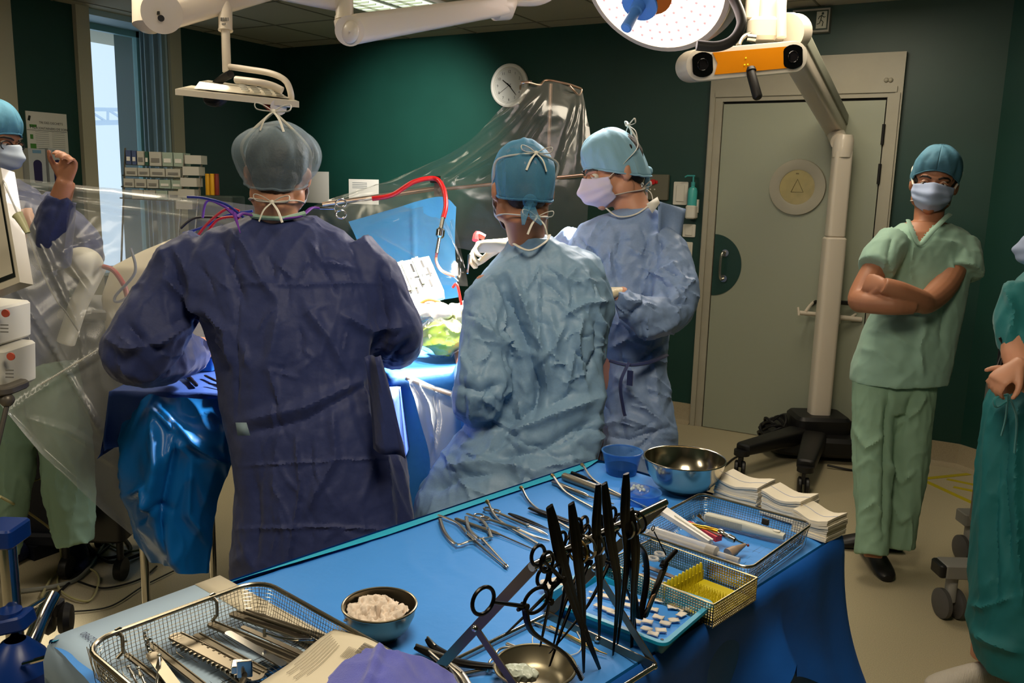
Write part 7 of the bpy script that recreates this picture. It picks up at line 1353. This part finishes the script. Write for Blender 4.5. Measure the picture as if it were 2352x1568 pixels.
def cot(x, y, lx, ly, rz, label, grp, nm='cotton_patty', zz=.009):
    q = V3(Z(x, y, zt+zz)); m = MB(); MM = MTt@Matrix.Rotation(rz, 3, 'Z'); P = [[q+MM@Vector((lx*(i/4-.5), ly*(j/3-.5), .0016+.0006*math.sin(i*1.7+j+x)+.0010*noise.noise(Vector((i*.9, j*.9, x))))) for j in range(4)] for i in range(5)]; m.grid(P); return obj(nm, m, M_COT, label=label, cat='patty', group=grp, solid=.0014, angle=0)
for k, (x, y, s_, rz) in enumerate(pad): cot(x, y, .019, .013, rz*1.2, 'square white cotton patty in the turquoise tray, %s counted from the far edge' % wn_[k], 'square cotton patties')
for k, (x, y) in enumerate(((1388, 1398), (1420, 1412), (1398, 1372), (1432, 1388), (1455, 1378))): cot(x, y, .042, .011, -.05+.08*k, 'long white cotton strip in the turquoise tray, %s from the left' % wn_[k], 'long cotton strips')
for k, (x, y) in enumerate(((1357, 1361), (1368, 1370), (1352, 1375), (1383, 1358), (1341, 1367))): cot(x, y, .007, .006, .3*k, 'tiny white patty square near the left of the turquoise tray, %s one' % wn_[k], 'tiny cotton squares')
for k, (x, y, r) in enumerate(((1254, 1340, .012), (1278, 1338, .014), (1268, 1354, .013), (1290, 1350, .011))):
    m = MB(); q = V3(Z(x, y, zt+.024)); m.ell(q, (r, r*.85, r*.7), n=18, m=12); vs = np.array(m.v); vs = vs+(vs-np.array(q))*(.25*nz(vs, 90, k))[:, None]; obj('cotton_ball', (vs, m.f), M_COT, label='fluffy cotton ball in the far left tray corner, %s one' % wn_[k], cat='cotton ball', group='cotton balls')
# ---------- compress stacks ----------
M_GZ = mat('compress', (222, 214, 196), .9); M_GZL = mat('compress_thread', (160, 170, 200), .8)
def stack(c, lx, ly, n, rz, label, hgt=.0042, z0=0):
    t = thing('compress_stack', c, label, 'gauze stack', 'folded compress stacks'); MM = MT@Matrix.Rotation(rz, 3, 'Z')
    for k in range(n):
        m = MB(); o = Vector((random.uniform(-.002, .002), random.uniform(-.002, .002), 0)); nx, ny = 9, 7; top = k == n-1
        def zz(i, j, s_): return z0+hgt*(k+s_)+(.006*math.sin(i/(nx-1)*math.pi*1.7+lx*20)*(k/max(1, n-1)))+.0012*noise.noise(Vector((i*.7, j*.7, k)))
        A_ = [[c+MM@(o+Vector((lx*(i/(nx-1)-.5), ly*(j/(ny-1)-.5), zz(i, j, .93)))) for j in range(ny)] for i in range(nx)]; B_ = [[c+MM@(o+Vector((lx*(i/(nx-1)-.5), ly*(j/(ny-1)-.5), zz(i, j, 0)))) for j in range(ny)] for i in range(nx)]
        m.grid(A_); m.grid([r[::-1] for r in B_]); 
        bd = lambda G: [G[i][0] for i in range(nx)]+[G[nx-1][j] for j in range(1, ny)]+[G[i][ny-1] for i in range(nx-2, -1, -1)]+[G[0][j] for j in range(ny-2, 0, -1)]
        m.rings([bd(B_), bd(A_)], caps=False); obj('compress', m, M_GZ, t, angle=60)
        if top:
            m = MB(); m.tube([A_[i][3]+UPZ*.0005 for i in range(nx)], .0007, 4); obj('blue_thread', m, M_GZL, t)
    return t
stack(T(1880, 1222), .085, .085, 8, .10, 'lower right stack of folded white compresses at the table corner', .0058)
stack(T(1812, 1182, .006), .10, .085, 9, .05, 'middle stack of white compresses with a blue thread', .0058)
stack(T(1708, 1140, .004), .115, .095, 8, -.02, 'left stack of white compresses behind the wire basket', .0055)
# ---------- forceps rack ----------
hT = .235
rk = thing('forceps_rack', T(1255, 1475), 'steel easel rack on which dark forceps hang by their handles', 'rack')
F1, P1, P2 = [V3(Z(x, y, zt+.010)) for x, y in ((1005, 1535), (1255, 1412), (1503, 1530))]; F2 = F1+(P2-P1)
T1, T2 = V3(Z(1225, 1300, zt+hT)), V3(Z(1525, 1155, zt+hT)); rd_ = (T2-T1).normalized()
m = MB(); m.tube([T1-rd_*.004, T2+rd_*.004], .0065, 16); obj('top_rod', m, M_CHR, rk)
M_FB = mat('flat_bar', (128, 120, 104), .35, 1.0)
def fbar(a, b, w, th, nm='side_bar', mt=M_FB):
    d_ = (b-a).normalized(); s_ = rd_ ; n_ = d_.cross(s_).normalized(); s_ = n_.cross(d_); m = MB(); m.prism([a-n_*w/2, a+n_*w/2, b+n_*w/2, b-n_*w/2], s_*th); return obj(nm, m, mt, rk)
fbar(T1, F1, .016, .0025); fbar(T2, P1, .016, .0025)
m1, m2 = T1.lerp(F1, .58), T2.lerp(P1, .58); fbar(m1, F2, .013, .0025, 'support_bar'); fbar(m2, P2, .013, .0025, 'support_bar')
m = MB(); m.tube([F1, P1], .0042, 12); obj('base_rod', m, M_CHR, rk); m = MB(); m.tube([F2, P2], .0042, 12); obj('base_rod', m, M_CHR, rk); fbar(P1, P2, .014, .0025, 'base_bar'); fbar(F1, F2, .014, .0025, 'base_bar')
for a in (m1, m2, P1, P2, F1, F2, P1.lerp(P2, .5)): m = MB(); m.ell(a, .0055, n=12, m=8); obj('joint_screw', m, M_CHR, rk)
# forceps hanging on the rod: each leans over it, handle end up, tips down
def hangp(x, y, t):
    """point seen at x, y on the vertical plane through the rod, moved t metres towards the camera"""
    n_ = rd_.cross(UPZ).normalized(); v = V3(ray(x, y)); k = (T1-V3(CAMP)).dot(n_)/v.dot(n_); n_ = n_ if n_.dot(V3(CAMP)-T1) > 0 else -n_; k = ((T1+n_*t)-V3(CAMP)).dot(n_)/v.dot(n_); return V3(CAMP)+v*k
def hangf(pts, label, w=.0075, t0=.008, mt=M_INSD, gap=.010, kind='forceps'):
    t = thing('bayonet_forceps', hangp(*pts[1], t0), label, 'forceps', 'dark forceps hanging on the rack')
    Q = [hangp(x, y, t0+(.0 if i < 2 else -.004*i)) for i, (x, y) in enumerate(pts)]
    for s_ in (-1, 1):
        off = rd_*s_*gap*.5; P = [Q[0]+off*.15, Q[0].lerp(Q[1], .4)+off*.6, Q[1]+off, Q[2]+off*.8]+[q+off*.3 for q in Q[3:]]
        wr = [w*.8, w, w*.9, w*.6]+[w*.16]*(len(Q)-3); P2_ = spline(P, 6); W2 = [max(v[0], .0009) for v in spline([(a_,) for a_ in wr], 6)]; m = MB(); m.tube(P2_, W2, 8, flat=.42, up=rd_.cross(UPZ)); obj('leaf', m, mt, t)
    return t
H_ = ((((1262, 1163), (1290, 1285), (1325, 1400), (1384, 1552)), 'dark bayonet forceps with rounded top, leftmost on the rack', .0085), (((1312, 1156), (1328, 1280), (1338, 1400), (1341, 1545)), 'dark bayonet forceps with square top, second from the rack left', .0080),
 (((1374, 1112), (1370, 1220), (1378, 1330), (1376, 1470)), 'slim dark forceps rising high left of the middle of the rack', .0070), (((1388, 1110), (1402, 1235), (1420, 1350), (1408, 1505)), 'slim dark forceps crossing just right of the middle of the rack', .0080),
 (((1438, 1088), (1436, 1185), (1440, 1290), (1418, 1480)), 'tallest dark forceps on the right part of the rack', .0085), (((1449, 1170), (1460, 1270), (1455, 1380), (1450, 1515)), 'short topped dark forceps near the right rack end', .0080))
for pts, l, w_ in H_: hangf(pts, l, w_, t0=.010)
# ring handled scissors hung by one ring, in front of and behind the rod
def hangr(r1, r2, piv, tip, label, mt=M_INSD, R_=.017, t0=.0, jaw=0, wd=.004, cat='scissors', nm='hanging_scissors'):
    t = thing(nm, hangp(*piv, t0), label, cat, 'ring handled instruments on the rack'); J = hangp(*piv, t0); Tp = [hangp(x, y, t0-.004) for x, y in tip]; n_ = rd_.cross(UPZ).normalized(); vv = UPZ
    for r in (r1, r2):
        c = hangp(*r, t0+.004); d_ = (J-c).normalized(); s_ = d_.cross(n_).normalized(); m = MB(); m.tube(ringpts(c, R_, d_, s_, 24, .82), .0026, 8, caps=False); m.tube(spline([c+d_*R_, c+d_*R_*1.5, J], 5), [v[0] for v in spline([(.003,), (.0036,), (.0042,)], 5)], 8, flat=.7); obj('ring_handle', m, mt, t)
    m = MB(); m.cyl(J-n_*.005, J+n_*.005, .005, n=14); obj('pivot', m, mt, t)
    for s_ in (-1, 1):
        m = MB(); P = spline([J]+[p+rd_*s_*.0012 for p in Tp], 6); m.tube(P, [wd*(1-i/(len(P)-1)*.75) for i in range(len(P))], 8, flat=.5); obj('blade', m, mt, t)
    if jaw:
        m = MB(); a_, b_ = Tp[-2], Tp[-1]
        for k in range(9): q = a_.lerp(b_, k/8); m.tube([q, q+rd_*.006+UPZ*.003], [.0012, .0005], 5); m.tube([q, q-rd_*.006+UPZ*.003], [.0012, .0005], 5)
        obj('serration', m, mt, t, kind='stuff')
hangr((1236, 1275), (1256, 1290), (1290, 1330), [(1220, 1400), (1155, 1462)], 'dark scissors with rings left of the rod end, blades pointing down left', R_=.016, t0=.03)
hangr((1275, 1318), (1246, 1325), (1262, 1380), [(1250, 1440), (1241, 1484)], 'dark clamp hanging below the left end of the rod', R_=.014, t0=.02)
hangr((1110, 1379), (1232, 1378), (1205, 1392), [(1222, 1450), (1290, 1495), (1322, 1535), (1336, 1562)], 'large ring handled clamp with long curved serrated jaw, leftmost', M_INSD, R_=.021, t0=.035, jaw=1, wd=.0055, cat='clamp', nm='hanging_clamp')
hangr((1325, 1210), (1345, 1225), (1352, 1290), [(1300, 1420), (1262, 1530)], 'dark scissors hung on the middle of the rod behind the forceps', R_=.014, t0=-.012)
hangr((1405, 1185), (1418, 1200), (1400, 1290), [(1350, 1390), (1262, 1500)], 'dark clamp hung right of the middle, jaws crossing to lower left', R_=.014, t0=-.014, cat='clamp', nm='hanging_clamp')
hangr((1392, 1195), (1375, 1200), (1405, 1300), [(1450, 1380), (1462, 1478)], 'dark slim clamp with jaws crossing to lower right', R_=.013, t0=-.02, cat='clamp', nm='hanging_clamp')
hangr((1340, 1205), (1318, 1225), (1330, 1310), [(1300, 1380), (1275, 1460)], 'dark clamp with brass tinted rings on the rod', R_=.013, t0=-.022, cat='clamp', nm='hanging_clamp', mt=mat('brown_steel', (60, 52, 44), .3, .9))
hangr((1290, 1240), (1306, 1250), (1300, 1330), [(1285, 1420), (1268, 1495)], 'dark clamp behind the two leftmost forceps', R_=.013, t0=-.02, cat='clamp', nm='hanging_clamp')
# bone punch at right
kp = thing('bone_punch', hangp(1500, 1340, .0), 'dark angled bone punch at the right side of the hanging forceps', 'bone punch'); n_ = rd_.cross(UPZ).normalized()
m = MB(); m.tube([hangp(1553, 1264, .01), hangp(1520, 1300, .01)], .0042, 12); m.tube([hangp(1528, 1290, .01), hangp(1522, 1304, .01)], .007, 12); obj('upper_handle', m, M_INSD, kp)
m = MB(); a_, b_ = hangp(1520, 1305, .005), hangp(1478, 1415, .005); m.prism([a_-rd_*.006, a_+rd_*.010, b_+rd_*.004, b_-rd_*.004], n_*.006); obj('lower_handle', m, M_INSD, kp); m = MB(); a_, b_ = hangp(1500, 1365, .012), hangp(1488, 1392, .012); m.prism([a_-rd_*.004, a_+rd_*.005, b_+rd_*.003, b_-rd_*.004], n_*.002); obj('brown_label', m, mat('brown_label', (150, 110, 70), .5), kp)
m = MB(); m.tube(spline([hangp(1460, 1245, .0), hangp(1480, 1270, .0), hangp(1485, 1330, .0), hangp(1470, 1420, .0)], 6), .006, 8, flat=.6); m.tube(spline([hangp(1440, 1270, .0), hangp(1452, 1330, .0), hangp(1466, 1418, .0)], 6), .005, 8, flat=.6); obj('shaft', m, M_INSD, kp)
m = MB(); m.tube([BQ(1502, 1220, .09), BQ(1530, 1275, .05)], .0013, 6); m.tube(ringpts(BQ(1500, 1213, .095), .005, rd_, UPZ, 14), .0012, 6, caps=False); obj('wire_hook', m, M_INSD, label='thin dark wire hook with small loop above the perforated tray', cat='hook')
# rings strung on the rod (needle rings)
for k, (f_, l, c__) in enumerate(((.30, 'left', M_INSB), (.36, 'left', M_INS), (.42, 'left', M_INS), (.66, 'right', M_INS), (.71, 'right', M_INS), (.76, 'right', M_INSD))):
    m = MB(); c_ = T1.lerp(T2, f_)-UPZ*.010-rd_.cross(UPZ)*(-.0); m.tube(ringpts(c_, .0175, rd_.cross(UPZ).normalized(), UPZ, 22, 1), .0022, 8, caps=False); obj('finger_ring', m, c__, label='%s steel finger ring strung on the %s half of the rack rod' % (('innermost', 'middle', 'outermost')[k % 3], l), cat='ring', group='finger rings on the rod')
# things below the rack
handle((1262, 1438), (1375, 1495), (1395, 1502), 'thin brass ended probe lying under the hanging forceps', .0032, M_INSB, 'probe_rod', 'probe'); handle((1228, 1430), (1300, 1458), (1312, 1468), 'short steel rod lying left under the forceps', .003, M_INS, 'probe_rod', 'probe')
handle((1162, 1478), (1220, 1500), (1240, 1508), 'short pale rod in front of the rack base rod', .0035, M_INS, 'probe_rod', 'probe')
m = MB(); m.tube(spline([T(1226, 1450, .002), T(1225, 1480, .002), T(1260, 1505, .002), T(1320, 1502, .002), T(1336, 1478, .002), T(1320, 1440, .002)], 8), .0009, 6); obj('suture_thread', m, M_PAPER, label='thin white suture thread looping under the forceps rack', cat='thread')
ringed((1163, 1500), (1150, 1520), (1120, 1535), (1000, 1560), 'scissors with one ring upright behind the steel dish', R_=.020, nm='scissors', cat='scissors', bend=0)
for k, (pts, r_, mt_, l) in enumerate((((( 956, 1486), (1010, 1510), (1075, 1525), (1132, 1530)), .0075, M_INSD, 'thick dark curved handle nearest the purple towel'), (((982, 1468), (1000, 1488), (1040, 1508)), .006, M_INSD, 'short dark spoon ended handle behind the thick one'), (((1025, 1520), (1060, 1550), (1090, 1600)), .006, M_INS, 'bright straight shaft running off the bottom beside the rack foot'), (((985, 1500), (1030, 1540), (1060, 1590)), .006, M_INSD, 'dark lower handle half under the purple towel'))):
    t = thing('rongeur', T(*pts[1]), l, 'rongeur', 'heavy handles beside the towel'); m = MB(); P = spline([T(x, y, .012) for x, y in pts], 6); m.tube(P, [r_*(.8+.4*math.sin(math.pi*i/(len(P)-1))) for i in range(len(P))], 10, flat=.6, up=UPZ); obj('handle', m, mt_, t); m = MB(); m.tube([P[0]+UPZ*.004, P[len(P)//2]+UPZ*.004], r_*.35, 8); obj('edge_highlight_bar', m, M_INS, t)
# ---------- paper stack, booklet, towel ----------
M_PB = mat('pale_blue_paper', (168, 192, 214), .7); M_PC = mat('cream_paper', (206, 196, 172), .7)
pa1, pa2, pb1 = V3(Z(505, 1322, zt+.008)), V3(Z(180, 1440, zt+.008)), V3(Z(560, 1375, zt+.008)); du = (pa2-pa1).normalized(); dv_ = (pb1-pa1); dv_ = (dv_-du*dv_.dot(du)).normalized(); PL = (pa2-pa1).length+.03
for k in range(5):
    m = MB(); P = []; nn_ = 22
    for i in range(nn_):
        a = i/(nn_-1); L = PL+.10-k*.006; x = a*L; lim = PL-.0; ext = max(0, x-lim); ang = min(1.2, ext/.035); x2 = min(x, lim)+.03*math.sin(ang) if ext else x; zz_ = -(ext*.85)*(ang/1.2)-.001*k*ext*50
        P.append([pa1+du*(x2-.0022*k*0)+dv_*b-UPZ*(.0014*k)+UPZ*(zz_+.0007*math.sin(b*30+k)) for b in np.linspace(.0+.0015*k, .34, 6)])
    m.grid(P); o = obj('paper_sheet', m, M_PB, label=('topmost pale blue sheet printed F22980 under the large wire basket', 'second pale blue sheet under the printed one', 'third pale blue sheet in the stack at the left table edge', 'fourth pale blue sheet in the stack at the left table edge', 'lowest pale blue sheet in the stack at the left table edge')[k], cat='paper', group='pale blue sheets under the basket', solid=.0008, angle=0)
    if k == 0:
        m = MB(); q0 = V3(Z(178, 1446, zt+.0095)); text_mb(m, 'F22980', V3(Z(232, 1476, zt+.0092)), (q0-V3(Z(238, 1489, zt+.0095))), du, .017, .0022); obj('printed_number', m, mat('printblue', (70, 80, 110), .6), o, smooth=False)
        m = MB(); P = [[pa1+du*a+dv_*b+UPZ*.0012 for b in np.linspace(0, .34, 5)] for a in np.linspace(0, .052, 4)]; m.grid(P); obj('cream_fold', m, M_PC, o, solid=.0005, angle=0)
bkA = [V3(Z(x, y, zt+h)) for x, y, h in ((768, 1446, .055), (905, 1500, .075), (800, 1640, .06), (560, 1600, .05))]
bo = thing('booklet', (bkA[0]+bkA[2])/2, 'white printed booklet leaning on the basket under the purple towel', 'booklet'); P = []
for i in range(12):
    a = i/11; P.append([bkA[0].lerp(bkA[3], a).lerp(bkA[1].lerp(bkA[2], a), b)+UPZ*(.006*math.sin(math.pi*b)+.002*math.sin(a*9)) for b in np.linspace(0, 1, 10)])
m = MB(); m.grid(P); obj('pages', m, M_PC, bo, solid=.003, angle=0)
def BKP(a, b): return bkA[0].lerp(bkA[3], a).lerp(bkA[1].lerp(bkA[2], a), b)+UPZ*(.0042+.006*math.sin(math.pi*b)+.002*math.sin(a*9))
for nm, rowsl, mt_ in (('text_lines', [(.08+.0*k, .12+.055*k, .30+.03*(k % 3)) for k in range(7)], mat('texttan', (150, 140, 120), .7)), ):
    m = MB()
    for k in range(7):
        b = .10+.045*k; m.tube([BKP(.12+.02*k+a*.55/8*(1 if k % 3 else .8), b) for a in range(9)], .0006, 4)
    for k in range(9): b = .5+.02*k; m.tube([BKP(.22, b), BKP(.36, b)], .0005, 4)
    obj(nm, m, mt_, bo, kind='stuff')
m = MB()
for k in range(14): a = .10+.012*k; m.prism([BKP(a, .62), BKP(a, .78), BKP(a+(.008 if k % 3 else .004), .78), BKP(a+(.008 if k % 3 else .004), .62)], UPZ*.0004)
obj('barcode', m, mat('bartan', (110, 104, 92), .7), bo)
M_TOW = mat('purple_towel', (84, 90, 180), .95, sheen=.4, bump=(500, .5, .002))
tp = [[(840, 1494, .075), (882, 1492, .085), (930, 1502, .07), (985, 1518, .045), (1040, 1548, .02)], [(780, 1530, .07), (840, 1535, .085), (910, 1540, .08), (970, 1560, .05), (1060, 1590, .02)], [(730, 1590, .06), (810, 1600, .08), (900, 1600, .08), (980, 1610, .05), (1090, 1650, .02)], [(700, 1680, .05), (800, 1690, .07), (900, 1690, .07), (1000, 1700, .05), (1120, 1720, .02)]]
R_ = [spline([Z(x, y, zt+h) for x, y, h in r], 10) for r in tp]; G_ = [spline([R_[k][i] for k in range(4)], 10) for i in range(len(R_[0]))]
gv = np.array(G_); sh_ = gv.shape; vs = gv.reshape(-1, 3); vs = vs+np.array([0, 0, 1.])*(.004*((1-np.abs(nz(vs, 16, 3))*2.4)**2-.4)+.0012*nz(vs, 160, 2))[:, None]; x_, y_ = pixv(vs); vs[:, 2] += .010*np.exp(-((x_-872-(y_-1495)*-.35)/9)**2)*(y_ > 1480)
m = MB(); m.grid(vs.reshape(sh_).tolist()); obj('towel', m, M_TOW, label='crumpled purple blue towel over the booklet corner at the bottom', cat='towel', solid=.004, angle=0)
